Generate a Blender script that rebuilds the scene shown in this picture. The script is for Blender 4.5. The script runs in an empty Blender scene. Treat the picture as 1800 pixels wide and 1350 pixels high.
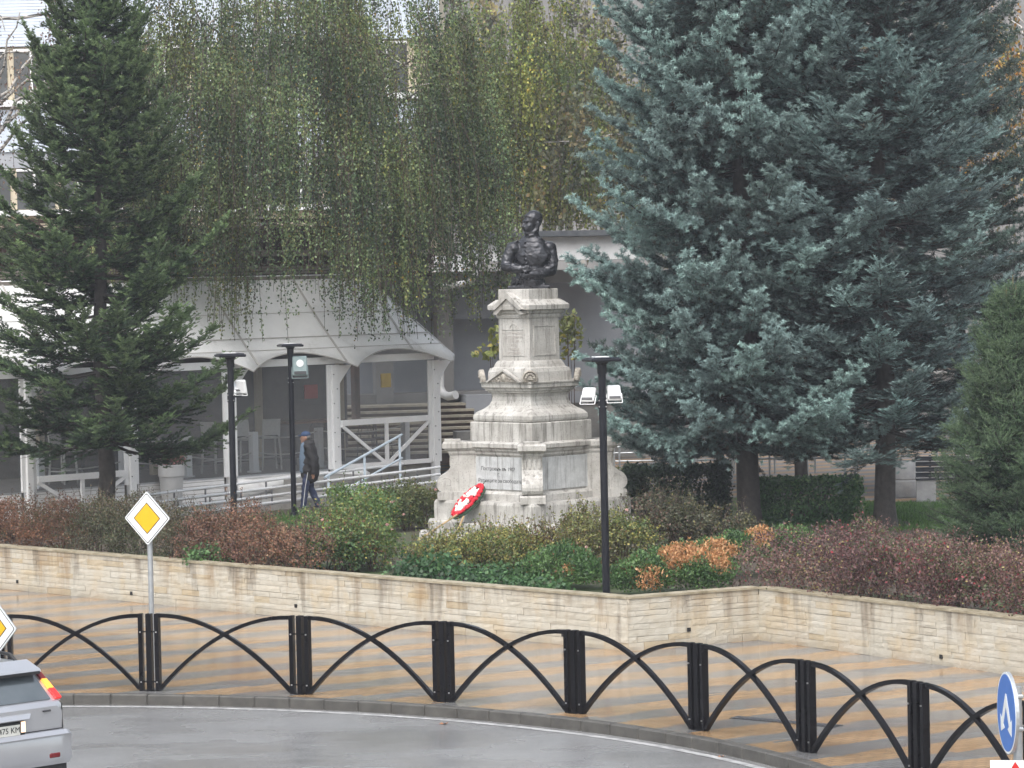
import bpy, bmesh, math, random
import numpy as np
from mathutils import Vector, Matrix

random.seed(7)
rng = np.random.default_rng(7)
scene = bpy.context.scene
COL = scene.collection
R = math.radians

# ------------------------------------------------------------------ camera
CAM_H = 5.4                      # lens height above the pavement
FOC = 5550.0                     # focal length in photograph pixels (1800 wide)
PITCH = math.atan(195 / FOC)
ROLL = R(1.2)
_f = np.array([0, math.cos(PITCH), -math.sin(PITCH)])
_u = np.array([0, math.sin(PITCH), math.cos(PITCH)])
_r = np.array([1.0, 0, 0])
RIGHT = math.cos(ROLL) * _r - math.sin(ROLL) * _u
UP = math.sin(ROLL) * _r + math.cos(ROLL) * _u
CAMP = np.array([0, 0, CAM_H])
cam_data = bpy.data.cameras.new('camera')
cam_data.sensor_width = 36
cam_data.lens = 36 * FOC / 1800
cam_data.clip_start = 0.5
cam_data.clip_end = 3000
cam = bpy.data.objects.new('camera', cam_data)
COL.objects.link(cam)
m = Matrix.Identity(4)
for i in range(3):
    m[i][0] = RIGHT[i]; m[i][1] = UP[i]; m[i][2] = -_f[i]; m[i][3] = CAMP[i]
cam.matrix_world = m
scene.camera = cam

# ------------------------------------------------------------------ sky, sun, exposure
SUN_EL, SUN_AZ = 56, 195         # azimuth clockwise from +Y; behind the camera, to its left
world = bpy.data.worlds.new('World')
scene.world = world
world.use_nodes = True
nt = world.node_tree
nt.nodes.clear()
sky = nt.nodes.new('ShaderNodeTexSky')
sky.sky_type = 'NISHITA'
sky.sun_disc = False
sky.sun_elevation = R(SUN_EL)
sky.sun_rotation = R(SUN_AZ)
sky.air_density = 1.6
sky.dust_density = 4.0
hs = nt.nodes.new('ShaderNodeHueSaturation')
hs.inputs['Saturation'].default_value = 0.42
bg = nt.nodes.new('ShaderNodeBackground')
bg.inputs['Strength'].default_value = 0.14
wo = nt.nodes.new('ShaderNodeOutputWorld')
nt.links.new(sky.outputs[0], hs.inputs['Color'])
nt.links.new(hs.outputs[0], bg.inputs['Color'])
nt.links.new(bg.outputs[0], wo.inputs[0])
sun_d = bpy.data.lights.new('sun', 'SUN')
sun_d.energy = 0.9
sun_d.angle = R(60)
sun_d.color = (1.0, 0.985, 0.965)
sun = bpy.data.objects.new('sun', sun_d)
COL.objects.link(sun)
sdir = Vector((math.sin(R(SUN_AZ)) * math.cos(R(SUN_EL)), math.cos(R(SUN_AZ)) * math.cos(R(SUN_EL)), math.sin(R(SUN_EL))))
sun.rotation_euler = (-sdir).to_track_quat('-Z', 'Y').to_euler()
sun.location = (-10, 0, 40)
scene.view_settings.view_transform = 'Standard'
scene.view_settings.look = 'None'
scene.view_settings.gamma = 1
scene.view_settings.use_curve_mapping = False
scene.view_settings.exposure = 1.12
scene.cycles.max_bounces = 6
scene.cycles.transparent_max_bounces = 12
scene.cycles.volume_bounces = 0

# ------------------------------------------------------------------ measuring helpers
def ray(x, y): return _f * FOC + RIGHT * (x - 900) - UP * (y - 675)
def at(x, y, z=0.0):
    d = ray(x, y); return CAMP + d * ((z - CAM_H) / d[2])
def atd(x, y, D):
    d = ray(x, y); return CAMP + d * (D / d[1])
def V(*a): return np.array(a, float)
def unit(v):
    v = np.asarray(v, float); return v / (np.linalg.norm(v) + 1e-12)

# ------------------------------------------------------------------ object helpers
def tag(o, label=None, cat=None, group=None, kind=None):
    if label: o['label'] = label
    if cat: o['category'] = cat
    if group: o['group'] = group
    if kind: o['kind'] = kind
    return o
def empty(name, loc=(0, 0, 0), rz=0, label=None, cat=None, group=None):
    o = bpy.data.objects.new(name, None)
    o.empty_display_size = 0.2
    COL.objects.link(o)
    o.location = loc; o.rotation_euler = (0, 0, rz)
    return tag(o, label, cat, group)
def root_matrix(o):
    if o is None: return Matrix.Identity(4)
    ml = Matrix.LocRotScale(o.location, o.rotation_euler, o.scale)
    return root_matrix(o.parent) @ ml
def link_mesh(name, me, mat_, parent=None, world=True):
    """link a mesh; coordinates given in world space are moved into the parent's frame"""
    o = bpy.data.objects.new(name, me)
    COL.objects.link(o)
    if mat_ is not None and not me.materials: me.materials.append(mat_)
    if parent is not None:
        o.parent = parent
        if world: me.transform(root_matrix(parent).inverted())
    return o
def fast_mesh(name, verts, faces_n, mat_, parent=None, cols=None, world=True):
    """verts (N,3) grouped faces_n by faces_n into faces; cols (N,3) tint per vertex"""
    me = bpy.data.meshes.new(name)
    n = len(verts); nf = n // faces_n
    me.vertices.add(n); me.vertices.foreach_set('co', np.ascontiguousarray(verts, np.float32).ravel())
    me.loops.add(n); me.loops.foreach_set('vertex_index', np.arange(n, dtype=np.int32))
    me.polygons.add(nf)
    me.polygons.foreach_set('loop_start', np.arange(0, n, faces_n, dtype=np.int32))
    me.polygons.foreach_set('loop_total', np.full(nf, faces_n, np.int32))
    if cols is not None:
        a = me.attributes.new('tint', 'FLOAT_COLOR', 'POINT')
        c = np.ones((n, 4), np.float32); c[:, :3] = cols
        a.data.foreach_set('color', c.ravel())
    me.update(calc_edges=True)
    return link_mesh(name, me, mat_, parent, world)

class MB:
    def __init__(s): s.v = []; s.f = []
    def add(s, vs, fs):
        b = len(s.v); s.v += [tuple(map(float, p)) for p in vs]; s.f += [tuple(b + i for i in f) for f in fs]; return s
    def box(s, c, size, rz=0.0, M=None):
        sx, sy, sz = [q / 2 for q in size]
        P = [(-sx, -sy, -sz), (sx, -sy, -sz), (sx, sy, -sz), (-sx, sy, -sz), (-sx, -sy, sz), (sx, -sy, sz), (sx, sy, sz), (-sx, sy, sz)]
        if M is None: M = Matrix.Rotation(rz, 3, 'Z')
        P = [Vector(c) + M @ Vector(p) for p in P]
        return s.add(P, [(0, 3, 2, 1), (4, 5, 6, 7), (0, 1, 5, 4), (1, 2, 6, 5), (2, 3, 7, 6), (3, 0, 4, 7)])
    def bbox(s, c, size, b, rz=0.0, M=None):
        """box with chamfered edges"""
        bm = bmesh.new(); bmesh.ops.create_cube(bm, size=1)
        bmesh.ops.scale(bm, vec=size, verts=bm.verts)
        bmesh.ops.bevel(bm, geom=bm.edges[:], offset=b, segments=1, affect='EDGES', profile=0.5)
        if M is None: M = Matrix.Rotation(rz, 3, 'Z')
        bm.verts.index_update()
        s.add([Vector(c) + M @ q.co for q in bm.verts], [[q.index for q in f.verts] for f in bm.faces])
        bm.free(); return s
    def beam(s, a, b, w, h, up=(0, 0, 1)):
        """box-section bar from a to b; w sideways, h along up"""
        a = Vector(a); b = Vector(b); d = (b - a)
        L = d.length; d.normalize(); u = Vector(up); sd = d.cross(u).normalized(); u = sd.cross(d)
        M = Matrix((sd, d, u)).transposed()
        return s.box((a + b) / 2, (w, L, h), M=M)
    def tube(s, path, rad, n=8, caps=True):
        path = [Vector(p) for p in path]; k = len(path)
        if not hasattr(rad, '__len__'): rad = [rad] * k
        rings = []; ref = None
        for i, p in enumerate(path):
            t = (path[min(i + 1, k - 1)] - path[max(i - 1, 0)]).normalized()
            if ref is None: ref = Vector((0, 0, 1)) if abs(t.z) < 0.9 else Vector((1, 0, 0))
            x = (ref - t * ref.dot(t)).normalized(); y = t.cross(x); ref = x
            rings.append([p + (x * math.cos(2 * math.pi * j / n) + y * math.sin(2 * math.pi * j / n)) * rad[i] for j in range(n)])
        vs = [q for r_ in rings for q in r_]; fs = []
        for i in range(k - 1):
            for j in range(n):
                fs.append((i * n + j, i * n + (j + 1) % n, (i + 1) * n + (j + 1) % n, (i + 1) * n + j))
        if caps: fs += [tuple(range(n - 1, -1, -1)), tuple((k - 1) * n + j for j in range(n))]
        return s.add(vs, fs)
    def lathe(s, c, prof, n=20):
        c = Vector(c); vs = []; fs = []; k = len(prof)
        for r_, z in prof:
            for j in range(n):
                a = 2 * math.pi * j / n; vs.append(c + Vector((r_ * math.cos(a), r_ * math.sin(a), z)))
        for i in range(k - 1):
            for j in range(n): fs.append((i * n + j, i * n + (j + 1) % n, (i + 1) * n + (j + 1) % n, (i + 1) * n + j))
        fs += [tuple(range(n - 1, -1, -1)), tuple((k - 1) * n + j for j in range(n))]
        return s.add(vs, fs)
    def loft(s, rings, caps=True, closed=True):
        n = len(rings[0]); vs = [p for r_ in rings for p in r_]; fs = []
        for i in range(len(rings) - 1):
            for j in range(n if closed else n - 1):
                fs.append((i * n + j, i * n + (j + 1) % n, (i + 1) * n + (j + 1) % n, (i + 1) * n + j))
        if caps: fs += [tuple(range(n - 1, -1, -1)), tuple((len(rings) - 1) * n + j for j in range(n))]
        return s.add(vs, fs)
    def prism(s, poly, ext):
        """flat polygon (3-D points) thickened by vector ext"""
        n = len(poly); e = Vector(ext); a = [Vector(p) for p in poly]
        return s.add(a + [p + e for p in a], [tuple(range(n - 1, -1, -1)), tuple(range(n, 2 * n))] + [(j, (j + 1) % n, n + (j + 1) % n, n + j) for j in range(n)])
    def build(s, name, mat_, parent=None, smooth=False, world=True, fix=True, auto=None):
        me = bpy.data.meshes.new(name); me.from_pydata(s.v, [], s.f); me.update()
        if fix:
            bm = bmesh.new(); bm.from_mesh(me); bmesh.ops.recalc_face_normals(bm, faces=bm.faces[:]); bm.to_mesh(me); bm.free()
        if smooth:
            me.shade_smooth()
            if auto: me.set_sharp_from_angle(angle=R(auto))
        return link_mesh(name, me, mat_, parent, world)

def text_mesh(name, body, size, M, mat_, parent, depth=0.004, align='CENTER'):
    cu = bpy.data.curves.new('lettering', 'FONT'); cu.body = body; cu.size = size
    cu.align_x = align; cu.align_y = 'CENTER'; cu.extrude = depth; cu.resolution_u = 2
    tmp = bpy.data.objects.new('lettering_tmp', cu); COL.objects.link(tmp)
    me = bpy.data.meshes.new_from_object(tmp.evaluated_get(bpy.context.evaluated_depsgraph_get()))
    bpy.data.objects.remove(tmp); bpy.data.curves.remove(cu)
    me.materials.clear()
    me.transform(M)
    return link_mesh(name, me, mat_, parent)
def frame(x, z, o):
    """matrix whose local x and y map to x and z (a sheet standing up), local z to the outward normal"""
    x = Vector(x).normalized(); z = Vector(z).normalized(); n = x.cross(z)
    M_ = Matrix.Identity(4)
    for i in range(3): M_[i][0] = x[i]; M_[i][1] = z[i]; M_[i][2] = n[i]; M_[i][3] = o[i]
    return M_

# ------------------------------------------------------------------ materials
class N:
    def __init__(s, name):
        s.m = bpy.data.materials.new(name); s.m.use_nodes = True; s.t = s.m.node_tree
        s.b = s.t.nodes['Principled BSDF']; s.out = s.t.nodes['Material Output']
    def new(s, k, **kw):
        n = s.t.nodes.new(k)
        for a, v in kw.items(): setattr(n, a, v)
        return n
    def link(s, a, b): s.t.links.new(a, b)
    def coord(s, what='Object'):
        return s.new('ShaderNodeTexCoord').outputs[what] if what != 'World' else s.new('ShaderNodeNewGeometry').outputs['Position']
    def mapping(s, vec, scale=(1, 1, 1), rot=(0, 0, 0), loc=(0, 0, 0)):
        n = s.new('ShaderNodeMapping'); s.link(vec, n.inputs[0])
        n.inputs['Scale'].default_value = scale; n.inputs['Rotation'].default_value = rot; n.inputs['Location'].default_value = loc
        return n.outputs[0]
    def noise(s, vec, scale, detail=4, rough=0.6):
        n = s.new('ShaderNodeTexNoise'); s.link(vec, n.inputs['Vector'])
        n.inputs['Scale'].default_value = scale; n.inputs['Detail'].default_value = detail; n.inputs['Roughness'].default_value = rough
        return n.outputs['Fac']
    def ramp(s, fac, stops, interp='LINEAR'):
        n = s.new('ShaderNodeValToRGB'); s.link(fac, n.inputs[0]); cr = n.color_ramp; cr.interpolation = interp
        while len(cr.elements) < len(stops): cr.elements.new(0.5)
        for e, (p, c) in zip(cr.elements, stops):
            e.position = p; e.color = (c, c, c, 1) if not hasattr(c, '__len__') else (*c, 1)
        return n.outputs[0]
    def mix(s, fac, a, b, mode='MIX'):
        n = s.new('ShaderNodeMix', data_type='RGBA', blend_type=mode)
        for i, v in ((0, fac), (6, a), (7, b)):
            if hasattr(v, 'links'): s.link(v, n.inputs[i])
            elif i == 0: n.inputs[0].default_value = v
            else: n.inputs[i].default_value = (*v, 1)
        return n.outputs[2]
    def math(s, op, a, b=0.0):
        n = s.new('ShaderNodeMath', operation=op)
        for i, v in ((0, a), (1, b)):
            if hasattr(v, 'links'): s.link(v, n.inputs[i])
            else: n.inputs[i].default_value = v
        return n.outputs[0]
    def bump(s, h, strength=0.4, dist=0.02):
        n = s.new('ShaderNodeBump'); s.link(h, n.inputs['Height']); n.inputs['Strength'].default_value = strength; n.inputs['Distance'].default_value = dist
        s.link(n.outputs[0], s.b.inputs['Normal'])
    def set(s, **kw):
        for k, v in kw.items():
            k = {'color': 'Base Color', 'rough': 'Roughness', 'metal': 'Metallic', 'spec': 'Specular IOR Level', 'coat': 'Coat Weight', 'emit': 'Emission Color', 'emits': 'Emission Strength', 'trans': 'Transmission Weight', 'alpha': 'Alpha', 'sheen': 'Sheen Weight'}[k]
            i = s.b.inputs[k]
            if hasattr(v, 'links'): s.link(v, i)
            elif hasattr(v, '__len__'): i.default_value = (*v, 1)
            else: i.default_value = v
        return s

def simple(name, c1, c2=None, scale=6.0, rough=0.6, metal=0, bump=0.0, bscale=None, spec=0.5, coat=0, space='World', rvar=0.0):
    n = N(name); co = n.coord(space)
    f = n.noise(co, scale)
    c2 = c2 or tuple(q * 0.75 for q in c1)
    n.set(color=n.ramp(f, [(0.32, c1), (0.68, c2)]), metal=metal, spec=spec, coat=coat)
    if rvar: n.set(rough=n.ramp(n.noise(co, scale * 2.3), [(0.3, max(0.02, rough - rvar)), (0.7, min(1, rough + rvar))]))
    else: n.set(rough=rough)
    if bump: n.bump(n.noise(co, bscale or scale * 6), bump, 0.01)
    return n.m

def leaf_mat(name, rough=0.5, trans=0.25, spec=0.35, vary=0.0):
    n = N(name); a = n.new('ShaderNodeAttribute', attribute_name='tint'); col = a.outputs['Color']
    if vary:     # each bough a little lighter, darker, bluer or greener than the next
        oi = n.new('ShaderNodeObjectInfo').outputs['Random']
        col = n.mix(1.0, col, n.ramp(oi, [(0.0, (1 - vary, 1 - vary, 1 - 1.1 * vary)), (0.5, (1, 1, 1)), (0.8, (1 + 0.5 * vary, 1 + 0.55 * vary, 1 + 0.4 * vary)), (1.0, (1 - 0.3 * vary, 1 - 0.1 * vary, 1 - 0.2 * vary))]), 'MULTIPLY')
    n.set(color=col, rough=rough, spec=spec)
    tr = n.new('ShaderNodeBsdfTranslucent'); n.link(col, tr.inputs['Color'])
    mx = n.new('ShaderNodeMixShader'); mx.inputs[0].default_value = trans
    n.link(n.b.outputs[0], mx.inputs[1]); n.link(tr.outputs[0], mx.inputs[2]); n.link(mx.outputs[0], n.out.inputs[0])
    return n.m

MT = {}
def mk_materials():
    # wet asphalt: worn light grey aggregate, smoother where water lies
    n = N('wet asphalt'); co = n.coord('World')
    big = n.noise(n.mapping(co, (0.5, 0.7, 1), (0, 0, R(-25))), 0.9, 5)
    fine = n.noise(co, 55, 4, 0.85)
    c = n.mix(0.6, n.ramp(big, [(0.3, (0.12, 0.12, 0.125)), (0.7, (0.21, 0.21, 0.215))]), n.ramp(fine, [(0.35, (0.05, 0.05, 0.052)), (0.62, (0.34, 0.34, 0.34))]))
    wet = n.noise(n.mapping(co, (0.35, 0.6, 1), (0, 0, R(-20)), (3, 1, 0)), 1.0, 3)
    n.set(color=c, rough=n.ramp(wet, [(0.38, 0.11), (0.62, 0.36)]), spec=0.5)
    n.bump(n.noise(co, 60, 3, 0.8), 0.25, 0.01); MT['asphalt'] = n.m
    # striped block paving, wet
    for key, dim in (('paving', 1.0), ('plaza', 0.8)):
        n = N('striped wet block paving ' + key); co = n.coord('World')
        ang = -R(34) if key == 'paving' else -R(20)
        st = n.mapping(co, (1, 1, 1), (0, 0, ang))
        sep = n.new('ShaderNodeSeparateXYZ'); n.link(st, sep.inputs[0])
        wob = n.math('MULTIPLY', n.math('SUBTRACT', n.noise(co, 1.6, 4), 0.5), 0.22)
        wn = n.new('ShaderNodeTexWhiteNoise', noise_dimensions='2D'); cell = n.new('ShaderNodeCombineXYZ')
        n.link(n.math('FLOOR', n.math('DIVIDE', n.math('ADD', sep.outputs[0], n.math('MULTIPLY', n.math('FLOOR', n.math('DIVIDE', sep.outputs[1], 0.1)), 0.37)), 0.6)), cell.inputs[0]); n.link(n.math('FLOOR', n.math('DIVIDE', sep.outputs[1], 0.1)), cell.inputs[1]); n.link(cell.outputs[0], wn.inputs['Vector'])
        stag = n.math('MULTIPLY', n.math('SUBTRACT', wn.outputs['Value'], 0.5), 0.16)
        ph = n.math('FRACT', n.math('DIVIDE', n.math('ADD', n.math('ADD', sep.outputs[1], wob), stag), 1.22))
        stripe = n.ramp(ph, [(0.0, 0.0), (0.47, 0.0), (0.49, 1.0), (0.98, 1.0), (1.0, 0.0)])
        bk = n.new('ShaderNodeTexBrick'); n.link(st, bk.inputs['Vector'])
        bk.inputs['Scale'].default_value = 1.0; bk.inputs['Brick Width'].default_value = 0.2; bk.inputs['Row Height'].default_value = 0.1
        bk.inputs['Mortar Size'].default_value = 0.006; bk.inputs['Color1'].default_value = (0, 0, 0, 1); bk.inputs['Color2'].default_value = (1, 1, 1, 1); bk.inputs['Mortar'].default_value = (0.5, 0.5, 0.5, 1)
        bsep = bk.outputs['Color']
        grey = n.mix(0.5, n.ramp(bsep, [(0, (0.14, 0.142, 0.147)), (1, (0.19, 0.192, 0.195))]), n.ramp(n.noise(co, 0.8, 4), [(0.3, (0.11, 0.11, 0.115)), (0.7, (0.20, 0.20, 0.195))]))
        ora = n.mix(0.5, n.ramp(bsep, [(0, (0.27, 0.165, 0.085)), (1, (0.38, 0.245, 0.135))]), n.ramp(n.noise(co, 0.7, 4), [(0.3, (0.24, 0.15, 0.08)), (0.7, (0.38, 0.26, 0.15))]))
        if dim < 1: grey = n.mix(1.0, grey, (dim, dim, dim), 'MULTIPLY'); ora = n.mix(1.0, ora, (dim, dim, dim), 'MULTIPLY')
        c = n.mix(stripe, grey, ora)
        c = n.mix(n.math('MULTIPLY', bk.outputs['Fac'], 0.8), c, (0.07, 0.06, 0.05))
        dirt = n.ramp(n.noise(n.mapping(co, (0.5, 1.6, 1), (0, 0, ang)), 0.7, 5), [(0.58, 0.0), (0.74, 0.5)])
        c = n.mix(dirt, c, (0.13, 0.095, 0.06))
        wet = n.noise(n.mapping(co, (0.5, 1.0, 1), (0, 0, ang)), 0.8, 3)
        n.set(color=c, rough=n.ramp(wet, [(0.42, 0.05), (0.62, 0.27)]) if key == 'paving' else 0.6, spec=0.5 if key == 'paving' else 0.3)
        hh = n.math('ADD', n.math('MULTIPLY', bk.outputs['Fac'], -0.7), n.noise(co, 45, 2))
        n.bump(hh, 0.12, 0.01); MT[key] = n.m
    # soil, lawn floor
    n = N('wet soil and thin grass'); co = n.coord('World')
    c = n.mix(n.ramp(n.noise(co, 0.5, 4), [(0.46, 0.0), (0.60, 1.0)]), n.ramp(n.noise(co, 14, 3), [(0.3, (0.04, 0.03, 0.022)), (0.7, (0.09, 0.07, 0.05))]), n.ramp(n.noise(co, 20, 3), [(0.3, (0.03, 0.055, 0.016)), (0.7, (0.055, 0.085, 0.026))]))
    n.set(color=c, rough=0.85); n.bump(n.noise(co, 30, 4), 0.6, 0.03); MT['soil'] = n.m
    # split cream limestone of the garden wall: colour differs stone by stone; rain stains
    n = N('split cream limestone'); co = n.coord('World')
    oi = n.new('ShaderNodeObjectInfo').outputs['Random']
    base = n.ramp(oi, [(0, (0.41, 0.37, 0.30)), (0.3, (0.48, 0.445, 0.375)), (0.6, (0.43, 0.395, 0.325)), (0.86, (0.51, 0.48, 0.415)), (0.95, (0.40, 0.315, 0.195)), (1, (0.37, 0.28, 0.16))])
    base = n.mix(0.35, base, n.ramp(n.noise(co, 9, 5), [(0.3, (0.39, 0.355, 0.29)), (0.7, (0.58, 0.555, 0.49))]))
    patch = n.noise(co, 1.7, 4, 0.6)
    base = n.mix(n.ramp(patch, [(0.5, 0.0), (0.66, 0.5)]), base, (0.46, 0.36, 0.22))
    sepz = n.new('ShaderNodeSeparateXYZ'); n.link(co, sepz.inputs[0]); topz = n.math('MULTIPLY', sepz.outputs[2], 0.16)
    st = n.math('ADD', n.noise(n.mapping(co, (1.9, 1.9, 0.22)), 1.0, 4, 0.62), topz)
    base = n.mix(n.ramp(st, [(0.60, 0.0), (0.74, 0.6)]), base, (0.26, 0.17, 0.085))
    st2 = n.math('ADD', n.noise(n.mapping(co, (2.6, 2.6, 0.35), (0, 0, 0), (7, 3, 1)), 1.0, 4, 0.6), topz)
    base = n.mix(n.ramp(st2, [(0.62, 0.0), (0.76, 0.7)]), base, (0.13, 0.105, 0.08))
    sep = n.new('ShaderNodeSeparateXYZ'); n.link(co, sep.inputs[0])
    low = n.math('ADD', sep.outputs[2], n.math('MULTIPLY', n.noise(co, 2.5, 4), 0.35))
    base = n.mix(n.ramp(low, [(0.16, 0.55), (0.34, 0.0)]), base, (0.27, 0.22, 0.16))
    n.set(color=base, rough=0.75, spec=0.4); n.bump(n.noise(co, 26, 5, 0.7), 0.7, 0.02); MT['limestone'] = n.m
    MT['mortar'] = simple('wall mortar', (0.40, 0.36, 0.29), (0.20, 0.17, 0.13), 8, 0.9, bump=0.4)
    MT['coping'] = simple('mossy coping slab', (0.20, 0.17, 0.11), (0.38, 0.335, 0.25), 5, 0.6, bump=0.5, bscale=30)
    MT['kerb'] = simple('wet concrete kerbstone', (0.055, 0.052, 0.047), (0.09, 0.085, 0.077), 5, 0.5, bump=0.25, bscale=50, rvar=0.12)
    MT['roadpaint'] = simple('worn white road paint', (0.50, 0.50, 0.50), (0.22, 0.22, 0.225), 7, 0.4, bump=0.2)
    # monument
    n = N('weathered limestone'); co = n.coord('World')
    b0 = n.ramp(n.noise(co, 2.2, 6, 0.65), [(0.28, (0.30, 0.285, 0.26)), (0.5, (0.43, 0.415, 0.39)), (0.74, (0.54, 0.53, 0.505))])
    drip = n.noise(n.mapping(co, (9, 9, 0.7)), 1.0, 5, 0.7)
    b0 = n.mix(n.ramp(drip, [(0.50, 0.0), (0.66, 0.8)]), b0, (0.14, 0.13, 0.115))
    spk = n.noise(co, 38, 3, 0.8)
    b0 = n.mix(n.ramp(spk, [(0.58, 0.0), (0.68, 0.8)]), b0, (0.10, 0.095, 0.09))
    n.set(color=b0, rough=0.78, spec=0.35); n.bump(n.noise(co, 40, 5, 0.7), 0.45, 0.012); MT['stone'] = n.m
    n = N('bluish marble panel'); co = n.coord('World')
    b0 = n.ramp(n.noise(co, 7, 6, 0.7), [(0.3, (0.38, 0.39, 0.395)), (0.55, (0.50, 0.51, 0.515)), (0.75, (0.60, 0.605, 0.60))])
    drip = n.noise(n.mapping(co, (14, 14, 0.6)), 1.0, 5, 0.75)
    b0 = n.mix(n.ramp(drip, [(0.52, 0.0), (0.68, 0.8)]), b0, (0.12, 0.115, 0.105))
    n.set(color=b0, rough=0.6); n.bump(n.noise(co, 50, 4, 0.7), 0.3, 0.01); MT['marble'] = n.m
    MT['carved'] = simple('carved dark-stained limestone', (0.42, 0.39, 0.34), (0.18, 0.16, 0.14), 14, 0.85, bump=1.0, bscale=34)
    MT['letter'] = simple('black cut lettering', (0.03, 0.03, 0.03), (0.16, 0.16, 0.155), 30, 0.7)
    MT['letter_faint'] = simple('worn cut lettering', (0.36, 0.33, 0.31), (0.42, 0.39, 0.36), 30, 0.8)
    n = N('wet dark bronze'); co = n.coord('World')
    n.set(color=n.ramp(n.noise(co, 9, 5), [(0.3, (0.018, 0.018, 0.022)), (0.7, (0.06, 0.062, 0.07))]), metal=0.55, rough=n.ramp(n.noise(co, 16, 4), [(0.3, 0.22), (0.7, 0.45)]), spec=0.6)
    n.bump(n.noise(n.mapping(co, (1, 1, 1.6)), 13, 4), 0.22, 0.03); MT['bronze'] = n.m
    # metals, paints
    MT['fence'] = simple('wet black fence paint', (0.004, 0.0037, 0.005), (0.006, 0.0055, 0.007), 3, 0.17, spec=0.16)
    MT['bolt'] = simple('zinc bolt', (0.6, 0.6, 0.6), rough=0.3, metal=0.9)
    MT['galv'] = simple('galvanised steel', (0.36, 0.38, 0.40), (0.46, 0.48, 0.50), 12, 0.4, metal=0.6)
    MT['steel'] = simple('wet stainless rail', (0.74, 0.75, 0.77), (0.64, 0.65, 0.67), 20, 0.25, metal=0.15)
    MT['steel_dark'] = simple('dull steel post', (0.12, 0.125, 0.14), (0.2, 0.2, 0.21), 20, 0.4, metal=0.5)
    MT['bluerail'] = simple('pale blue-grey painted rail', (0.42, 0.50, 0.58), (0.5, 0.57, 0.64), 14, 0.35)
    MT['pole'] = simple('anthracite lamp pole', (0.008, 0.009, 0.013), (0.012, 0.013, 0.018), 8, 0.35, spec=0.25)
    MT['lampwhite'] = simple('white floodlight casing', (0.72, 0.73, 0.74), (0.64, 0.65, 0.66), 20, 0.35)
    MT['lampgrey'] = simple('grey green floodlight casing', (0.20, 0.27, 0.28), (0.26, 0.32, 0.33), 20, 0.35)
    MT['lampdark'] = simple('dark floodlight fins', (0.05, 0.05, 0.055), rough=0.4)
    MT['solar'] = simple('dark solar panel', (0.012, 0.016, 0.03), (0.02, 0.024, 0.04), 20, 0.12, spec=0.7)
    MT['signwhite'] = simple('white retroreflective sheet', (0.74, 0.76, 0.77), (0.70, 0.72, 0.73), 10, 0.35)
    MT['signyellow'] = simple('yellow retroreflective sheet', (0.74, 0.42, 0.012), (0.70, 0.39, 0.01), 10, 0.35)
    MT['signblue'] = simple('blue retroreflective sheet', (0.022, 0.13, 0.46), (0.03, 0.15, 0.5), 10, 0.35)
    MT['signred'] = simple('red retroreflective sheet', (0.55, 0.02, 0.02), (0.5, 0.02, 0.02), 10, 0.35)
    MT['black'] = simple('matt black', (0.012, 0.012, 0.013), rough=0.55)
    MT['rubber'] = simple('black rubber', (0.018, 0.018, 0.018), rough=0.7, bump=0.2)
    # veranda
    n = N('rain-stained white awning cloth'); co = n.coord('World')
    f1 = n.noise(n.mapping(co, (1.4, 1.4, 0.9)), 1.6, 6, 0.68)
    c = n.ramp(f1, [(0.36, (0.92, 0.92, 0.92)), (0.60, (0.86, 0.86, 0.86)), (0.82, (0.50, 0.48, 0.45))])
    c = n.mix(n.ramp(n.noise(co, 30, 3, 0.8), [(0.66, 0.0), (0.76, 0.8)]), c, (0.25, 0.23, 0.2))
    n.set(color=c, rough=0.5, spec=0.4); n.bump(n.noise(co, 2.5, 3), 0.2, 0.05)
    tr = n.new('ShaderNodeBsdfTranslucent'); n.link(c, tr.inputs['Color']); mx = n.new('ShaderNodeMixShader'); mx.inputs[0].default_value = 0.16
    n.link(n.b.outputs[0], mx.inputs[1]); n.link(tr.outputs[0], mx.inputs[2]); n.link(mx.outputs[0], n.out.inputs[0]); MT['awning'] = n.m
    MT['whitewood'] = simple('white painted timber', (0.88, 0.885, 0.895), (0.82, 0.825, 0.84), 4, 0.45)
    MT['whiteboard'] = simple('white siding board', (0.86, 0.86, 0.87), (0.80, 0.80, 0.81), 4, 0.5, bump=0.1)
    MT['seam'] = simple('grey welded seam', (0.42, 0.40, 0.38), (0.52, 0.5, 0.48), 8, 0.6)
    n = N('clear rolled plastic sheet'); co = n.coord('World')
    tp = n.new('ShaderNodeBsdfTransparent'); tp.inputs[0].default_value = (0.86, 0.88, 0.9, 1)
    gl = n.new('ShaderNodeBsdfGlossy'); gl.inputs['Roughness'].default_value = 0.08
    df = n.new('ShaderNodeBsdfDiffuse'); df.inputs[0].default_value = (0.75, 0.77, 0.8, 1)
    bp = n.new('ShaderNodeBump'); n.link(n.noise(n.mapping(co, (1, 1, 0.5)), 2.2, 2), bp.inputs['Height']); bp.inputs['Strength'].default_value = 0.25; bp.inputs['Distance'].default_value = 0.05
    n.link(bp.outputs[0], gl.inputs['Normal'])
    m1 = n.new('ShaderNodeMixShader'); m1.inputs[0].default_value = 0.12; n.link(tp.outputs[0], m1.inputs[1]); n.link(df.outputs[0], m1.inputs[2])
    fr = n.new('ShaderNodeFresnel'); fr.inputs[0].default_value = 1.45
    m2 = n.new('ShaderNodeMixShader'); n.link(fr.outputs[0], m2.inputs[0]); n.link(m1.outputs[0], m2.inputs[1]); n.link(gl.outputs[0], m2.inputs[2])
    n.link(m2.outputs[0], n.out.inputs[0]); MT['pvc'] = n.m
    MT['rope'] = simple('pale rope', (0.55, 0.54, 0.51), (0.42, 0.41, 0.39), 60, 0.8)
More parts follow.
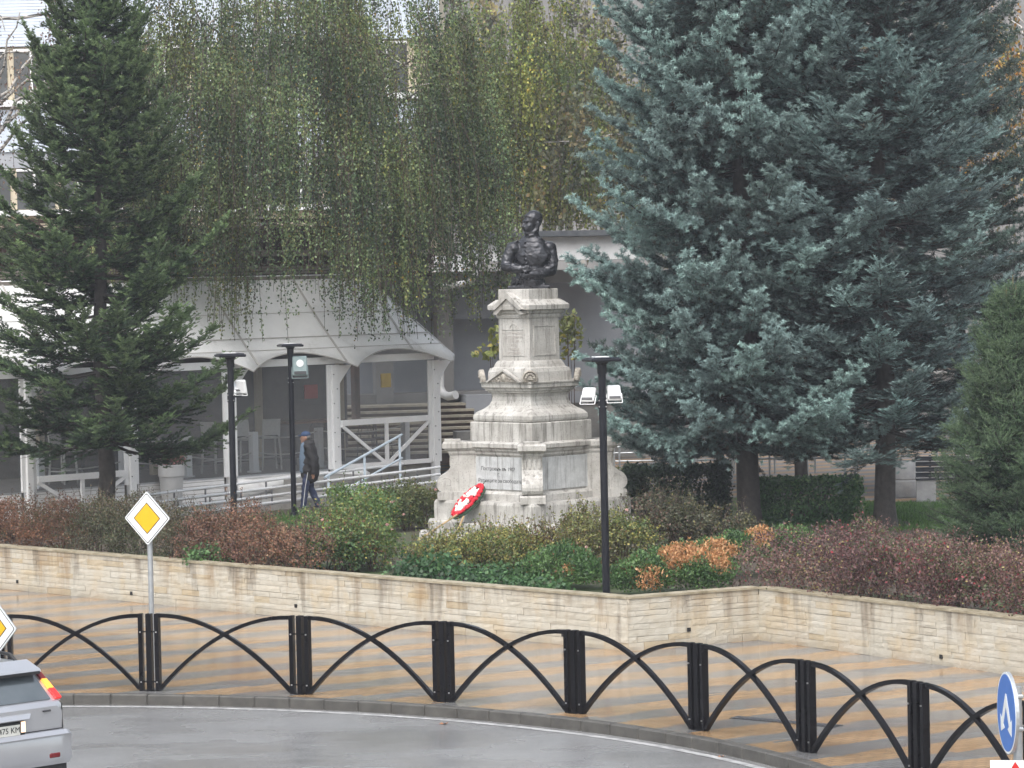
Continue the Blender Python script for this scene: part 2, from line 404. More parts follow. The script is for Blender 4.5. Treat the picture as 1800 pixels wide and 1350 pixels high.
    MT['deck'] = simple('grey deck boards', (0.30, 0.28, 0.26), (0.22, 0.205, 0.19), 6, 0.5)
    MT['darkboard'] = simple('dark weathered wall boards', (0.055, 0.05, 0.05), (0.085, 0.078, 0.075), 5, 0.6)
    MT['concrete'] = simple('stained concrete', (0.30, 0.295, 0.28), (0.20, 0.195, 0.185), 3, 0.7, bump=0.4)
    MT['binconcrete'] = simple('fine grey concrete', (0.27, 0.27, 0.275), (0.36, 0.36, 0.36), 6, 0.7, bump=0.4, bscale=60)
    MT['stepstone'] = simple('sandy stone step', (0.40, 0.36, 0.28), (0.26, 0.235, 0.19), 5, 0.6, bump=0.3)
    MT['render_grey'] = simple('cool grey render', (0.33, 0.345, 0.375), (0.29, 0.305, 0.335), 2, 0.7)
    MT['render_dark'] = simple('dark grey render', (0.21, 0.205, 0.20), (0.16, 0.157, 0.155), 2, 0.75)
    MT['render_white'] = simple('white render', (0.70, 0.71, 0.72), (0.60, 0.61, 0.62), 2.5, 0.6)
    MT['render_cream'] = simple('cream render', (0.56, 0.49, 0.36), (0.48, 0.42, 0.32), 2.5, 0.7)
    MT['slat'] = simple('pale blue cladding board', (0.60, 0.66, 0.75), (0.52, 0.58, 0.67), 3, 0.5)
    MT['glass'] = simple('dark window glass', (0.05, 0.055, 0.06), (0.08, 0.085, 0.09), 1.2, 0.08, spec=0.6)
    MT['drainwhite'] = simple('white downpipe', (0.56, 0.56, 0.56), (0.46, 0.455, 0.45), 6, 0.45)
    MT['sheetroof'] = simple('dark roof edge sheet', (0.10, 0.11, 0.125), (0.16, 0.17, 0.18), 5, 0.3, metal=0.3)
    MT['rustwood'] = simple('rotten brown timber', (0.09, 0.055, 0.04), (0.04, 0.028, 0.024), 6, 0.8, bump=0.6)
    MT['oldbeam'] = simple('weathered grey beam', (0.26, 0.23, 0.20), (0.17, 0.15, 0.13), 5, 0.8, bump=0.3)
    MT['wood'] = simple('varnished table wood', (0.22, 0.11, 0.05), (0.15, 0.075, 0.035), 6, 0.35)
    MT['chairwhite'] = simple('off-white plastic weave', (0.58, 0.57, 0.55), (0.48, 0.47, 0.45), 20, 0.5, bump=0.2)
    MT['chairdark'] = simple('dark bistro chair', (0.03, 0.03, 0.033), rough=0.5)
    MT['planter'] = simple('white plastic planter', (0.58, 0.58, 0.585), (0.5, 0.5, 0.505), 3, 0.45)
    MT['benchslat'] = simple('wet black bench slat', (0.02, 0.022, 0.028), (0.04, 0.042, 0.05), 6, 0.15, spec=0.7)
    MT['barkdark'] = simple('dark wet spruce bark', (0.018, 0.014, 0.013), (0.042, 0.035, 0.031), 12, 0.85, bump=1.0, bscale=26)
    MT['barkgrey'] = simple('grey brown bark', (0.058, 0.05, 0.045), (0.026, 0.022, 0.02), 9, 0.85, bump=1.0, bscale=30)
    n = N('birch bark'); co = n.coord('World')
    n.set(color=n.ramp(n.noise(n.mapping(co, (2, 2, 9)), 2.0, 4), [(0.42, (0.03, 0.028, 0.026)), (0.52, (0.38, 0.36, 0.33)), (0.8, (0.5, 0.48, 0.45))]), rough=0.7); MT['birchbark'] = n.m
    MT['twig'] = simple('thin brown twig', (0.09, 0.06, 0.045), (0.05, 0.035, 0.03), 20, 0.8)
    MT['needle'] = leaf_mat('conifer needles', 0.5, 0.12, 0.3, 0.34)
    MT['leaf'] = leaf_mat('deciduous leaves', 0.45, 0.3, 0.4)
    MT['petal'] = leaf_mat('flower petals', 0.6, 0.3, 0.3)
    # person
    MT['skin'] = simple('skin', (0.42, 0.24, 0.17), (0.36, 0.2, 0.14), 30, 0.5)
    MT['jacket'] = simple('dark jacket cloth', (0.014, 0.013, 0.014), (0.025, 0.023, 0.025), 14, 0.75, bump=0.3)
    MT['shirt'] = simple('blue grey jumper', (0.16, 0.22, 0.30), (0.12, 0.17, 0.24), 20, 0.8)
    MT['navy'] = simple('navy trousers', (0.018, 0.028, 0.07), (0.028, 0.04, 0.09), 12, 0.75)
    MT['capblue'] = simple('blue cap', (0.03, 0.065, 0.15), (0.025, 0.05, 0.12), 20, 0.7)
    MT['hair'] = simple('grey hair', (0.16, 0.155, 0.15), rough=0.7)
    # car
    n = N('silver car paint'); co = n.coord('World')
    n.set(color=n.ramp(n.noise(co, 3, 4), [(0.3, (0.50, 0.505, 0.53)), (0.7, (0.46, 0.465, 0.49))]), metal=0.7, rough=0.32, coat=0.7); MT['silver'] = n.m
    MT['carglass'] = simple('tinted rear glass', (0.05, 0.065, 0.075), (0.08, 0.095, 0.105), 2, 0.06, spec=0.8, coat=1.0)
    n = N('lit amber lamp'); n.set(color=(0.9, 0.3, 0.03), emit=(1.0, 0.38, 0.06), emits=0.55, rough=0.15); MT['amber'] = n.m
    n = N('lit red lamp'); n.set(color=(0.6, 0.02, 0.02), emit=(1.0, 0.05, 0.04), emits=0.25, rough=0.15); MT['redlamp'] = n.m
    MT['redlens'] = simple('red reflector', (0.16, 0.012, 0.015), rough=0.15)
    n = N('warm plate lamp'); n.set(color=(0.8, 0.6, 0.45), emit=(1.0, 0.68, 0.42), emits=0.7); MT['platelamp'] = n.m
    MT['plate'] = simple('number plate white', (0.62, 0.62, 0.58), rough=0.4)
    MT['plateblue'] = simple('number plate blue', (0.02, 0.05, 0.3), rough=0.4)
    MT['boardred'] = simple('flat red board', (0.45, 0.04, 0.03), rough=0.6)
    MT['boardyellow'] = simple('flat yellow board', (0.6, 0.4, 0.05), rough=0.6)
mk_materials()
HAZE = 0.0006
# ================================================================== GROUND
KC = V(-7.41, 29.98); KR = 11.32          # the kerb runs round a traffic circle
ROAD_Z = -0.13; GZ = 0.50                 # carriageway, garden and plaza level
def polar(r, a, z=0.0): return (KC[0] + r * math.cos(R(a)), KC[1] + r * math.sin(R(a)), z)
def sheet(name, polys, mat_, kind='structure', smooth=False):
    mb = MB()
    for p in polys: mb.add(p, [tuple(range(len(p)))])
    o = mb.build(name, mat_, fix=False, smooth=smooth)
    return tag(o, kind=kind)
sheet('road', [[(-400, -60, ROAD_Z), (400, -60, ROAD_Z), (400, 900, ROAD_Z), (-400, 900, ROAD_Z)]], MT['asphalt'])
sheet('pavement', [[polar(KR + 0.15, a), polar(75, a), polar(75, a - 5), polar(KR + 0.15, a - 5)] for a in range(190, -55, -5) if a > -50], MT['paving'])
mb = MB()
a = 104.0
while a > -14:
    mb.add([polar(11.08, a, ROAD_Z + 0.004), polar(11.19, a, ROAD_Z + 0.004), polar(11.19, a - 1, ROAD_Z + 0.004), polar(11.08, a - 1, ROAD_Z + 0.004)], [(0, 1, 2, 3)]); a -= 1
tag(mb.build('road_edge_line', MT['roadpaint'], fix=False), kind='structure')
# kerb: bedding strip and kerbstones
mb = MB()
for a in range(110, -20, -2):
    q = [polar(KR + 0.02, a, ROAD_Z - 0.1), polar(KR + 0.149, a, ROAD_Z - 0.1), polar(KR + 0.149, a, -0.02), polar(KR + 0.02, a, -0.02)]
    q2 = [polar(KR + 0.02, a - 2, ROAD_Z - 0.1), polar(KR + 0.149, a - 2, ROAD_Z - 0.1), polar(KR + 0.149, a - 2, -0.02), polar(KR + 0.02, a - 2, -0.02)]
    mb.loft([q, q2])
kerb = tag(mb.build('kerb', MT['kerb']), kind='structure')
ks = []
for k in range(3):
    b_ = MB(); b_.bbox((0, 0, 0), (0.492, 0.15, 0.21), 0.012)
    me = bpy.data.meshes.new('kerbstone'); me.from_pydata(b_.v, [], b_.f); me.materials.append(MT['kerb']); ks.append(me)
step = math.degrees(0.5 / KR)
a = 106.0; i = 0
while a > -14:
    o = bpy.data.objects.new('kerbstone', ks[i % 3]); COL.objects.link(o); o.parent = kerb
    o.location = polar(KR + 0.075, a, -0.101 + random.uniform(-0.003, 0.003)); o.rotation_euler = (0, 0, R(a - 90 + random.uniform(-0.25, 0.25)))
    a -= step; i += 1

# ------------------------------------------------------------------ garden wall corner points (foot of the wall)
W = [V(-11.05, 57.76, 0), V(1.575, 44.651, 0), V(3.515, 45.692, 0), V(9.6, 36.42, 0)]
def inward(p, q):
    d = unit(q - p); return V(-d[1], d[0], 0)
n1, n2, n3 = inward(W[0], W[1]), inward(W[1], W[2]), inward(W[2], W[3])
def off(t):
    """wall line moved t metres into the garden"""
    def isect(p, d, q, e):
        A = np.array([[d[0], -e[0]], [d[1], -e[1]]]); s_ = np.linalg.solve(A, (q - p)[:2]); return p + d * s_[0]
    d1, d2, d3 = W[1] - W[0], W[2] - W[1], W[3] - W[2]
    a0 = W[0] + n1 * t
    a1 = isect(W[0] + n1 * t, d1, W[1] + n2 * t, d2)
    a2 = isect(W[1] + n2 * t, d2, W[2] + n3 * t, d3)
    return [a0, a1, a2, W[3] + n3 * t]
e0, e1 = off(0.16), off(1.9)
def zz(p, z): return (p[0], p[1], z)
garden = [[zz(e0[i], 0.68), zz(e0[i + 1], 0.68), zz(e1[i + 1], 0.53), zz(e1[i], 0.53)] for i in range(3)]
back = [at(-60, 936, GZ), at(330, 914, GZ), at(540, 893, GZ), at(790, 873, GZ), at(1100, 866, GZ), at(1330, 878, GZ), at(1560, 884, GZ), at(1720, 884, GZ), at(1990, 905, GZ)]
inner = [zz(p, 0.53) for p in e1]
garden.append(inner + [zz(p, GZ + 0.02) for p in back[::-1]])
o = sheet('garden_soil', garden, MT['soil'])
sheet('plaza', [[zz(e0[0], 0.46), zz(e0[1], 0.46), zz(e0[2], 0.46), zz(e0[3], 0.46), (60, 30, 0.46), (70, 220, 0.46), (-70, 220, 0.46), (-60, 60, 0.46)]], MT['plaza'])

# ------------------------------------------------------------------ stone garden walls
def stone_meshes(k):
    out = []
    for q in range(k):
        nx, nz = 5, 3; vs = []; fs = []
        for j in range(nz):
            for i in range(nx):
                edge = i in (0, nx - 1) or j in (0, nz - 1)
                y = -0.5 + (random.uniform(0.0, 0.07) if edge else random.uniform(-0.08, 0.05))
                x = i / (nx - 1) - 0.5 + (0 if edge else random.uniform(-0.04, 0.04)); z = j / (nz - 1) - 0.5
                vs.append((x, y, z))
        for j in range(nz - 1):
            for i in range(nx - 1): fs.append((j * nx + i, j * nx + i + 1, (j + 1) * nx + i + 1, (j + 1) * nx + i))
        per = [i for i in range(nx)] + [j * nx + nx - 1 for j in range(1, nz)] + [(nz - 1) * nx + i for i in range(nx - 2, -1, -1)] + [j * nx for j in range(nz - 2, 0, -1)]
        b = len(vs)
        for p in per: vs.append((vs[p][0], 0.5, vs[p][2]))
        L_ = len(per)
        for i in range(L_): fs.append((per[(i + 1) % L_], per[i], b + i, b + (i + 1) % L_))
        me = bpy.data.meshes.new('stone'); me.from_pydata(vs, [], fs); me.materials.append(MT['limestone']); me.update(); out.append(me)
    return out
STONES = stone_meshes(14)
WALL_H = 0.745
def stone_wall(p, q, label, holes, mean, trim0=0.0, trim1=0.0):
    d = unit(q - p); L_ = np.linalg.norm(q - p); inn = V(-d[1], d[0], 0); rz = math.atan2(d[1], d[0])
    root = empty('garden_wall', tuple(p), 0, label, 'wall')
    mb = MB()
    c0 = p + inn * 0.03; c1 = q + inn * 0.03
    mb.prism([zz(c0 + d * trim0, -0.1), zz(c1 - d * trim1, -0.1), zz(c1 - d * trim1 + inn * 0.17, -0.1), zz(c0 + d * trim0 + inn * 0.17, -0.1)], (0, 0, WALL_H + 0.1))
    mb.build('wall_core', MT['mortar'], root)
    hts = [0.115, 0.085, 0.10, 0.085, 0.105, 0.08, 0.095, 0.08]; nc = len(hts); zc_ = 0.0
    for c in range(nc):
        s = 0.0; ch = hts[c]; z_mid = zc_ + ch / 2; zc_ += ch
        if c % 2: s = -random.uniform(0.1, 0.3)
        while s < L_ - 0.02:
            ln = random.choice([0.7, 0.85, 1.0, 1.0, 1.2, 1.45]) * mean
            s0, s1 = max(s, 0.0), min(s + ln, L_)
            if L_ - s1 < 0.12: s1 = L_; ln = 9
            if s1 - s0 > 0.04:
                o = bpy.data.objects.new('stone', random.choice(STONES)); COL.objects.link(o); o.parent = root
                pos = p + d * ((s0 + s1) / 2) + inn * (0.022 + random.uniform(-0.005, 0.005))
                o.location = (pos[0] - p[0], pos[1] - p[1], z_mid - 0.001)
                o.rotation_euler = (0, 0, rz); o.scale = (s1 - s0 - random.uniform(-0.002, 0.009), 0.06, ch - random.uniform(-0.001, 0.008))
            s += ln
    # coping slabs
    s = 0.0
    cm = MB(); cm.bbox((0, 0, 0), (1, 1, 1), 0.02)
    me = bpy.data.meshes.new('coping_slab'); me.from_pydata(cm.v, [], cm.f); me.materials.append(MT['coping'])
    while s < L_ - 0.01:
        s1 = min(s + 1.25, L_)
        if L_ - s1 < 0.4: s1 = L_
        o = bpy.data.objects.new('coping_slab', me); COL.objects.link(o); o.parent = root
        pos = p + d * ((s + s1) / 2) + inn * 0.088
        o.location = (pos[0] - p[0], pos[1] - p[1], WALL_H + 0.0165); o.rotation_euler = (0, 0, rz); o.scale = (s1 - s - 0.006, 0.235, 0.033)
        s = s1
    for t, z in holes:
        pos = p + d * t - inn * 0.013
        MB().box((pos[0], pos[1], z), (0.055, 0.02, 0.055), rz).build('weep_hole', MT['black'], root)
    return root
stone_wall(W[0], W[1], 'long cream stone wall running left from the corner, under the brown hedge', [(3.3, 0.16), (6.6, 0.15), (10.9, 0.2), (16.9, 0.15)], 0.47)
stone_wall(W[1], W[2], 'short cream stone wall between the two corners, below the browned conifer', [(1.0, 0.24)], 0.36, 0.17, 0.0)
stone_wall(W[2], W[3], 'cream stone wall at right, under the purple hedge', [(4.0, 0.12)], 0.40, 0.0, 0.0)

# ------------------------------------------------------------------ drain slot in the pavement
dA, dB = at(1290, 1261), at(1474, 1277)
mb = MB(); dd = unit(dB - dA); L_ = np.linalg.norm(dB - dA); rz = math.atan2(dd[1], dd[0]); cc = (dA + dB) / 2
mb.box((cc[0], cc[1], 0.002), (L_, 0.20, 0.006), rz)
dr = mb.build('drain_grate', MT['black'])
tag(dr, 'dark slotted drain strip set in the pavement behind the fence', 'drain')
for k in range(int(L_ / 0.06)):
    c = dA + dd * (0.03 + k * 0.06)
    MB().box((c[0], c[1], 0.008), (0.022, 0.17, 0.008), rz).build('bar', MT['steel_dark'], dr)

# ================================================================== FENCE
FANG = [97.2, 87.2, 77.4, 67.0, 56.6, 46.4, 35.9, 25.5, 14.9]
FR = 11.76; FH = 1.02
fence = empty('arched_fence', polar(FR, FANG[4]), 0, 'black steel railing of crossing arches following the kerb', 'fence')
tops = [V(*polar(FR, a)) for a in FANG[:-1]] + [V(4.20, 33.05, 0), V(5.13, 31.28, 0)]
for i, c in enumerate(tops):
    t = tops[min(i + 1, len(tops) - 1)] - tops[max(i - 1, 0)]; rz = math.atan2(t[1], t[0])
    b_ = MB(); b_.bbox((c[0], c[1], FH / 2 - 0.003), (0.075, 0.10, FH + 0.006), 0.006, rz); b_.build('post', MT['fence'], fence)
    b_ = MB(); b_.box((c[0], c[1], 0.006), (0.13, 0.15, 0.012), rz); b_.build('base_plate', MT['fence'], fence)
for i in range(len(tops) - 1):
    p, q = tops[i], tops[i + 1]; d = unit(q - p); nrm = V(d[1], -d[0], 0)
    a0, a1 = p + d * 0.115, q - d * 0.115
    rz = math.atan2(d[1], d[0])
    for c in (a0, a1):
        MB().bbox((c[0], c[1], FH / 2), (0.06, 0.09, FH), 0.005, rz).build('end_post', MT['fence'], fence)
    for c, s in ((a0, -1), (a1, 1)):
        for z in (0.12, 0.78):
            m0 = c + d * s * 0.055
            MB().box((m0[0], m0[1], z), (0.07, 0.02, 0.018), rz).build('connector', MT['fence'], fence)
            bq = c + nrm * 0.05
            MB().box((bq[0], bq[1], z), (0.016, 0.014, 0.016), rz).build('bolt', MT['bolt'], fence)
    L_ = np.linalg.norm(a1 - a0)
    for k, (s0, s1) in enumerate(((a0, a1), (a1, a0))):
        dirv = unit(s1 - s0); rings = []
        H0 = FH - 0.025 if k == 0 else FH - 0.028
        for j in range(15):
            t = j / 14; x = 0.03 + t * (L_ - 0.06)
            c = s0 + dirv * x; z = H0 * (1 - t * t) + 0.03 * t
            tx, tz = 1.0, -2 * t * H0 / (L_ - 0.06); ln = math.hypot(tx, tz)
            up = V(dirv[0] * (-tz / ln), dirv[1] * (-tz / ln), tx / ln); w = 0.028 if k == 0 else 0.0315; h = 0.024
            base = V(c[0], c[1], z)
            rings.append([base + nrm * w + up * h, base - nrm * w + up * h, base - nrm * w - up * h, base + nrm * w - up * h])
        b_ = MB(); b_.loft(rings); b_.build('arch', MT['fence'], fence)
# ================================================================== MONUMENT
MC = atd(932, 700, 59.0); MC = V(MC[0], 59.0, 0)
def mz(y): return CAM_H - (y - 479) * 59.0 / FOC
mon = empty('monument', (MC[0], MC[1], GZ), 0, 'tall weathered limestone monument pedestal with inscribed panels behind the shrubs', 'monument')
def sq(hd, z, ch=0.0):
    c = MC
    if ch <= 0: return [V(c[0], c[1] - hd, z), V(c[0] + hd, c[1], z), V(c[0], c[1] + hd, z), V(c[0] - hd, c[1], z)]
    k = ch
    return [V(c[0] - k, c[1] - hd + k, z), V(c[0] + k, c[1] - hd + k, z), V(c[0] + hd - k, c[1] - k, z), V(c[0] + hd - k, c[1] + k, z), V(c[0] + k, c[1] + hd - k, z), V(c[0] - k, c[1] + hd - k, z), V(c[0] - hd + k, c[1] + k, z), V(c[0] - hd + k, c[1] - k, z)]
def tier(name, prof, ch=0.012, mat_='stone', smooth=False):
    mb = MB(); mb.loft([sq(h, z, ch) for h, z in prof]); return mb.build(name, MT[mat_], mon)
px = 94.07
tier('step', [(2.52, 0.38), (2.52, 0.585), (2.50, 0.60)], 0.40)
tier('step', [(2.29, 0.60), (2.29, 0.80), (2.27, 0.815)], 0.34)
Z1 = 1.195
tier('plinth', [(1.86, 0.815), (1.86, Z1 - 0.05), (1.83, Z1)], 0.02)
tier('dado_foot', [(1.36, Z1), (1.36, Z1 + 0.12), (1.28, Z1 + 0.17)])
tier('dado', [(1.20, Z1 + 0.17), (1.20, 2.02)])
tier('dado_cornice', [(1.22, 2.02), (1.25, 2.05), (1.25, 2.08), (1.30, 2.12), (1.30, 2.15), (1.37, 2.18), (1.37, 2.25), (1.30, 2.28)])
tier('block', [(1.145, 2.28), (1.145, 2.62), (1.13, 2.64)])
tier('torus', [(1.05, 2.64), (1.09, 2.66), (1.105, 2.70), (1.10, 2.76), (1.06, 2.79), (1.03, 2.80)], 0.03)
tier('scotia', [(1.04, 2.80), (1.0, 2.825), (0.88, 2.875), (0.78, 2.94), (0.73, 3.02), (0.715, 3.10), (0.735, 3.16), (0.78, 3.18)])
tier('middle_cornice', [(0.80, 3.18), (0.80, 3.20), (0.85, 3.22), (0.85, 3.25), (0.92, 3.28), (0.92, 3.34), (0.95, 3.36), (0.95, 3.385)])
tier('upper_block', [(0.80, 3.385), (0.785, 3.56), (0.75, 3.63)])
tier('shaft_moulding', [(0.72, 3.63), (0.68, 3.65), (0.66, 3.70), (0.62, 3.75), (0.60, 3.77)])
tier('shaft', [(0.575, 3.77), (0.575, 4.56)])
tier('cap_moulding', [(0.60, 4.56), (0.62, 4.60), (0.62, 4.63), (0.67, 4.66), (0.67, 4.69), (0.71, 4.72)])
tier('cap', [(0.77, 4.72), (0.78, 4.80), (0.62, 4.90), (0.60, 4.905)])
tier('top_block', [(0.57, 4.905), (0.57, 5.09), (0.56, 5.10)])
# face frames: left-front face and right-front face (sheet x runs to the right as seen)
s2 = math.sqrt(0.5)
FACES = {'left': (V(s2, -s2, 0), V(-s2, -s2, 0)), 'right': (V(s2, s2, 0), V(s2, -s2, 0)), 'back': (V(-s2, s2, 0), V(s2, s2, 0)), 'rear': (V(-s2, -s2, 0), V(-s2, s2, 0))}
def facept(face, hd, u, z, o=0.0):
    x, n = FACES[face]; return MC * V(1, 1, 0) + n * (hd * s2 + o) + x * u + V(0, 0, z)
for fc in FACES:
    x, n = FACES[fc]
    # big marble panel of the dado
    hw = 0.60
    mb = MB(); mb.prism([facept(fc, 1.20, -hw, 1.40, -0.01), facept(fc, 1.20, hw, 1.40, -0.01), facept(fc, 1.20, hw, 2.0, -0.01), facept(fc, 1.20, -hw, 2.0, -0.01)], n * 0.03)
    mb.build('panel', MT['marble'], mon)
    # shaft panel with raised frame
    hw = 0.29; zt = 4.42 if fc != 'left' else 4.36
    for u0, u1, z0, z1 in ((-hw, -hw + 0.018, 3.86, zt), (hw - 0.018, hw, 3.86, zt), (-hw + 0.018, hw - 0.018, 3.86, 3.878), (-hw + 0.018, hw - 0.018, zt - 0.018, zt)):
        mb = MB(); mb.prism([facept(fc, 0.575, u0, z0, -0.005), facept(fc, 0.575, u1, z0, -0.005), facept(fc, 0.575, u1, z1, -0.005), facept(fc, 0.575, u0, z1, -0.005)], n * 0.017)
        mb.build('panel_frame', MT['stone'], mon)
# arched medallion over the shaft inscription
x, n = FACES['left']
mb = MB(); rings = []
for j in range(11):
    a = math.pi * j / 10; c, s = math.cos(a), math.sin(a); rr = []
    for r_, o_ in ((0.085, -0.005), (0.105, -0.005), (0.105, 0.016), (0.085, 0.016)): rr.append(facept('left', 0.575, -r_ * c, 4.36 + r_ * s, o_))
    rings.append(rr)
mb.loft(rings); mb.build('medallion_arch', MT['stone'], mon)
# gable of the cap, left and rear sides
for fc in ('left', 'back'):
    x, n = FACES[fc]
    zb, zp = 4.73, 5.045
    for (d0, th, hw) in ((0.06, 0.07, 0.42), (0.02, 0.05, 0.40)):
        outer = [(-hw, zb + 0.0), (0, zp), (hw, zb + 0.0)] if d0 > 0.03 else [(-hw, zb - 0.09), (0, zp - 0.085), (hw, zb - 0.09)]
        t_ = 0.085 if d0 > 0.03 else 0.055
        prof = outer + [(hw - 0.10, outer[2][1] - 0.015), (0, outer[1][1] - t_ - 0.03), (-hw + 0.10, outer[0][1] - 0.015)]
        mb = MB(); mb.prism([facept(fc, 0.62, u, z, 0.0) for u, z in prof], n * (0.09 + d0)); mb.build('gable', MT['stone'], mon)
    mb = MB(); mb.prism([facept(fc, 0.575, -0.33, 4.66), facept(fc, 0.575, 0.33, 4.66), facept(fc, 0.575, 0, 4.97)], n * 0.055); mb.build('gable_field', MT['stone'], mon)
    mb = MB(); mb.prism([facept(fc, 0.57, -0.40, 4.80, -0.3), facept(fc, 0.57, 0.40, 4.80, -0.3), facept(fc, 0.57, 0, 5.03, -0.3)], n * 0.44); mb.build('gable_roof', MT['stone'], mon)
# pediments on the middle cornice with carved field, four corner acroteria
for fc in ('left', 'back'):
    x, n = FACES[fc]
    mb = MB(); mb.prism([facept(fc, 0.90, -0.42, 3.385), facept(fc, 0.90, 0.42, 3.385), facept(fc, 0.90, 0, 3.60)], n * 0.05 - 0.0); pd = mb.build('pediment', MT['carved'], mon)
    for sgn in (-1, 1):
        mb = MB(); mb.prism([facept(fc, 0.90, sgn * 0.46, 3.385), facept(fc, 0.90, sgn * 0.41, 3.375), facept(fc, 0.90, 0.0, 3.585), facept(fc, 0.90, 0.0, 3.625)], n * 0.085); mb.build('raking_moulding', MT['stone'], pd)
    mb = MB(); c = facept(fc, 0.90, 0, 3.465, 0.055); rings = []
    for j in range(6):
        a = math.pi / 2 * j / 5; rings.append([c + x * (0.06 * math.cos(a) * math.cos(t)) + V(0, 0, 0.075 * math.cos(a) * math.sin(t)) + n * (0.04 * math.sin(a)) for t in np.linspace(0, 2 * math.pi, 14, endpoint=False)])
    mb.loft(rings, caps=False); mb.build('boss', MT['carved'], pd, smooth=True)
    for sgn in (-1, 1):
        for k in range(3):
            c = facept(fc, 0.90, sgn * (0.12 + 0.085 * k), 3.43 - 0.012 * k, 0.055)
            mb = MB(); mb.tube([c + x * (0.035 - 0.012 * k) * math.cos(t) + V(0, 0, (0.035 - 0.012 * k) * math.sin(t)) for t in np.linspace(0, 5.5, 9)], 0.014, 5); mb.build('carved_scroll', MT['carved'], pd)
for ax in (V(0, -1, 0), V(1, 0, 0), V(0, 1, 0), V(-1, 0, 0)):
    sd = V(-ax[1], ax[0], 0); c0 = MC * V(1, 1, 0) + ax * 0.87
    # a shell: half disc leaning outwards with ribs, rosette in the middle
    mb = MB(); rings = []
    for r_, o_ in ((0.155, -0.05), (0.155, 0.03), (0.13, 0.06), (0.105, 0.03), (0.03, 0.075)):
        rings.append([c0 + sd * (r_ * math.cos(t)) + V(0, 0, 3.385 + 0.055 + r_ * 1.1 * math.sin(t)) + ax * (o_ + 0.25 * max(0, r_ * math.sin(t)) ) for t in np.linspace(-0.35, math.pi + 0.35, 16)])
    mb.loft(rings, caps=True, closed=True); ac = mb.build('acroterion', MT['carved'], mon)
    for k in range(7):
        t = math.pi * (k + 0.5) / 7
        c = c0 + sd * (0.075 * math.cos(t)) + V(0, 0, 3.45 + 0.085 * math.sin(t)) + ax * 0.075
        bm = bmesh.new(); bmesh.ops.create_icosphere(bm, subdivisions=1, radius=0.026); bm.verts.index_update()
        mb = MB(); mb.add([Vector(c) + q.co for q in bm.verts], [[q.index for q in f.verts] for f in bm.faces]); bm.free(); mb.build('carved_leaf', MT['carved'], ac)
# consoles on the four corners of the dado
for ci, ax in enumerate((V(0, -1, 0), V(1, 0, 0), V(0, 1, 0), V(-1, 0, 0))):
    sd = V(-ax[1], ax[0], 0); o_ = MC * V(1, 1, 0)
    def P(r_, s_, z): return o_ + ax * r_ + sd * s_ + V(0, 0, z)
    prof = [(1.00, Z1 + 0.0), (1.76, Z1 + 0.0), (1.76, Z1 + 0.13), (1.72, Z1 + 0.15)]
    mb = MB(); mb.prism([P(r_, -0.235, z) for r_, z in [(1.0, Z1), (1.77, Z1), (1.77, Z1 + 0.12), (1.73, Z1 + 0.15), (1.0, Z1 + 0.15)]], sd * 0.47); mb.build('console_foot', MT['stone'], mon)
    scroll = [(1.0, Z1 + 0.15)]
    scroll += [(1.69, Z1 + 0.15), (1.745, Z1 + 0.185), (1.775, Z1 + 0.24), (1.78, Z1 + 0.30), (1.765, Z1 + 0.36), (1.725, Z1 + 0.42), (1.67, Z1 + 0.465), (1.61, Z1 + 0.50), (1.555, Z1 + 0.545), (1.52, Z1 + 0.60), (1.505, Z1 + 0.66), (1.50, Z1 + 0.74), (1.515, Z1 + 0.80), (1.54, Z1 + 0.845), (1.0, Z1 + 0.845)]
    mb = MB(); mb.prism([P(r_, -0.19, z) for r_, z in scroll], sd * 0.38); con = mb.build('console', MT['stone'], mon)
    for k in range(4):   # flutes of the console neck
        sx = -0.135 + 0.09 * k
        mb = MB(); mb.prism([P(1.40, sx - 0.022, Z1 + 0.63), P(1.53, sx - 0.022, Z1 + 0.63), P(1.53, sx - 0.022, Z1 + 0.80), P(1.40, sx - 0.022, Z1 + 0.80)], sd * 0.044); mb.build('flute', MT['stone'], con)
    for sgn in (-1, 1):   # carved spiral on each cheek
        pts = [P(1.58 + (0.14 - 0.014 * j) * math.cos(0.7 * j), sgn * 0.186, Z1 + 0.315 + (0.125 - 0.012 * j) * math.sin(0.7 * j)) for j in range(9)]
        MB().tube(pts, 0.011, 5).build('spiral', MT['stone'], con)
    mb = MB()
    mb.loft([[P(r0, -w, z), P(r1, -w, z), P(r1, w, z), P(r0, w, z)] for r0, r1, w, z in ((1.0, 1.53, 0.205, Z1 + 0.845), (1.0, 1.55, 0.215, Z1 + 0.875), (1.0, 1.55, 0.215, Z1 + 0.905), (1.0, 1.63, 0.25, Z1 + 0.95), (1.0, 1.66, 0.26, Z1 + 0.965), (1.0, 1.66, 0.26, Z1 + 1.05), (1.0, 1.62, 0.24, Z1 + 1.085))]); mb.build('abacus', MT['stone'], mon)
    mb = MB(); mb.box(P(1.47, 0, Z1 + 1.105), (0.30, 0.30, 0.036), math.atan2(ax[1], ax[0])); mb.build('abacus_pad', MT['stone'], mon)
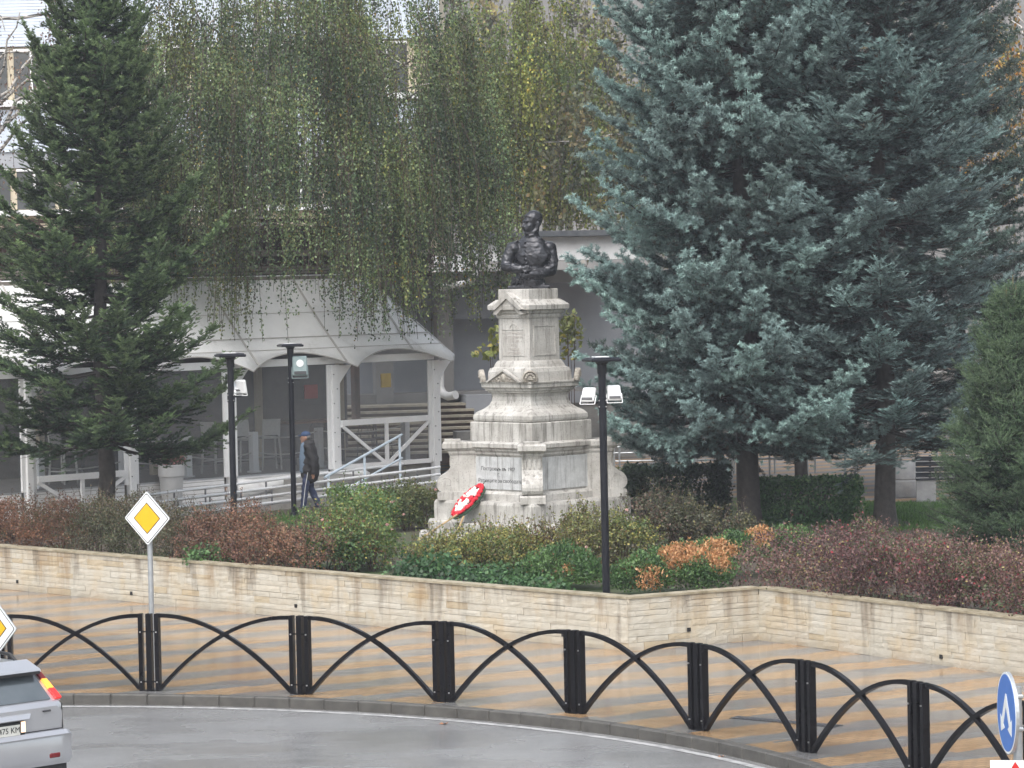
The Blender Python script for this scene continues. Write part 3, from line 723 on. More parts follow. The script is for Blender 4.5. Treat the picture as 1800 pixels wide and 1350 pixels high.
# black lettering on the left panel, faint lettering on the shaft
x, n = FACES['left']
for body, sz, z, u in (('Построенъ въ 1907', 0.098, 1.775, -0.02), ('Г.', 0.09, 1.66, 0.0), ('Ратниците за свободата', 0.098, 1.555, 0.03)):
    text_mesh('lettering', body, sz, frame(x, (0, 0, 1), facept('left', 1.20, u, z, 0.022)), MT['letter'], mon, 0.002)
for i, body in enumerate(('НА ЗАГИНАЛИТЕ', 'ЗА РОДИНАТА', 'ГЕРОИ', 'ОТЪ', 'ГРАДА И', 'ОКОЛИЯТА')):
    text_mesh('lettering', body, 0.066 if i != 2 else 0.09, frame(x, (0, 0, 1), facept('left', 0.575, 0, 4.28 - 0.075 * i, 0.002)), MT['letter_faint'], mon, 0.003)

# ------------------------------------------------------------------ sculpting helper: solids fused by voxel remesh
class Sculpt:
    def __init__(s): s.bm = bmesh.new()
    def ell(s, c, r, M=None, sub=2):
        g = bmesh.ops.create_icosphere(s.bm, subdivisions=sub, radius=1)['verts']
        for v in g:
            p = Vector((v.co.x * r[0], v.co.y * r[1], v.co.z * r[2]))
            if M is not None: p = M @ p
            v.co = p + Vector(c)
        return s
    def limb(s, pts, rad, k=7):
        for i in range(len(pts) - 1):
            a, b = Vector(pts[i]), Vector(pts[i + 1])
            n_ = max(2, int((b - a).length / (0.45 * min(rad[i], rad[i + 1]))) + 1)
            for j in range(n_ + 1):
                t = j / n_; r_ = rad[i] * (1 - t) + rad[i + 1] * t; s.ell(a.lerp(b, t), (r_, r_, r_), sub=2 if r_ > 0.03 else 1)
        return s
    def box(s, c, size, M=None):
        g = bmesh.ops.create_cube(s.bm, size=1)['verts']
        for v in g:
            p = Vector((v.co.x * size[0], v.co.y * size[1], v.co.z * size[2]))
            if M is not None: p = M @ p
            v.co = p + Vector(c)
        return s
    def build(s, name, mat_, parent, M, voxel, smooth_it=4, wrinkle=None):
        me = bpy.data.meshes.new(name); s.bm.to_mesh(me); s.bm.free()
        o = bpy.data.objects.new(name + '_tmp', me); COL.objects.link(o)
        r_ = o.modifiers.new('r', 'REMESH'); r_.mode = 'VOXEL'; r_.voxel_size = voxel
        q = o.modifiers.new('s', 'SMOOTH'); q.iterations = smooth_it; q.factor = 0.5
        m2 = bpy.data.meshes.new_from_object(o.evaluated_get(bpy.context.evaluated_depsgraph_get()))
        bpy.data.objects.remove(o); bpy.data.meshes.remove(me)
        m2.name = name; m2.materials.clear(); m2.shade_smooth()
        if wrinkle:
            co = np.empty(len(m2.vertices) * 3, np.float32); m2.vertices.foreach_get('co', co); co = co.reshape(-1, 3)
            nn = np.empty(len(m2.vertices) * 3, np.float32); m2.vertices.foreach_get('normal', nn); nn = nn.reshape(-1, 3)
            co += nn * wrinkle(co)[:, None]; m2.vertices.foreach_set('co', co.ravel()); m2.update()
        m2.transform(M)
        return link_mesh(name, m2, mat_, parent)

# ------------------------------------------------------------------ bronze bust (x right, y away, z up, seen from the street)
BZ = 5.10
bust = empty('bronze_bust', (MC[0], MC[1], BZ), 0, 'dark bronze bust of a man in braided tunic, arms folded, atop the pedestal', 'statue')
MX = Matrix.Translation((MC[0], MC[1], BZ))
S = Sculpt()
ty = R(-22)
Rz = Matrix.Rotation(ty, 3, 'Z')
S.ell((0.06, 0.02, 0.60), (0.40, 0.24, 0.33), Rz); S.ell((0.05, 0.0, 0.78), (0.33, 0.19, 0.15), Rz); S.ell((0.04, 0.02, 0.36), (0.30, 0.21, 0.34), Rz)
S.ell((0.02, 0.02, 0.14), (0.33, 0.24, 0.17), Rz); S.ell((0.08, 0.02, 0.87), (0.26, 0.15, 0.13), Rz)
S.box((0.02, 0.03, 0.03), (0.78, 0.42, 0.065)); S.box((0.02, 0.03, 0.075), (0.60, 0.36, 0.06))
# shoulders, arms
S.ell((-0.26, -0.02, 0.76), (0.14, 0.14, 0.13)); S.ell((0.40, 0.08, 0.76), (0.15, 0.15, 0.13))
S.limb([(-0.29, -0.03, 0.74), (-0.37, -0.06, 0.58), (-0.40, -0.11, 0.42)], [0.12, 0.112, 0.108])
S.limb([(-0.40, -0.11, 0.42), (-0.24, -0.25, 0.38), (-0.13, -0.29, 0.38)], [0.108, 0.09, 0.072])
S.limb([(0.43, 0.08, 0.74), (0.47, 0.03, 0.52), (0.44, -0.05, 0.33)], [0.125, 0.117, 0.112])
S.limb([(0.44, -0.05, 0.33), (0.26, -0.20, 0.27), (0.06, -0.27, 0.27)], [0.112, 0.092, 0.074])
# hands: right hand gripping, with fingers; left hand below
S.ell((-0.05, -0.31, 0.385), (0.075, 0.05, 0.05))
for k in range(4): S.limb([(-0.05 + 0.005 * k, -0.34, 0.43 - 0.028 * k), (0.02, -0.355, 0.42 - 0.028 * k), (0.035, -0.32, 0.40 - 0.028 * k)], [0.018, 0.018, 0.015])
S.limb([(-0.10, -0.33, 0.35), (-0.06, -0.36, 0.32), (-0.03, -0.36, 0.30)], [0.02, 0.018, 0.015])
S.ell((-0.02, -0.27, 0.26), (0.075, 0.05, 0.05))
for k in range(4): S.limb([(-0.07, -0.29, 0.29 - 0.026 * k), (-0.14, -0.29, 0.28 - 0.028 * k), (-0.16, -0.26, 0.25 - 0.026 * k)], [0.018, 0.017, 0.014])
S.limb([(-0.12, -0.30, 0.30), (-0.155, -0.33, 0.20), (-0.16, -0.32, 0.13)], [0.018, 0.012, 0.01])
# tunic front: buttons and braid rows, cuffs, sleeve folds
def chest(u, z):
    a = ty + u; return Vector((0.055 + 0.35 * math.sin(u) * math.cos(ty) + 0.0, 0, z))
for k in range(6):
    z = 0.87 - 0.08 * k
    pts = []
    for j in range(9):
        u = -0.24 + 0.06 * j; loc = Rz @ Vector((u, -0.232 + 0.95 * u * u + 0.9 * (z - 0.60) ** 2, 0)); pts.append((loc.x + 0.05, loc.y + 0.02, z - 0.03 * abs(u) / 0.26 + 0.012 * math.sin(j * 2.1 + k)))
    if k in (1, 3): S.limb(pts[2:-2], [0.006] * 5)
    loc = Rz @ Vector((0, -0.235, 0)); S.ell((loc.x + 0.05, loc.y + 0.015 + (0.05 if z > 0.8 else 0), z), (0.02, 0.02, 0.02), sub=1)
for k in range(3):
    S.limb([(-0.50 + 0.05 * k, -0.12 - 0.03 * k, 0.47 - 0.02 * k), (-0.40 + 0.05 * k, -0.235 - 0.02 * k, 0.45 + 0.005 * k), (-0.30 + 0.05 * k, -0.25, 0.48)], [0.016, 0.02, 0.012])
    S.limb([(0.36 - 0.06 * k, -0.18, 0.37 - 0.01 * k), (0.46 - 0.05 * k, -0.17, 0.40), (0.56 - 0.05 * k, -0.06, 0.42)], [0.012, 0.02, 0.014])
for a_, b_ in (((-0.39, -0.13, 0.70), (-0.33, -0.16, 0.60)), ((-0.44, -0.14, 0.62), (-0.37, -0.185, 0.54)), ((0.42, -0.06, 0.66), (0.50, -0.08, 0.52)), ((0.36, -0.07, 0.60), (0.44, -0.12, 0.46))): S.limb([a_, b_], [0.018, 0.014])
# epaulettes and standing collar
S.box((-0.24, -0.01, 0.875), (0.17, 0.12, 0.03), Matrix.Rotation(R(24), 3, 'Y').inverted()); S.box((0.35, 0.07, 0.875), (0.19, 0.13, 0.03), Matrix.Rotation(R(24), 3, 'Y'))
S.ell((0.10, 0.03, 0.965), (0.155, 0.145, 0.065)); S.limb([(0.10 + 0.125 * math.cos(t), 0.03 + 0.12 * math.sin(t), 1.0 + 0.02 * math.sin(t)) for t in np.linspace(0, 6.283, 13)], [0.022] * 13); S.limb([(0.10, 0.03, 0.93), (0.10, 0.02, 1.06)], [0.12, 0.11]); S.limb([(-0.015, -0.06, 1.01), (0.05, -0.11, 0.99), (0.13, -0.11, 1.0), (0.21, -0.03, 1.03)], [0.014] * 4)
# drapery tail at the foot
for k in range(5): S.limb([(-0.26 + 0.07 * k, -0.20, 0.20 - 0.02 * (k % 2)), (-0.30 + 0.08 * k, -0.17, 0.09)], [0.035, 0.028])
# head turned to the left of the picture
fwd = V(-0.84, -0.54, -0.01); fwd = unit(fwd); sdv = unit(np.cross(fwd, V(0, 0, 1))); hc = V(0.105, 0.01, 1.215)
HM = Matrix((Vector(fwd), Vector(sdv), Vector((0, 0, 1)))).transposed()
def hp(f_, s_, z): return tuple(hc + fwd * f_ + sdv * s_ + V(0, 0, z))
S.ell(hp(-0.02, 0, 0.06), (0.185, 0.15, 0.165), HM); S.ell(hp(0.06, 0, -0.06), (0.13, 0.115, 0.15), HM); S.ell(hp(0.118, 0, -0.178), (0.055, 0.058, 0.042), HM); S.ell(hp(0.06, 0, -0.15), (0.09, 0.085, 0.06), HM)
[S.limb([hp(0.115, q * 0.03, -0.185), hp(0.03, q * 0.09, -0.16), hp(-0.03, q * 0.112, -0.115), hp(-0.045, q * 0.12, -0.03)], [0.036, 0.036, 0.034, 0.03]) for q in (-1, 1)]
S.limb([hp(-0.03, 0, -0.05), (0.11, 0.03, 1.0)], [0.12, 0.115])
S.limb([hp(0.17, 0, 0.035), hp(0.212, 0, -0.035), hp(0.228, 0, -0.055)], [0.018, 0.024, 0.024]); S.ell(hp(0.19, 0.022, -0.062), (0.018, 0.016, 0.014), sub=1); S.ell(hp(0.19, -0.022, -0.062), (0.018, 0.016, 0.014), sub=1)
S.limb([hp(0.165, -0.085, 0.045), hp(0.182, -0.03, 0.05), hp(0.182, 0.03, 0.05), hp(0.165, 0.085, 0.045)], [0.016, 0.02, 0.02, 0.016])
for q in (-1, 1):
    S.ell(hp(0.155, q * 0.05, 0.012), (0.022, 0.026, 0.016), HM, 1); S.ell(hp(0.115, q * 0.08, -0.045), (0.045, 0.035, 0.03), HM, 1)
    S.limb([hp(0.178, 0, -0.092), hp(0.165, q * 0.04, -0.098), hp(0.135, q * 0.07, -0.105)], [0.02, 0.018, 0.01])      # moustache
    S.ell(hp(-0.045, q * 0.15, -0.005), (0.035, 0.02, 0.055), HM, 1); S.ell(hp(-0.03, q * 0.152, -0.045), (0.02, 0.014, 0.02), HM, 1)
S.limb([hp(0.165, -0.03, -0.125), hp(0.17, 0, -0.125), hp(0.165, 0.03, -0.125)], [0.013, 0.015, 0.013])
# cropped hair raised over the forehead
S.ell(hp(-0.035, 0, 0.10), (0.185, 0.158, 0.155), HM); S.limb([hp(0.10, -0.09, 0.125), hp(0.128, -0.03, 0.15), hp(0.128, 0.04, 0.155), hp(0.095, 0.095, 0.13)], [0.02, 0.022, 0.022, 0.018])
def wr(co):
    return 0.003 * (np.sin(co[:, 0] * 37 + np.sin(co[:, 2] * 22) * 2.3) * np.sin(co[:, 2] * 55 + co[:, 0] * 18 + co[:, 1] * 25)) * (co[:, 2] < 0.9)
S.build('figure', MT['bronze'], bust, MX, 0.0135, 2, wr)

# ------------------------------------------------------------------ funeral wreath leaning on the plinth
WT = atd(847, 853, 58.45); WB = atd(799, 909, 57.9)
ax = unit(WT - WB); wl = np.linalg.norm(WT - WB); sd = unit(V(s2, -s2, 0)); sd = unit(sd - ax * sd.dot(ax)); nr = unit(np.cross(sd, ax))
if nr[2] < 0: nr = -nr
wc = (WT + WB) / 2
wreath = empty('wreath', tuple(WB), 0, 'red and white flower wreath on two sticks leaning on the monument', 'wreath')
def wp(u, v, h): return wc + sd * u + ax * v + nr * h
def ball(c, r_, seedv):
    bm = bmesh.new(); bmesh.ops.create_icosphere(bm, subdivisions=1, radius=r_); rr = random.Random(seedv)
    for v in bm.verts: v.co *= rr.uniform(0.72, 1.2)
    bm.verts.index_update(); out = ([Vector(c) + v.co for v in bm.verts], [[v.index for v in f.verts] for f in bm.faces]); bm.free(); return out
MT['wr_red'] = simple('red silk flower', (0.62, 0.012, 0.03), (0.42, 0.006, 0.02), 40, 0.6)
MT['wr_white'] = simple('white silk flower', (0.78, 0.76, 0.72), (0.66, 0.62, 0.60), 40, 0.6)
MT['wr_green'] = simple('dark green wreath leaf', (0.02, 0.045, 0.025), (0.035, 0.07, 0.04), 20, 0.6)
mb = MB(); mb.prism([wp(0.225 * math.cos(t), (wl / 2) * 1.03 * math.sin(t), -0.05) for t in np.linspace(0, 2 * math.pi, 24, endpoint=False)], nr * 0.05); mb.build('backing', MT['wr_green'], wreath)
nr_ = 58
for k in range(nr_):
    t = 2 * math.pi * k / nr_
    for rr_ in (0.86, 1.0):
        MB().add(*ball(wp(0.185 * rr_ * math.cos(t), (wl / 2) * rr_ * 0.97 * math.sin(t), 0.03 + random.uniform(-0.015, 0.015)), 0.032, k)).build('red_flower', MT['wr_red'], wreath)
for k in range(170):
    u, v = random.uniform(-1, 1), random.uniform(-1, 1)
    if u * u + v * v > 1: continue
    red = abs(v + 0.02 - 0.12 * math.sin(4 * u)) < 0.14
    MB().add(*ball(wp(0.125 * u, wl / 2 * 0.76 * v, 0.035 + random.uniform(0, 0.03)), 0.032, k)).build('red_flower' if red else 'white_flower', MT['wr_red' if red else 'wr_white'], wreath)
for k in range(14):
    t = random.uniform(0, 6.28); c = wp(0.20 * math.cos(t), wl / 2 * 1.02 * math.sin(t), 0.0)
    MB().prism([c, c + sd * 0.03 * math.cos(t) + ax * 0.09 * math.sin(t) + nr * 0.02, c + sd * 0.09 * math.cos(t) + ax * 0.04 * math.sin(t)], nr * 0.004).build('leaf', MT['wr_green'], wreath)
MT['stick'] = simple('pale stick', (0.42, 0.30, 0.16), rough=0.7)
for p_, q_ in (((803, 905, 57.7), (741, 946, 57.0)), ((815, 908, 57.75), (800, 943, 57.0))):
    MB().tube([atd(*p_), atd(*q_)], 0.018, 6).build('stick', MT['stick'], wreath)
# ================================================================== TRAFFIC SIGNS
def sign_frame(c, n):
    n = unit(V(n[0], n[1], 0)); x = V(-n[1], n[0], 0); return c, x, n   # x to the right as the viewer of the face sees it
def face_pt(fr, u, v, o): c, x, n = fr; return c + x * u + V(0, 0, v) + n * o
def diamond(name, fr, s, o, th, mat_, parent, rnd=0.06):
    pts = []
    for k in range(4):
        a = math.pi / 2 * k; u0, v0 = math.cos(a) * s, math.sin(a) * s
        for da in (-1, 0, 1):
            # rounded corner
            r_ = rnd * s
            cu, cv = math.cos(a) * (s - r_ * 1.414), math.sin(a) * (s - r_ * 1.414)
            b = a + da * math.pi / 4; pts.append(face_pt(fr, cu + r_ * math.cos(b), cv + r_ * math.sin(b), o))
    mb = MB(); mb.prism(pts, fr[2] * th); return mb.build(name, mat_, parent)
def priority_sign(c, n, z0, label):
    fr = sign_frame(c, n); p = c - fr[2] * 0.045
    root = empty('priority_road_sign', (p[0], p[1], z0), 0, label, 'road sign', 'yellow and white diamond signs')
    MB().tube([(p[0], p[1], z0), (p[0], p[1], c[2] + 0.2)], 0.036, 10).build('pole', MT['galv'], root, smooth=True, auto=40)
    s = 0.366
    diamond('back_plate', fr, s, -0.008, 0.012, MT['galv'], root)
    diamond('white_border', fr, s * 0.985, 0.004, 0.002, MT['signwhite'], root)
    diamond('black_outline', fr, s * 0.93, 0.0061, 0.0015, MT['black'], root)
    diamond('white_field', fr, s * 0.895, 0.0077, 0.0015, MT['signwhite'], root)
    diamond('black_outline', fr, s * 0.585, 0.0093, 0.0015, MT['black'], root, 0.02)
    diamond('yellow_field', fr, s * 0.545, 0.0109, 0.0015, MT['signyellow'], root, 0.02)
    for dz in (-0.14, 0.14): MB().bbox((p[0], p[1], c[2] + dz), (0.09, 0.085, 0.03), 0.008).build('clamp', MT['galv'], root)
    return root
priority_sign(atd(259, 911, 42.2), (-0.46, -0.888), 0.0, 'whole yellow and white diamond sign on a grey pole before the stone wall')
priority_sign(atd(-11, 1103, 36.0), (-0.583, -0.812), ROAD_Z, 'diamond sign cut by the left edge of the picture, above the silver car')

c = atd(1770.5, 1253, 23.0); fr = sign_frame(c, (-0.997, -0.075))
p = c - fr[2] * 0.06
root = empty('round_blue_sign', (p[0], p[1], ROAD_Z), 0, 'round blue sign with two white downward arrows at the right edge', 'road sign')
pb = p + V(0.015, 0, 0)
MB().tube([(pb[0], pb[1], ROAD_Z), (pb[0], pb[1], c[2] + 0.19)], 0.034, 12).build('pole', MT['galv'], root, smooth=True, auto=40)
def disc(name, r_, o, th, mat_):
    mb = MB(); mb.prism([face_pt(fr, r_ * math.cos(t), r_ * math.sin(t), o) for t in np.linspace(0, 2 * math.pi, 40, endpoint=False)], fr[2] * th); mb.build(name, mat_, root)
disc('back_plate', 0.30, -0.02, 0.024, MT['galv']); disc('white_rim', 0.298, 0.0041, 0.002, MT['signwhite']); disc('blue_field', 0.283, 0.0062, 0.002, MT['signblue'])
for s in (-1, 1):
    def Q(u, v): return face_pt(fr, s * u, v, 0.0083)
    poly = [(0.0, 0.14), (0.0, 0.045), (0.088, -0.09), (0.045, -0.115), (0.165, -0.155), (0.178, -0.03), (0.138, -0.055), (0.012, 0.14)]
    MB().prism([Q(u, v) for u, v in poly], fr[2] * 0.002).build('arrow', MT['signwhite'], root)
for dz in (-0.12, 0.12): MB().bbox((pb[0], pb[1], c[2] + dz), (0.085, 0.085, 0.03), 0.008).build('clamp', MT['galv'], root)
# supplementary plate below, facing the street
pc = atd(1790, 1395, 22.9); fr2 = sign_frame(pc, (-0.12, -0.99))
def rect(name, hw, hh, o, th, mat_, u0=0, v0=0):
    MB().prism([face_pt(fr2, u0 - hw, v0 - hh, o), face_pt(fr2, u0 + hw, v0 - hh, o), face_pt(fr2, u0 + hw, v0 + hh, o), face_pt(fr2, u0 - hw, v0 + hh, o)], fr2[2] * th).build(name, mat_, root)
rect('lower_plate', 0.2, 0.245, 0.0, 0.012, MT['signwhite'])
MB().prism([face_pt(fr2, -0.02, 0.235, 0.0141), face_pt(fr2, -0.16, 0.0, 0.0141), face_pt(fr2, 0.14, 0.0, 0.0141)], fr2[2] * 0.002).build('red_triangle', MT['signred'], root)

# ================================================================== LAMP POSTS
def floodlight(root, c, M, mat_, w=0.20, h=0.24):
    big = mat_ == MT['lampgrey']
    if big: w, h = 0.30, 0.40
    """box floodlight with U bracket; local x right, y away, z up"""
    def T(p): return Vector(c) + M @ Vector(p)
    mb = MB(); mb.bbox(c, (w, 0.06, h), 0.02, M=M); cas = mb.build('floodlight', mat_, root)
    if big: MB().prism([T((0.075 * math.cos(t), -0.031, 0.05 + 0.075 * math.sin(t))) for t in np.linspace(0, 6.283, 18, endpoint=False)], M @ Vector((0, -0.012, 0))).build('lens', MT['signwhite'], cas)
    else: MB().bbox(T((0, -0.034, 0.02)), (w * 0.8, 0.008, h * 0.62), 0.003, M=M).build('lens', MT['signwhite'], cas)
    MB().bbox(T((0, -0.034, -h * 0.36)), (w * 0.82, 0.012, h * 0.16), 0.003, M=M).build('fins', MT['lampdark'], cas)
    mb = MB(); pts = [T((-w / 2 - 0.012, 0.02, 0)), T((-w / 2 - 0.012, 0.02, -h * 0.62)), T((w / 2 + 0.012, 0.02, -h * 0.62)), T((w / 2 + 0.012, 0.02, 0))]
    for a_, b_ in zip(pts, pts[1:]): mb.beam(a_, b_, 0.012, 0.012, up=(0, 1, 0))
    mb.build('bracket', mat_, cas)
    return cas
def lamp_post(base, ztop, label, heads, zarm, rz=0.3):
    root = empty('lamp_post', tuple(base), 0, label, 'lamp post', 'dark solar lamp posts round the monument')
    x, y, z = base
    MB().tube([(x, y, z - 0.05), (x, y, ztop - 0.09)], 0.055, 14).build('pole', MT['pole'], root, smooth=True, auto=40)
    MB().lathe((x, y, z), [(0.13, 0.0), (0.13, 0.02), (0.08, 0.03), (0.075, 0.12)], 14).build('base_flange', MT['pole'], root)
    MB().lathe((x, y, ztop - 0.20), [(0.068, 0.0), (0.068, 0.13), (0.10, 0.17), (0.03, 0.18)], 14).build('collar', MT['pole'], root)
    MB().bbox((x, y, ztop), (0.46, 0.46, 0.045), 0.012, rz).build('lamp_head', MT['pole'], root)
    MB().bbox((x, y, ztop + 0.031), (0.40, 0.40, 0.012), 0.003, rz).build('solar_panel', MT['solar'], root)
    MB().bbox((x - 0.02, y, ztop + 0.045), (0.22, 0.16, 0.014), 0.004, rz).build('sensor', MT['lampwhite'], root)
    MB().lathe((x, y, zarm - 0.09), [(0.066, 0.0), (0.066, 0.16)], 14).build('arm_clamp', MT['pole'], root)
    for k in range(4): MB().bbox((x + (-0.05 if k % 2 else 0.05), y - 0.055, zarm - 0.06 + 0.09 * (k // 2)), (0.018, 0.014, 0.018), 0.003).build('bolt', MT['bolt'], root)
    for dx, dy, dz, yaw, tilt, mk in heads:
        M_ = Matrix.Rotation(yaw, 3, 'Z') @ Matrix.Rotation(tilt, 3, 'X')
        MB().beam((x, y - 0.02, zarm), (x + dx, y + dy, zarm), 0.03, 0.03).build('arm', MT['pole'], root)
        floodlight(root, (x + dx, y + dy, zarm + 0.115 + dz), M_, MT[mk])
    return root
b = at(1066, 1051, 0.66)
lamp_post((b[0], b[1], 0.62), CAM_H - (633 - 477) * b[1] / FOC, 'nearest lamp post at the wall corner with two white floodlights', [(-0.20, 0.02, 0.0, R(-20), R(-35), 'lampwhite'), (0.17, 0.02, 0.02, R(8), R(-28), 'lampwhite')], 3.50)
b = atd(409, 940, 53.6)
lamp_post((b[0] + 0.03, b[1], 0.55), 4.10, 'leftmost lamp post rising from the brown hedge, white floodlights side on', [(0.05, 0.10, 0.02, R(60), R(-50), 'lampwhite'), (0.17, 0.08, 0.05, R(150), R(-12), 'lampwhite')], 3.40)
b = atd(517, 907, 64.2)
lamp_post((b[0], b[1], 0.50), 4.02, 'lamp post in front of the walking man with one grey-green floodlight', [(0.19, -0.03, 0.16, R(10), R(-6), 'lampgrey')], 3.33)

# ================================================================== CAR (x to its right, y forward, z up)
cp = atd(126, 1297, 33.0)
rzc = R(45)
fwdc = V(-s2, s2, 0); rgt = V(s2, s2, 0)
corner_local = V(0.86, -2.22, 0)
cbase = V(cp[0], cp[1], ROAD_Z) - rgt * corner_local[0] - fwdc * corner_local[1]
car = empty('car', tuple(cbase), rzc, 'silver estate car with roof rails seen from behind, cut by the left edge', 'car')
def ring(y, w0, w1, z0, z1, k=0.06):
    return [V(-w0 + k, y, z0), V(w0 - k, y, z0), V(w0, y, z0 + k), V(w1, y, z1 - k), V(w1 - k, y, z1), V(-w1 + k, y, z1), V(-w1, y, z1 - k), V(-w0, y, z0 + k)]
def cb(mb, name, mat_, parent=car, smooth=False, auto=35): return mb.build(name, mat_, parent, smooth=smooth, auto=auto, world=False)
mb = MB(); mb.loft([ring(-2.14, 0.82, 0.80, 0.50, 1.10), ring(-2.08, 0.88, 0.855, 0.46, 1.15), ring(-1.5, 0.90, 0.875, 0.30, 1.14), ring(0.8, 0.90, 0.875, 0.30, 1.08), ring(1.2, 0.90, 0.86, 0.30, 1.02), ring(2.0, 0.87, 0.80, 0.32, 0.92), ring(2.2, 0.78, 0.72, 0.36, 0.82)])
body = cb(mb, 'body', MT['silver'], smooth=True)
# greenhouse
mb = MB(); mb.loft([[V(-0.84, -2.07, 1.14), V(0.84, -2.07, 1.14), V(0.86, 0.95, 1.06), V(-0.86, 0.95, 1.06)], [V(-0.72, -1.78, 1.47), V(0.72, -1.78, 1.47), V(0.70, 0.15, 1.50), V(-0.70, 0.15, 1.50)]]); cb(mb, 'cabin', MT['silver'])
mb = MB(); mb.loft([[V(-0.73, -1.80, 1.465), V(0.73, -1.80, 1.465), V(0.71, 0.18, 1.495), V(-0.71, 0.18, 1.495)], [V(-0.70, -1.70, 1.53), V(0.70, -1.70, 1.53), V(0.66, 0.05, 1.55), V(-0.66, 0.05, 1.55)]]); cb(mb, 'roof', MT['silver'])
def gl(u, t):   # point on the rear slope: u sideways -1..1, t up 0..1
    w = 0.84 * (1 - t) + 0.72 * t; return V(u * w, -2.07 + 0.29 * t, 1.14 + 0.33 * t)
nb = unit(V(0, -0.75, 0.66))
mb = MB(); mb.prism([gl(-0.86, 0.06) + nb * 0.002, gl(0.86, 0.06) + nb * 0.002, gl(0.90, 0.90) + nb * 0.002, gl(-0.90, 0.90) + nb * 0.002], nb * 0.012); cb(mb, 'rear_window', MT['carglass'])
mb = MB(); mb.prism([V(-0.70, -1.93, 1.445), V(0.70, -1.93, 1.445), V(0.68, -1.72, 1.535), V(-0.68, -1.72, 1.535)], (0, 0.01, 0.028)); cb(mb, 'spoiler', MT['silver'])
mb = MB(); mb.box((0, -1.925, 1.44), (1.36, 0.03, 0.03)); cb(mb, 'spoiler_lip', MT['black'])
for s in (-1, 1):
    for y0, y1, t0 in ((-1.85, -1.05, 0), (-0.98, -0.1, 0), (-0.03, 0.6, 1)):
        z1 = 1.44; yt0 = y0 + 0.1 if y0 < -1.5 else y0; yt1 = y1 if not t0 else 0.12
        mb = MB(); mb.prism([V(s * 0.850, y0, 1.16), V(s * 0.855, y1, 1.14), V(s * 0.738, yt1, z1), V(s * 0.735, yt0, z1)], V(s * 0.012, 0, 0.004)); cb(mb, 'side_window', MT['carglass'])
    # tail lamp: lit amber upper section, red lower
    def tl(t0, t1, w0, w1, mat_, nm):
        mb = MB(); mb.prism([gl(s * w0, t0) + nb * 0.004, gl(s * 1.0, t0) + V(s * 0.012, 0, 0) + nb * 0.004, gl(s * 1.0, t1) + V(s * 0.012, 0, 0) + nb * 0.004, gl(s * w1, t1) + nb * 0.004], nb * 0.03 + V(0, 0, 0)); cb(mb, nm, mat_)
    tl(0.04, 0.33, 0.925, 0.93, MT['redlamp'], 'tail_lamp'); tl(0.34, 0.62, 0.93, 0.935, MT['amber'] if s > 0 else MT['redlens'], 'indicator'); tl(0.63, 0.90, 0.935, 0.94, MT['redlens'], 'brake_lamp')
    mb = MB(); pts = [V(s * 0.62, -1.62, 1.53), V(s * 0.62, -1.50, 1.605), V(s * 0.61, -1.1, 1.625), V(s * 0.59, -0.4, 1.625), V(s * 0.57, -0.05, 1.60), V(s * 0.57, 0.03, 1.54)]; mb.tube(pts, 0.02, 6); cb(mb, 'roof_rail', MT['black'])
    for yy in (-1.35, 1.35):
        mb = MB(); prof = [(0.20, -0.1), (0.30, -0.11), (0.345, -0.08), (0.345, 0.08), (0.30, 0.11), (0.20, 0.1)]; rings = []
        for t in np.linspace(0, 2 * math.pi, 24, endpoint=False): rings.append([V(s * 0.80 + q, yy + r_ * math.cos(t), 0.345 + r_ * math.sin(t)) for r_, q in prof])
        rings.append(rings[0]); mb.loft(rings, caps=False); wh = cb(mb, 'wheel', MT['rubber'])
        mb = MB(); mb.prism([V(s * 0.80 + s * 0.08, yy + 0.21 * math.cos(t), 0.345 + 0.21 * math.sin(t)) for t in np.linspace(0, 2 * math.pi, 20, endpoint=False)], V(s * 0.02, 0, 0)); cb(mb, 'rim', MT['galv'], wh)
    mb = MB(); mb.bbox((s * 0.98, 0.55, 1.12), (0.16, 0.1, 0.13), 0.03); cb(mb, 'mirror', MT['silver'])
    mb = MB(); mb.bbox((s * 0.66, 2.14, 0.74), (0.3, 0.12, 0.14), 0.03); cb(mb, 'headlight', MT['lampwhite'])
mb = MB(); mb.prism([V(-0.82, 0.93, 1.075), V(0.82, 0.93, 1.075), V(0.67, 0.2, 1.47), V(-0.67, 0.2, 1.47)], V(0, 0.008, 0.012)); cb(mb, 'windscreen', MT['carglass'])
# bumper with a bright rolled upper edge
mb = MB(); mb.loft([ring(-2.245, 0.74, 0.74, 0.54, 0.80, 0.05), ring(-2.22, 0.86, 0.86, 0.50, 0.84, 0.05), ring(-2.0, 0.925, 0.925, 0.48, 0.83, 0.05), ring(-1.62, 0.92, 0.92, 0.48, 0.78, 0.05)]); bp_ = cb(mb, 'bumper', MT['silver'], smooth=True)
mb = MB(); mb.loft([ring(-2.20, 0.80, 0.80, 0.36, 0.53, 0.03), ring(-1.7, 0.90, 0.90, 0.34, 0.52, 0.03)]); cb(mb, 'bumper_valance', MT['black'], bp_)
for s in (-1, 1):
    mb = MB(); mb.bbox((s * 0.62, -2.238, 0.60), (0.14, 0.03, 0.05), 0.008); cb(mb, 'reflector', MT['redlens'], bp_)
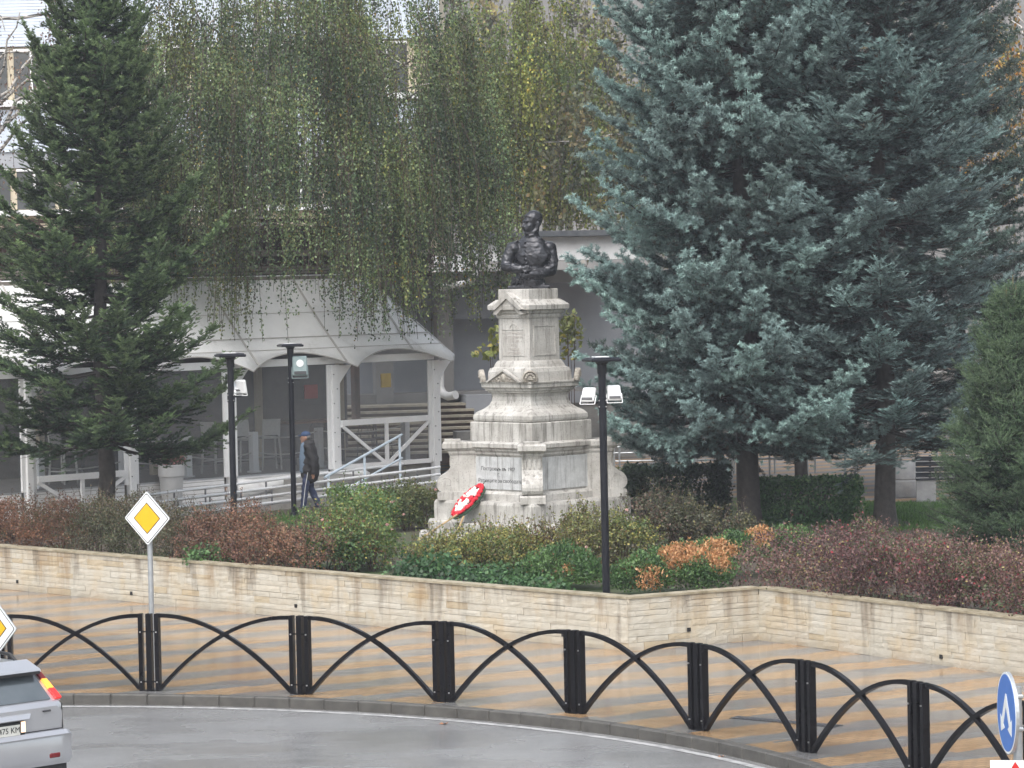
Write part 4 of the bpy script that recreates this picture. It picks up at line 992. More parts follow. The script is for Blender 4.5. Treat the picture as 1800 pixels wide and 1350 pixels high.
# tailgate details
mb = MB(); mb.loft([[V(-0.36, -2.15, 1.0), V(0.36, -2.15, 1.0), V(0.40, -2.135, 1.06), V(-0.40, -2.135, 1.06)], [V(-0.34, -2.20, 1.01), V(0.34, -2.20, 1.01), V(0.38, -2.17, 1.055), V(-0.38, -2.17, 1.055)]]); cb(mb, 'handle_strip', MT['silver'])
mb = MB(); mb.bbox((0.0, -2.150, 0.915), (0.62, 0.03, 0.15), 0.01); cb(mb, 'plate_recess', MT['black'])
mb = MB(); mb.bbox((-0.02, -2.166, 0.905), (0.52, 0.012, 0.11), 0.003); pl = cb(mb, 'number_plate', MT['plate'])
mb = MB(); mb.box((-0.255, -2.1745, 0.905), (0.045, 0.004, 0.106)); cb(mb, 'plate_band', MT['plateblue'], pl)
mb = MB(); mb.box((0.28, -2.168, 0.93), (0.05, 0.012, 0.11)); cb(mb, 'plate_lamp', MT['platelamp'])
tm = root_matrix(car) @ frame((1, 0, 0), (0, 0, 1), (0.01, -2.174, 0.905))
text_mesh('plate_lettering', 'CA 2475 KM', 0.085, tm, MT['black'], pl, 0.001)
mb = MB(); mb.tube([gl(0.05, 0.02) + nb * 0.03, gl(0.0, 0.10) + nb * 0.03, gl(-0.55, 0.17) + nb * 0.03], 0.012, 6); cb(mb, 'wiper', MT['black'])
for q0_, q1_ in ((V(-0.80, -2.148, 0.86), V(0.80, -2.148, 0.86)), (V(-0.80, -2.148, 0.86), V(-0.815, -2.12, 1.12)), (V(0.80, -2.148, 0.86), V(0.815, -2.12, 1.12))):
    mb = MB(); mb.beam(q0_, q1_, 0.008, 0.008, up=(0, 1, 0)); cb(mb, 'tailgate_seam', MT['black'])
mb = MB(); mb.loft([[V(-0.84, -2.255, 0.80), V(0.84, -2.255, 0.80), V(0.84, -2.20, 0.845), V(-0.84, -2.20, 0.845)], [V(-0.80, -2.262, 0.815), V(0.80, -2.262, 0.815), V(0.80, -2.21, 0.856), V(-0.80, -2.21, 0.856)]]); cb(mb, 'bumper_lip', MT['silver'], bp_)
mb = MB(); mb.bbox((0.60, -2.15, 1.06), (0.10, 0.02, 0.02), 0.004); cb(mb, 'badge', MT['lampdark'])

# ================================================================== WALKING MAN
pf = atd(542, 888, 66.8)
man = empty('person', (pf[0], pf[1], 0.46), 0, 'man in dark jacket, blue cap and navy trousers walking behind the lamp post', 'person')
MP = Matrix.Translation((pf[0], pf[1], 0.46))
S = Sculpt()    # body: head, neck, torso, arms, hands, legs in one skin (faces left)
S.ell((-0.03, 0, 1.56), (0.095, 0.075, 0.115)); S.ell((-0.07, 0, 1.52), (0.06, 0.06, 0.07)); S.limb([(-0.01, 0, 1.48), (0.0, 0, 1.38)], [0.055, 0.06])
S.limb([(-0.12, 0, 1.555), (-0.142, 0, 1.53)], [0.014, 0.016]); S.ell((-0.015, -0.075, 1.545), (0.025, 0.012, 0.035), sub=1); S.ell((-0.015, 0.075, 1.545), (0.025, 0.012, 0.035), sub=1)
S.ell((-0.115, 0, 1.475), (0.02, 0.03, 0.012), sub=1); S.ell((-0.10, 0, 1.45), (0.03, 0.035, 0.025), sub=1)
S.limb([(0.0, 0, 1.32), (0.02, 0, 1.10), (0.02, 0, 0.92)], [0.14, 0.14, 0.15])
for sy, k in ((-1, 1), (1, -1)):
    S.limb([(0.03, sy * 0.18, 1.34), (0.06 + 0.07 * k, sy * 0.22, 1.08), (0.02 + 0.12 * k, sy * 0.22, 0.83)], [0.06, 0.048, 0.038])
    hx, hy = 0.02 + 0.12 * k, sy * 0.22
    S.ell((hx - 0.005, hy, 0.775), (0.03, 0.02, 0.05))
    for f_ in range(4): S.limb([(hx - 0.03 + 0.018 * f_, hy, 0.74), (hx - 0.04 + 0.017 * f_, hy - sy * 0.008, 0.70), (hx - 0.045 + 0.016 * f_, hy - sy * 0.02, 0.675)], [0.0105, 0.010, 0.009])
    S.limb([(hx - 0.03, hy - sy * 0.01, 0.79), (hx - 0.055, hy - sy * 0.02, 0.745)], [0.012, 0.010])
    S.limb([(0.02, sy * 0.09, 0.90), (0.0 - 0.05 * k, sy * 0.09, 0.48), (0.06 - 0.16 * k, sy * 0.09, 0.08)], [0.085, 0.06, 0.042])
S.build('body', MT['skin'], man, MP, 0.013, 2)
S = Sculpt()    # jacket, open at the front
S.limb([(0.03, 0.0, 1.36), (0.05, 0, 1.10), (0.05, 0, 0.86), (0.05, 0, 0.76)], [0.16, 0.20, 0.215, 0.20]); S.ell((0.02, -0.17, 1.35), (0.085, 0.075, 0.075)); S.ell((0.02, 0.17, 1.35), (0.085, 0.075, 0.075))
for sy, k in ((-1, 1), (1, -1)): S.limb([(0.03, sy * 0.19, 1.34), (0.06 + 0.07 * k, sy * 0.225, 1.08), (0.02 + 0.12 * k, sy * 0.225, 0.84)], [0.09, 0.085, 0.07])
S.limb([(0.0, -0.06, 1.42), (0.03, 0.0, 1.43), (0.0, 0.06, 1.42)], [0.04, 0.045, 0.04])
S.build('jacket', MT['jacket'], man, MP, 0.018, 2, lambda co: 0.006 * np.sin(co[:, 2] * 38 + co[:, 0] * 15))
S = Sculpt(); S.limb([(-0.035, -0.03, 1.36), (-0.045, -0.04, 1.10), (-0.05, -0.04, 0.88)], [0.11, 0.13, 0.125]); S.build('jumper', MT['shirt'], man, MP, 0.016, 2)
S = Sculpt(); S.ell((0.02, 0, 0.86), (0.15, 0.15, 0.12))
for sy, k in ((-1, 1), (1, -1)): S.limb([(0.02, sy * 0.085, 0.88), (0.0 - 0.05 * k, sy * 0.09, 0.48), (0.06 - 0.16 * k, sy * 0.09, 0.09)], [0.105, 0.08, 0.066])
S.build('trousers', MT['navy'], man, MP, 0.014, 2, lambda co: 0.005 * np.sin(co[:, 2] * 45 + co[:, 0] * 20))
for sy, k in ((-1, 1), (1, -1)):
    S = Sculpt(); x0 = 0.06 - 0.16 * k; S.limb([(x0 + 0.05, sy * 0.09, 0.055), (x0 - 0.06, sy * 0.09, 0.048), (x0 - 0.15, sy * 0.09, 0.038)], [0.05, 0.045, 0.036]); S.build('shoe', MT['black'], man, MP, 0.012, 1)
    MB().tube([(pf[0] + 0.02, pf[1] + sy * 0.195, 1.3), (pf[0] - 0.05 * k, pf[1] + sy * 0.175, 0.94), (pf[0] + 0.06 - 0.16 * k, pf[1] + sy * 0.16, 0.56)], 0.008, 5).build('trouser_stripe', MT['lampwhite'], man)
S = Sculpt(); S.ell((-0.02, 0, 1.615), (0.108, 0.088, 0.075)); S.ell((-0.135, 0, 1.595), (0.065, 0.065, 0.012)); S.build('cap', MT['capblue'], man, MP, 0.010, 2)
S = Sculpt(); S.ell((0.02, 0, 1.56), (0.072, 0.080, 0.07)); S.build('hair', MT['hair'], man, MP, 0.010, 1)

# ================================================================== BENCH, BIN, PLAZA RAILINGS
bb = at(1610, 881, 0.46)
bench = empty('park_bench', (bb[0], bb[1], 0.46), R(-6), 'park bench with black slats and concrete ends, partly behind the small spruce', 'bench')
for xx in (0.22, 1.75):
    prof = [(-0.08, 0), (0.46, 0), (0.46, 0.10), (0.40, 0.22), (0.42, 0.42), (-0.10, 0.44), (-0.10, 0.36)]
    mb = MB(); mb.prism([V(xx - 0.20, y, z) for y, z in prof], (0.40, 0, 0)); mb.build('concrete_end', MT['binconcrete'], bench, world=False)
for k in range(4):
    mb = MB(); mb.bbox((1.0, -0.07 + 0.135 * k, 0.462), (2.0, 0.11, 0.04), 0.008); mb.build('seat_slat', MT['benchslat'], bench, world=False)
for k in range(4):
    M_ = Matrix.Rotation(R(-14), 3, 'X'); mb = MB(); mb.bbox((1.0, -0.12 - 0.03 * k, 0.56 + 0.115 * k), (2.0, 0.035, 0.095), 0.008, M=M_); sl = mb.build('back_slat', MT['benchslat'], bench, world=False)
    mb = MB(); mb.box((1.0, -0.145 - 0.03 * k, 0.607 + 0.115 * k), (1.98, 0.012, 0.006)); mb.build('glint_strip', MT['steel'], sl, world=False)  # pale strip painting the white glint between the back slats
for xx in (0.3, 1.7):
    mb = MB(); mb.beam((xx, -0.06, 0.45), (xx, -0.185, 0.97), 0.05, 0.02, up=(0, 1, 0)); mb.build('back_support', MT['black'], bench, world=False)
bb = at(1590, 874, 0.46)
bin_ = empty('litter_bin', (bb[0], bb[1], 0.46), 0, 'round grey concrete litter bin beside the bench', 'litter bin')
MB().lathe((bb[0], bb[1], 0.46), [(0.24, 0.0), (0.265, 0.03), (0.265, 0.36), (0.255, 0.37), (0.255, 0.39), (0.268, 0.40), (0.27, 0.76), (0.262, 0.78), (0.205, 0.78), (0.20, 0.55)], 28).build('drum', MT['binconcrete'], bin_, smooth=True, auto=40)
MB().lathe((bb[0], bb[1], 0.46), [(0.196, 0.56), (0.196, 0.60)], 20).build('liner', MT['black'], bin_)
def plaza_rail(p, q, h, n, label, rails=(1.0, 0.62)):
    p, q = V(*p), V(*q); root = empty('handrail', tuple(p), 0, label, 'railing', 'steel railings on the plaza')
    for k in range(n):
        c = p + (q - p) * (k / (n - 1)); MB().tube([c, c + V(0, 0, h)], 0.024, 6).build('post', MT['galv'], root)
    for f_ in rails: MB().tube([p + V(0, 0, h * f_) - (q - p) * 0.02, q + V(0, 0, h * f_) + (q - p) * 0.02], 0.022, 8).build('rail', MT['galv'], root)
A_, B_ = at(1090, 852, 0.46), at(1486, 846, 0.46)
plaza_rail(A_, B_, 0.88, 7, 'nearer steel handrail on the plaza behind the clipped hedges')
A_, B_ = at(1080, 836, 0.46), at(1720, 828, 0.46)
plaza_rail(A_, B_, 0.88, 10, 'farther steel handrail on the plaza, reaching behind the bench')

# ------------------------------------------------------------------ fallen leaves
def fallen(px_, py_, z, s, label, col):
    c = at(px_, py_, z); mb = MB(); n_ = 9
    pts = [c + V(s * (1 if k % 2 else 0.55) * math.cos(6.283 * k / n_), s * (1 if k % 2 else 0.55) * math.sin(6.283 * k / n_), 0.012 + 0.012 * math.sin(k * 2.0)) for k in range(n_)]
    mb.add([c + V(0, 0, 0.006)] + pts, [(0, 1 + k, 1 + (k + 1) % n_) for k in range(n_)]); o = mb.build('fallen_leaf', simple('dead leaf ' + str(px_), col, rough=0.6), fix=False)
    tag(o, label, 'leaf', 'fallen leaves on road and kerb')
fallen(781, 1273, ROAD_Z, 0.07, 'large brown fallen leaf lying on the asphalt by the white line', (0.28, 0.12, 0.05))
fallen(247, 1236, ROAD_Z, 0.055, 'small brown leaf in the gutter right of the car', (0.26, 0.11, 0.05))
fallen(402, 1238, ROAD_Z, 0.05, 'small orange leaf in the gutter below the second fence bay', (0.32, 0.14, 0.05))
fallen(1268, 1331, ROAD_Z, 0.045, 'small leaf in the gutter at lower right', (0.26, 0.12, 0.06))
fallen(1505, 938, 0.53, 0.09, 'pale scrap lying on the bare soil right of the spruce trunk', (0.55, 0.52, 0.47))
# ================================================================== VERANDA
VL, VR = V(-10.2, 66.0, 0), V(-1.80, 74.0, 0)     # foot of the front posts, left and right
vd = unit(VR - VL); vn = V(-vd[1], vd[0], 0)        # along the front; into the building
def on_front(pxx, inset=0.0):
    """front-line point seen at picture column pxx"""
    d = ray(pxx, 750); p0 = VL + vn * inset
    A = np.array([[d[0], -vd[0]], [d[1], -vd[1]]]); s_ = np.linalg.solve(A, p0[:2]); return V(d[0] * s_[0], d[1] * s_[0], 0)
DECK = 1.02
ver = empty('veranda', (VL[0], VL[1], 0.46), 0, 'white restaurant veranda with sloping cloth roof and clear plastic sides', 'veranda')
posts = [on_front(x) for x in (-135, 48, 229, 404, 587, 764)]
EZ = 3.40
for i, p in enumerate(posts):
    mb = MB(); mb.bbox((p[0], p[1], (EZ + 0.46) / 2), (0.17, 0.17, EZ - 0.46), 0.012, math.atan2(vd[1], vd[0])); po = mb.build('post', MT['whitewood'], ver)
    for s in (-1, 1):
        q = p + vd * s * 0.135; mb = MB(); mb.bbox((q[0], q[1], (EZ + DECK) / 2), (0.10, 0.06, EZ - DECK), 0.008, math.atan2(vd[1], vd[0])); mb.build('jamb', MT['whitewood'], po)
    for k in range(7):
        q = p - vn * 0.09 + vd * (0.05 if k % 2 else -0.05); MB().box((q[0], q[1], 1.2 + 0.33 * k), (0.022, 0.022, 0.022), math.atan2(vd[1], vd[0])).build('stud', MT['steel_dark'], po)
    if i:   # curved bracket under the eave
        q = p + vn * -0.02
        mb = MB(); mb.prism([q + V(0, 0, EZ - 0.02) + vd * 0.19, q + V(0, 0, EZ - 0.55) + vd * 0.08, q + V(0, 0, EZ - 0.02) + vd * 0.55], vn * 0.04); mb.build('bracket', MT['whitewood'], po)
# scalloped cloth roof: front slope, hip on the right
OV = 0.50; RD, RZ = 1.55, 5.46
eL = posts[0] - vn * OV - vd * 0.6; eR = posts[-1] - vn * OV + vd * 0.50
span = np.linalg.norm(eR - eL)
low = []      # scallop tips, seen just right of each post
for p in posts: low.append(np.dot(p - eL, vd) + 0.32)
def eave_z(t):
    """height of the valance edge along the eave; dips at each bracket, arches between"""
    z = EZ - 0.03; tips = [-2.0] + low[:-1] + [span - 0.3, span + 2]
    for a_, b_ in zip(tips, tips[1:]):
        if a_ <= t <= b_: return EZ - 0.05 + 0.40 * (math.sin(math.pi * (t - a_) / (b_ - a_)) ** 0.8)
    return z
nu, nv = 130, 7; grid = []
for i in range(nu + 1):
    t = span * i / nu; row = []
    for j in range(nv + 1):
        v = j / nv
        top = eL + vd * min(t, span - 0.2) * 1.0 + vn * (OV + RD); 
        e = eL + vd * t; k = min(1.0, (span - t) / 1.6)       # hip: the ridge stops short of the right end
        z0 = eave_z(t); zlow = EZ - 0.05; v0 = (z0 - zlow) / (RZ - zlow)
        vv = v0 if j == 0 else 0.22 + 0.78 * (j - 1) / (nv - 1)
        tt = t if t < span - 1.3 else span - 1.3 + (t - span + 1.3) * (1 - vv)
        row.append(eL + vd * tt + vn * ((OV + RD) * vv) + V(0, 0, zlow + (RZ - zlow) * vv - 0.05 * math.sin(math.pi * vv)))
    grid.append(row)
mb = MB(); vs = [p for r_ in grid for p in r_]
fs = [(i * (nv + 1) + j, (i + 1) * (nv + 1) + j, (i + 1) * (nv + 1) + j + 1, i * (nv + 1) + j + 1) for i in range(nu) for j in range(nv)]
mb.add(vs, fs)
roof = mb.build('cloth_roof', MT['awning'], ver, smooth=True, fix=False)
sol = roof.modifiers.new('thickness', 'SOLIDIFY'); sol.thickness = 0.012
# right end of the roof (hip face)
eB = eR + vn * (2 * OV + 3.2)
top_r = grid[-1][-1]
mb = MB(); mb.prism([grid[-1][0], grid[-1][-1], V(eB[0], eB[1], EZ - 0.05)], vd * 0.012); mb.build('cloth_hip', MT['awning'], roof)
# dark piping along the valance, seams across the cloth
mb = MB(); mb.tube([grid[i][0] + V(0, 0, -0.012) - vn * 0.004 for i in range(0, nu + 1)], 0.014, 5); mb.build('valance_edge', MT['seam'], roof)
for t in (0.07, 0.24, 0.42, 0.60, 0.77, 0.92):
    i = int(t * nu); pts = [grid[i][j] + V(0, 0, 0.012) - vn * 0.012 for j in range(nv + 1)]; mb = MB()
    for a_, b_ in zip(pts, pts[1:]): mb.beam(a_, b_, 0.06, 0.006, up=(-vn[0], -vn[1], 1))
    mb.build('seam', MT['seam'], roof)
for j, w in ((1, 0.014), (2, 0.02), (4, 0.012)):
    pts = [grid[i][j] + V(0, 0, 0.012) - vn * 0.012 for i in range(0, nu + 1, 5)]; mb = MB(); mb.tube(pts, w * 0.55, 4); mb.build('seam', MT['seam'], roof)
# front head beam
mb = MB(); a_, b_ = posts[0] + V(0, 0, EZ + 0.10), posts[-1] + V(0, 0, EZ + 0.10); mb.beam(a_ + vn * 0.02, b_ + vn * 0.02, 0.10, 0.16); mb.build('head_beam', MT['whitewood'], ver)
# bays: clear sheet, parapet boards or X-braced rail
BOT = {0: 1.0, 1: 1.0, 2: 1.0, 3: 1.0, 4: 1.05}
rz = math.atan2(vd[1], vd[0])
for i in range(5):
    p, q = posts[i] + vd * 0.19, posts[i + 1] - vd * 0.19; L_ = np.linalg.norm(q - p); mid = (p + q) / 2
    zb = BOT[i]
    a_, b_ = p + vn * 0.01, q + vn * 0.01
    mb = MB(); mb.add([V(a_[0], a_[1], zb), V(b_[0], b_[1], zb), V(b_[0], b_[1], EZ + 0.02), V(a_[0], a_[1], EZ + 0.02)], [(0, 1, 2, 3)]); pane = mb.build('clear_sheet', MT['pvc'], ver, fix=False)
    if i in (1, 4):
        z0, z1 = (0.56, 1.28) if i == 1 else (1.06, 2.06)
        fm = MB(); f0 = p - vn * 0.05; f1 = q - vn * 0.05
        MB().beam(f0 + V(0, 0, z1), f1 + V(0, 0, z1), 0.07, 0.13).build('top_rail', MT['whitewood'], ver)
        MB().beam(f0 + V(0, 0, z0), f1 + V(0, 0, z0), 0.07, 0.10).build('bottom_rail', MT['whitewood'], ver)
        m_ = (f0 + f1) / 2; MB().beam(m_ + V(0, 0, z0), m_ + V(0, 0, z1), 0.08, 0.06, up=tuple(vn)).build('stile', MT['whitewood'], ver)
        MB().beam(f0 + V(0, 0, z1 - 0.06), m_ + V(0, 0, z0 + 0.03) - vd * 0.06, 0.045, 0.075, up=(0, 0, 1)).build('brace', MT['whitewood'], ver)
        MB().beam(f1 + V(0, 0, z1 - 0.06), m_ + V(0, 0, z0 + 0.03) + vd * 0.06, 0.045, 0.075, up=(0, 0, 1)).build('brace', MT['whitewood'], ver)
    if i < 4:    # horizontal siding boards below the deck line
        nb_ = 7; hgt = (DECK + 0.02 - 0.44) / nb_
        for k in range(nb_):
            c = mid + vn * 0.03
            mb = MB(); mb.bbox((c[0], c[1], 0.44 + hgt * (k + 0.5)), (L_ + 0.02, 0.03, hgt - 0.010), 0.004, rz); mb.build('siding_board', MT['whiteboard'], ver)
    else:
        mb = MB(); c = mid + vn * 0.08; mb.box((c[0], c[1], 0.72), (L_ + 0.1, 0.06, 0.5), rz); mb.build('base_board', MT['concrete'], ver)
# rolled-up white tarpaulin hanging over the base
for (x0, x1, y0, y1) in ((415, 560, 838, 876), (560, 640, 826, 846)):
    pa, pb_ = on_front(x0, -0.1), on_front(x1, -0.1); rings = []
    for j in range(9):
        t = j / 8; c = pa * (1 - t) + pb_ * t
        zt = 0.98 - 0.02 * math.sin(6 * t); zb = (0.48 + 0.40 * t) if x0 < 500 else 0.86 + 0.05 * math.sin(5 * t)
        rings.append([c + V(0, 0, zt), c - vn * 0.10 + V(0, 0, zt - 0.06), c - vn * (0.16 + 0.05 * math.sin(9 * t)) + V(0, 0, (zt + zb) / 2), c - vn * 0.14 + V(0, 0, zb), c + V(0, 0, zb)])
    mb = MB(); mb.loft(rings); mb.build('rolled_tarpaulin', MT['awning'], ver, smooth=True)
# deck, interior wall, ceiling
DEP = 4.2
mb = MB(); A_, B_ = posts[0] - vd * 0.5, posts[-1] + vd * 0.1
mb.prism([V(A_[0], A_[1], 0.44) + vn * 0.13, V(B_[0], B_[1], 0.44) + vn * 0.13, V(B_[0], B_[1], 0.44) + vn * DEP, V(A_[0], A_[1], 0.44) + vn * DEP], (0, 0, DECK - 0.44)); mb.build('deck', MT['deck'], ver)
bk0, bk1 = A_ + vn * DEP, B_ + vn * DEP + vd * 0.8
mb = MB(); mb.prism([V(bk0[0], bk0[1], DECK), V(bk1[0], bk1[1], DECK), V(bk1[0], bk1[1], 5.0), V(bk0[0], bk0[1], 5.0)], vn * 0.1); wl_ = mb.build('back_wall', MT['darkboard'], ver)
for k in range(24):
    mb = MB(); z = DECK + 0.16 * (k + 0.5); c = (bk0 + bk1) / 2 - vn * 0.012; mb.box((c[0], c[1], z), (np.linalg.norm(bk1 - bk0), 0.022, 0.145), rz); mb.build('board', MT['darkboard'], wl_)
mb = MB(); mb.prism([V(*(A_ + vn * (RD - 0.1))[:2], RZ - 0.10), V(*(B_ + vn * (RD - 0.1) - vd * 1.2)[:2], RZ - 0.10), V(*(B_ + vn * DEP - vd * 1.2)[:2], RZ - 0.10), V(*(A_ + vn * DEP)[:2], RZ - 0.10)], (0, 0, 0.08)); mb.build('ceiling', MT['oldbeam'], ver)  # opaque, added over the back to darken the interior
for t in (0.12, 0.34, 0.55, 0.76, 0.93):
    c = A_ * (1 - t) + B_ * t + vn * 2.3; mb = MB(); mb.box((c[0], c[1], (DECK + 5.0) / 2), (0.14, 0.14, 5.0 - DECK), rz); mb.build('inner_post', MT['render_cream'], ver)

# ------------------------------------------------------------------ furniture on the deck
def deckpt(pxx, inset): 
    p = on_front(pxx, inset); return p
def rope_post(pxx, inset, h, label, nxt=None, sag=0.10):
    p = deckpt(pxx, inset); root = empty('rope_post', (p[0], p[1], DECK), 0, label, 'rope barrier', 'rope barriers inside the veranda')
    MB().bbox((p[0], p[1], DECK + h / 2), (0.16, 0.16, h), 0.01, rz).build('post', MT['whitewood'], root)
    MB().bbox((p[0], p[1], DECK + 0.02), (0.24, 0.24, 0.04), 0.01, rz).build('foot', MT['whitewood'], root)
    if nxt is not None:
        q = deckpt(*nxt)
        for f_ in (0.92, 0.5):
            pts = [p * (1 - t) + q * t + V(0, 0, DECK + h * f_ - sag * math.sin(math.pi * t)) for t in np.linspace(0, 1, 11)]
            MB().tube(pts, 0.016, 5).build('rope', MT['rope'], root)
rope_post(68, 0.8, 0.92, 'leftmost rope barrier post inside the veranda', (215, 0.8))
rope_post(215, 0.8, 0.92, 'rope barrier post behind the fir trunk', (328, 0.8))
rope_post(328, 0.8, 0.92, 'rope barrier post beside the flower planter', (445, 0.8))
rope_post(445, 0.8, 0.92, 'rope barrier post left of the high white chair', (560, 0.8))
rope_post(560, 0.8, 0.92, 'rope barrier post right behind the walking man', (712, 0.8))
rope_post(712, 0.8, 0.95, 'rope barrier post behind the braced rail')
def bar_chair(pxx, inset, yaw, label, k=1.0):
    p = deckpt(pxx, inset); root = empty('bar_chair', (p[0], p[1], DECK), yaw, label, 'chair', 'high white chairs on the deck')
    def L(mb, nm, mt='chairwhite'): mb.build(nm, MT[mt], root, world=False)
    for sx in (-1, 1):
        L(MB().beam((sx * 0.23, -0.21, 0), (sx * 0.19, -0.17, 0.72 * k), 0.035, 0.035, up=(0, 1, 0)), 'leg')
        L(MB().beam((sx * 0.23, 0.23, 0), (sx * 0.19, 0.19, 0.72 * k), 0.035, 0.035, up=(0, 1, 0)), 'leg')
        L(MB().beam((sx * 0.19, 0.18, 0.72 * k), (sx * 0.19, 0.25, 1.14 * k), 0.035, 0.03, up=(0, 1, 0)), 'back_stile')
        L(MB().beam((sx * 0.215, -0.19, 0.28 * k), (sx * 0.215, 0.21, 0.28 * k), 0.025, 0.025), 'side_rail')
    L(MB().bbox((0, 0, 0.735 * k), (0.44, 0.42, 0.035), 0.01), 'seat')
    mb = MB(); mb.prism([V(-0.21, 0.195, 0.80 * k), V(0.21, 0.195, 0.80 * k), V(0.21, 0.255, 1.17 * k), V(-0.21, 0.255, 1.17 * k)], (0, 0.02, 0)); L(mb, 'backrest')
    L(MB().beam((-0.21, -0.19, 0.28 * k), (0.21, -0.19, 0.28 * k), 0.025, 0.025), 'foot_rail')
bar_chair(472, 1.3, R(200), 'high white chair with tall back, left of the walking man')
bar_chair(378, 1.4, R(140), 'high white chair seen between the two dark lamp posts and the planter')
bar_chair(430, 1.2, R(30), 'high white chair whose seat shows right of the left lamp post')
bar_chair(110, 1.6, R(60), 'high white chair at far left behind the fir branches')
def table(pxx, inset, w, h, label, mt='wood'):
    p = deckpt(pxx, inset); root = empty('table', (p[0], p[1], DECK), rz, label, 'table')
    MB().bbox((0, 0, h), (w, 0.75, 0.05), 0.01).build('table_top', MT[mt], root, world=False)
    for sx in (-1, 1):
        for sy in (-1, 1): MB().box((sx * (w / 2 - 0.06), sy * 0.31, h / 2 - 0.012), (0.06, 0.06, h - 0.026)).build('leg', MT['chairdark'], root, world=False)
table(545, 2.4, 1.6, 0.98, 'brown wooden bar table behind the walking man')
table(255, 2.2, 1.2, 0.78, 'pale table behind the fir trunk', 'chairwhite')
table(130, 2.4, 1.0, 0.78, 'pale table at the far left of the deck', 'chairwhite')
def bistro(pxx, inset, yaw, label):
    p = deckpt(pxx, inset); root = empty('bistro_chair', (p[0], p[1], DECK), yaw, label, 'chair', 'dark bistro chairs on the deck')
    for sx in (-1, 1):
        for sy in (-1, 1): MB().tube([(sx * 0.2, sy * 0.2, 0), (sx * 0.17, sy * 0.17, 0.45)], 0.012, 5).build('leg', MT['chairdark'], root, world=False)
    MB().lathe((0, 0, 0.45), [(0.21, 0), (0.22, 0.015), (0.21, 0.03)], 14).build('seat', MT['chairdark'], root, world=False)
    MB().tube([(0.19 * math.cos(t), 0.19, 0.46 + 0.46 * math.sin(t)) for t in np.linspace(0, math.pi, 11)], 0.013, 5).build('back_hoop', MT['chairdark'], root, world=False)
    MB().tube([(0.11 * math.cos(t), 0.19, 0.46 + 0.36 * math.sin(t)) for t in np.linspace(0, math.pi, 11)], 0.009, 5).build('inner_hoop', MT['chairdark'], root, world=False)
bistro(645, 2.2, R(20), 'dark bistro chair behind the left brace of the rail')
bistro(672, 2.7, R(80), 'dark bistro chair behind the centre stile of the braced rail')
bistro(560, 3.2, R(160), 'dark bistro chair in the shade right of the walking man')
# planter with pink flowers
p = deckpt(299, -0.35); p = V(p[0], p[1], 0.46)
pl_ = empty('planter', tuple(p), 0, 'tall white planter with pink flowers in front of the veranda', 'planter')
MB().lathe(tuple(p), [(0.19, 0), (0.21, 0.02), (0.26, 0.62), (0.27, 0.70), (0.285, 0.71), (0.29, 0.95), (0.27, 0.96), (0.26, 0.90)], 24).build('pot', MT['planter'], pl_, smooth=True, auto=40)
PLANTER_TOP = p + V(0, 0, 0.96)
# flat red and yellow boards at the back of the veranda
for pxx, z, w, h, mk, lb in ((548, 2.62, 0.42, 0.34, 'boardred', 'red board on the dark back wall left of the white post'), (680, 2.85, 0.32, 0.34, 'boardyellow', 'yellow board on the back wall seen through the right bay')):
    c = on_front(pxx, DEP - 0.06) if pxx < 600 else on_front(pxx, DEP - 1.2); o = MB().bbox((c[0], c[1], z), (w, 0.03, h), 0.006, rz).build('wall_board', MT[mk]); tag(o, lb, 'board')

# ================================================================== RAMP
rp0, rp1 = at(300, 916, 0.46), at(772, 874, 0.46); rd = unit(rp1 - rp0); rn = V(-rd[1], rd[0], 0); RL = np.linalg.norm(rp1 - rp0)
ramp = empty('ramp', tuple(rp0), 0, 'low concrete access ramp with steel rails in front of the veranda', 'ramp')
mb = MB(); mb.prism([rp0, rp1, rp1 + V(0, 0, 0.30), rp0 + V(0, 0, 0.06)], rn * 1.3); mb.build('ramp_slab', MT['concrete'], ramp)
for o_, hs_, nm in ((0.06, (0.05, 0.20, 0.36), 'near'), (1.24, (0.22, 0.40), 'far')):
    n_ = 9
    for k in range(n_):
        t = (k + 0.3) / n_; c = rp0 + rd * RL * t + rn * o_; g = 0.06 + 0.24 * t
        MB().tube([c + V(0, 0, g - 0.02), c + V(0, 0, g + hs_[-1])], 0.02, 6).build('post', MT['steel_dark'], ramp)
    for h_ in hs_:
        MB().tube([rp0 + rn * o_ + V(0, 0, 0.06 + h_), rp0 + rd * (RL + 0.1) + rn * o_ + V(0, 0, 0.30 + h_)], 0.03, 8).build('rail', MT['steel'], ramp)
# pale blue stair handrail
q0, q1 = atd(573, 838, 68.6), atd(706, 764, 70.6)
sr = empty('stair_handrail', (q0[0], q0[1], 0.46), 0, 'pale blue handrail slanting up to the veranda in front of the braced rail', 'handrail')
MB().tube([q0 + unit(q0 - q1) * 0.05, q1], 0.03, 8).build('rail', MT['bluerail'], sr)
dz_ = V(0, 0, -0.52); MB().tube([q0 * 0.9 + q1 * 0.1 + dz_, q1 + dz_], 0.025, 8).build('rail', MT['bluerail'], sr)
for t in (0.03, 0.50, 0.97):
    c = q0 * (1 - t) + q1 * t; MB().beam((c[0], c[1], 0.46), (c[0], c[1], c[2]), 0.05, 0.05, up=(0, 1, 0)).build('post', MT['bluerail'], sr)
st = empty('ramp_steps', tuple(V(*(rp1 + rn * 1.5)[:2], 0.46)), 0, 'low grey steps beside the ramp, under the slanting blue handrail', 'steps')
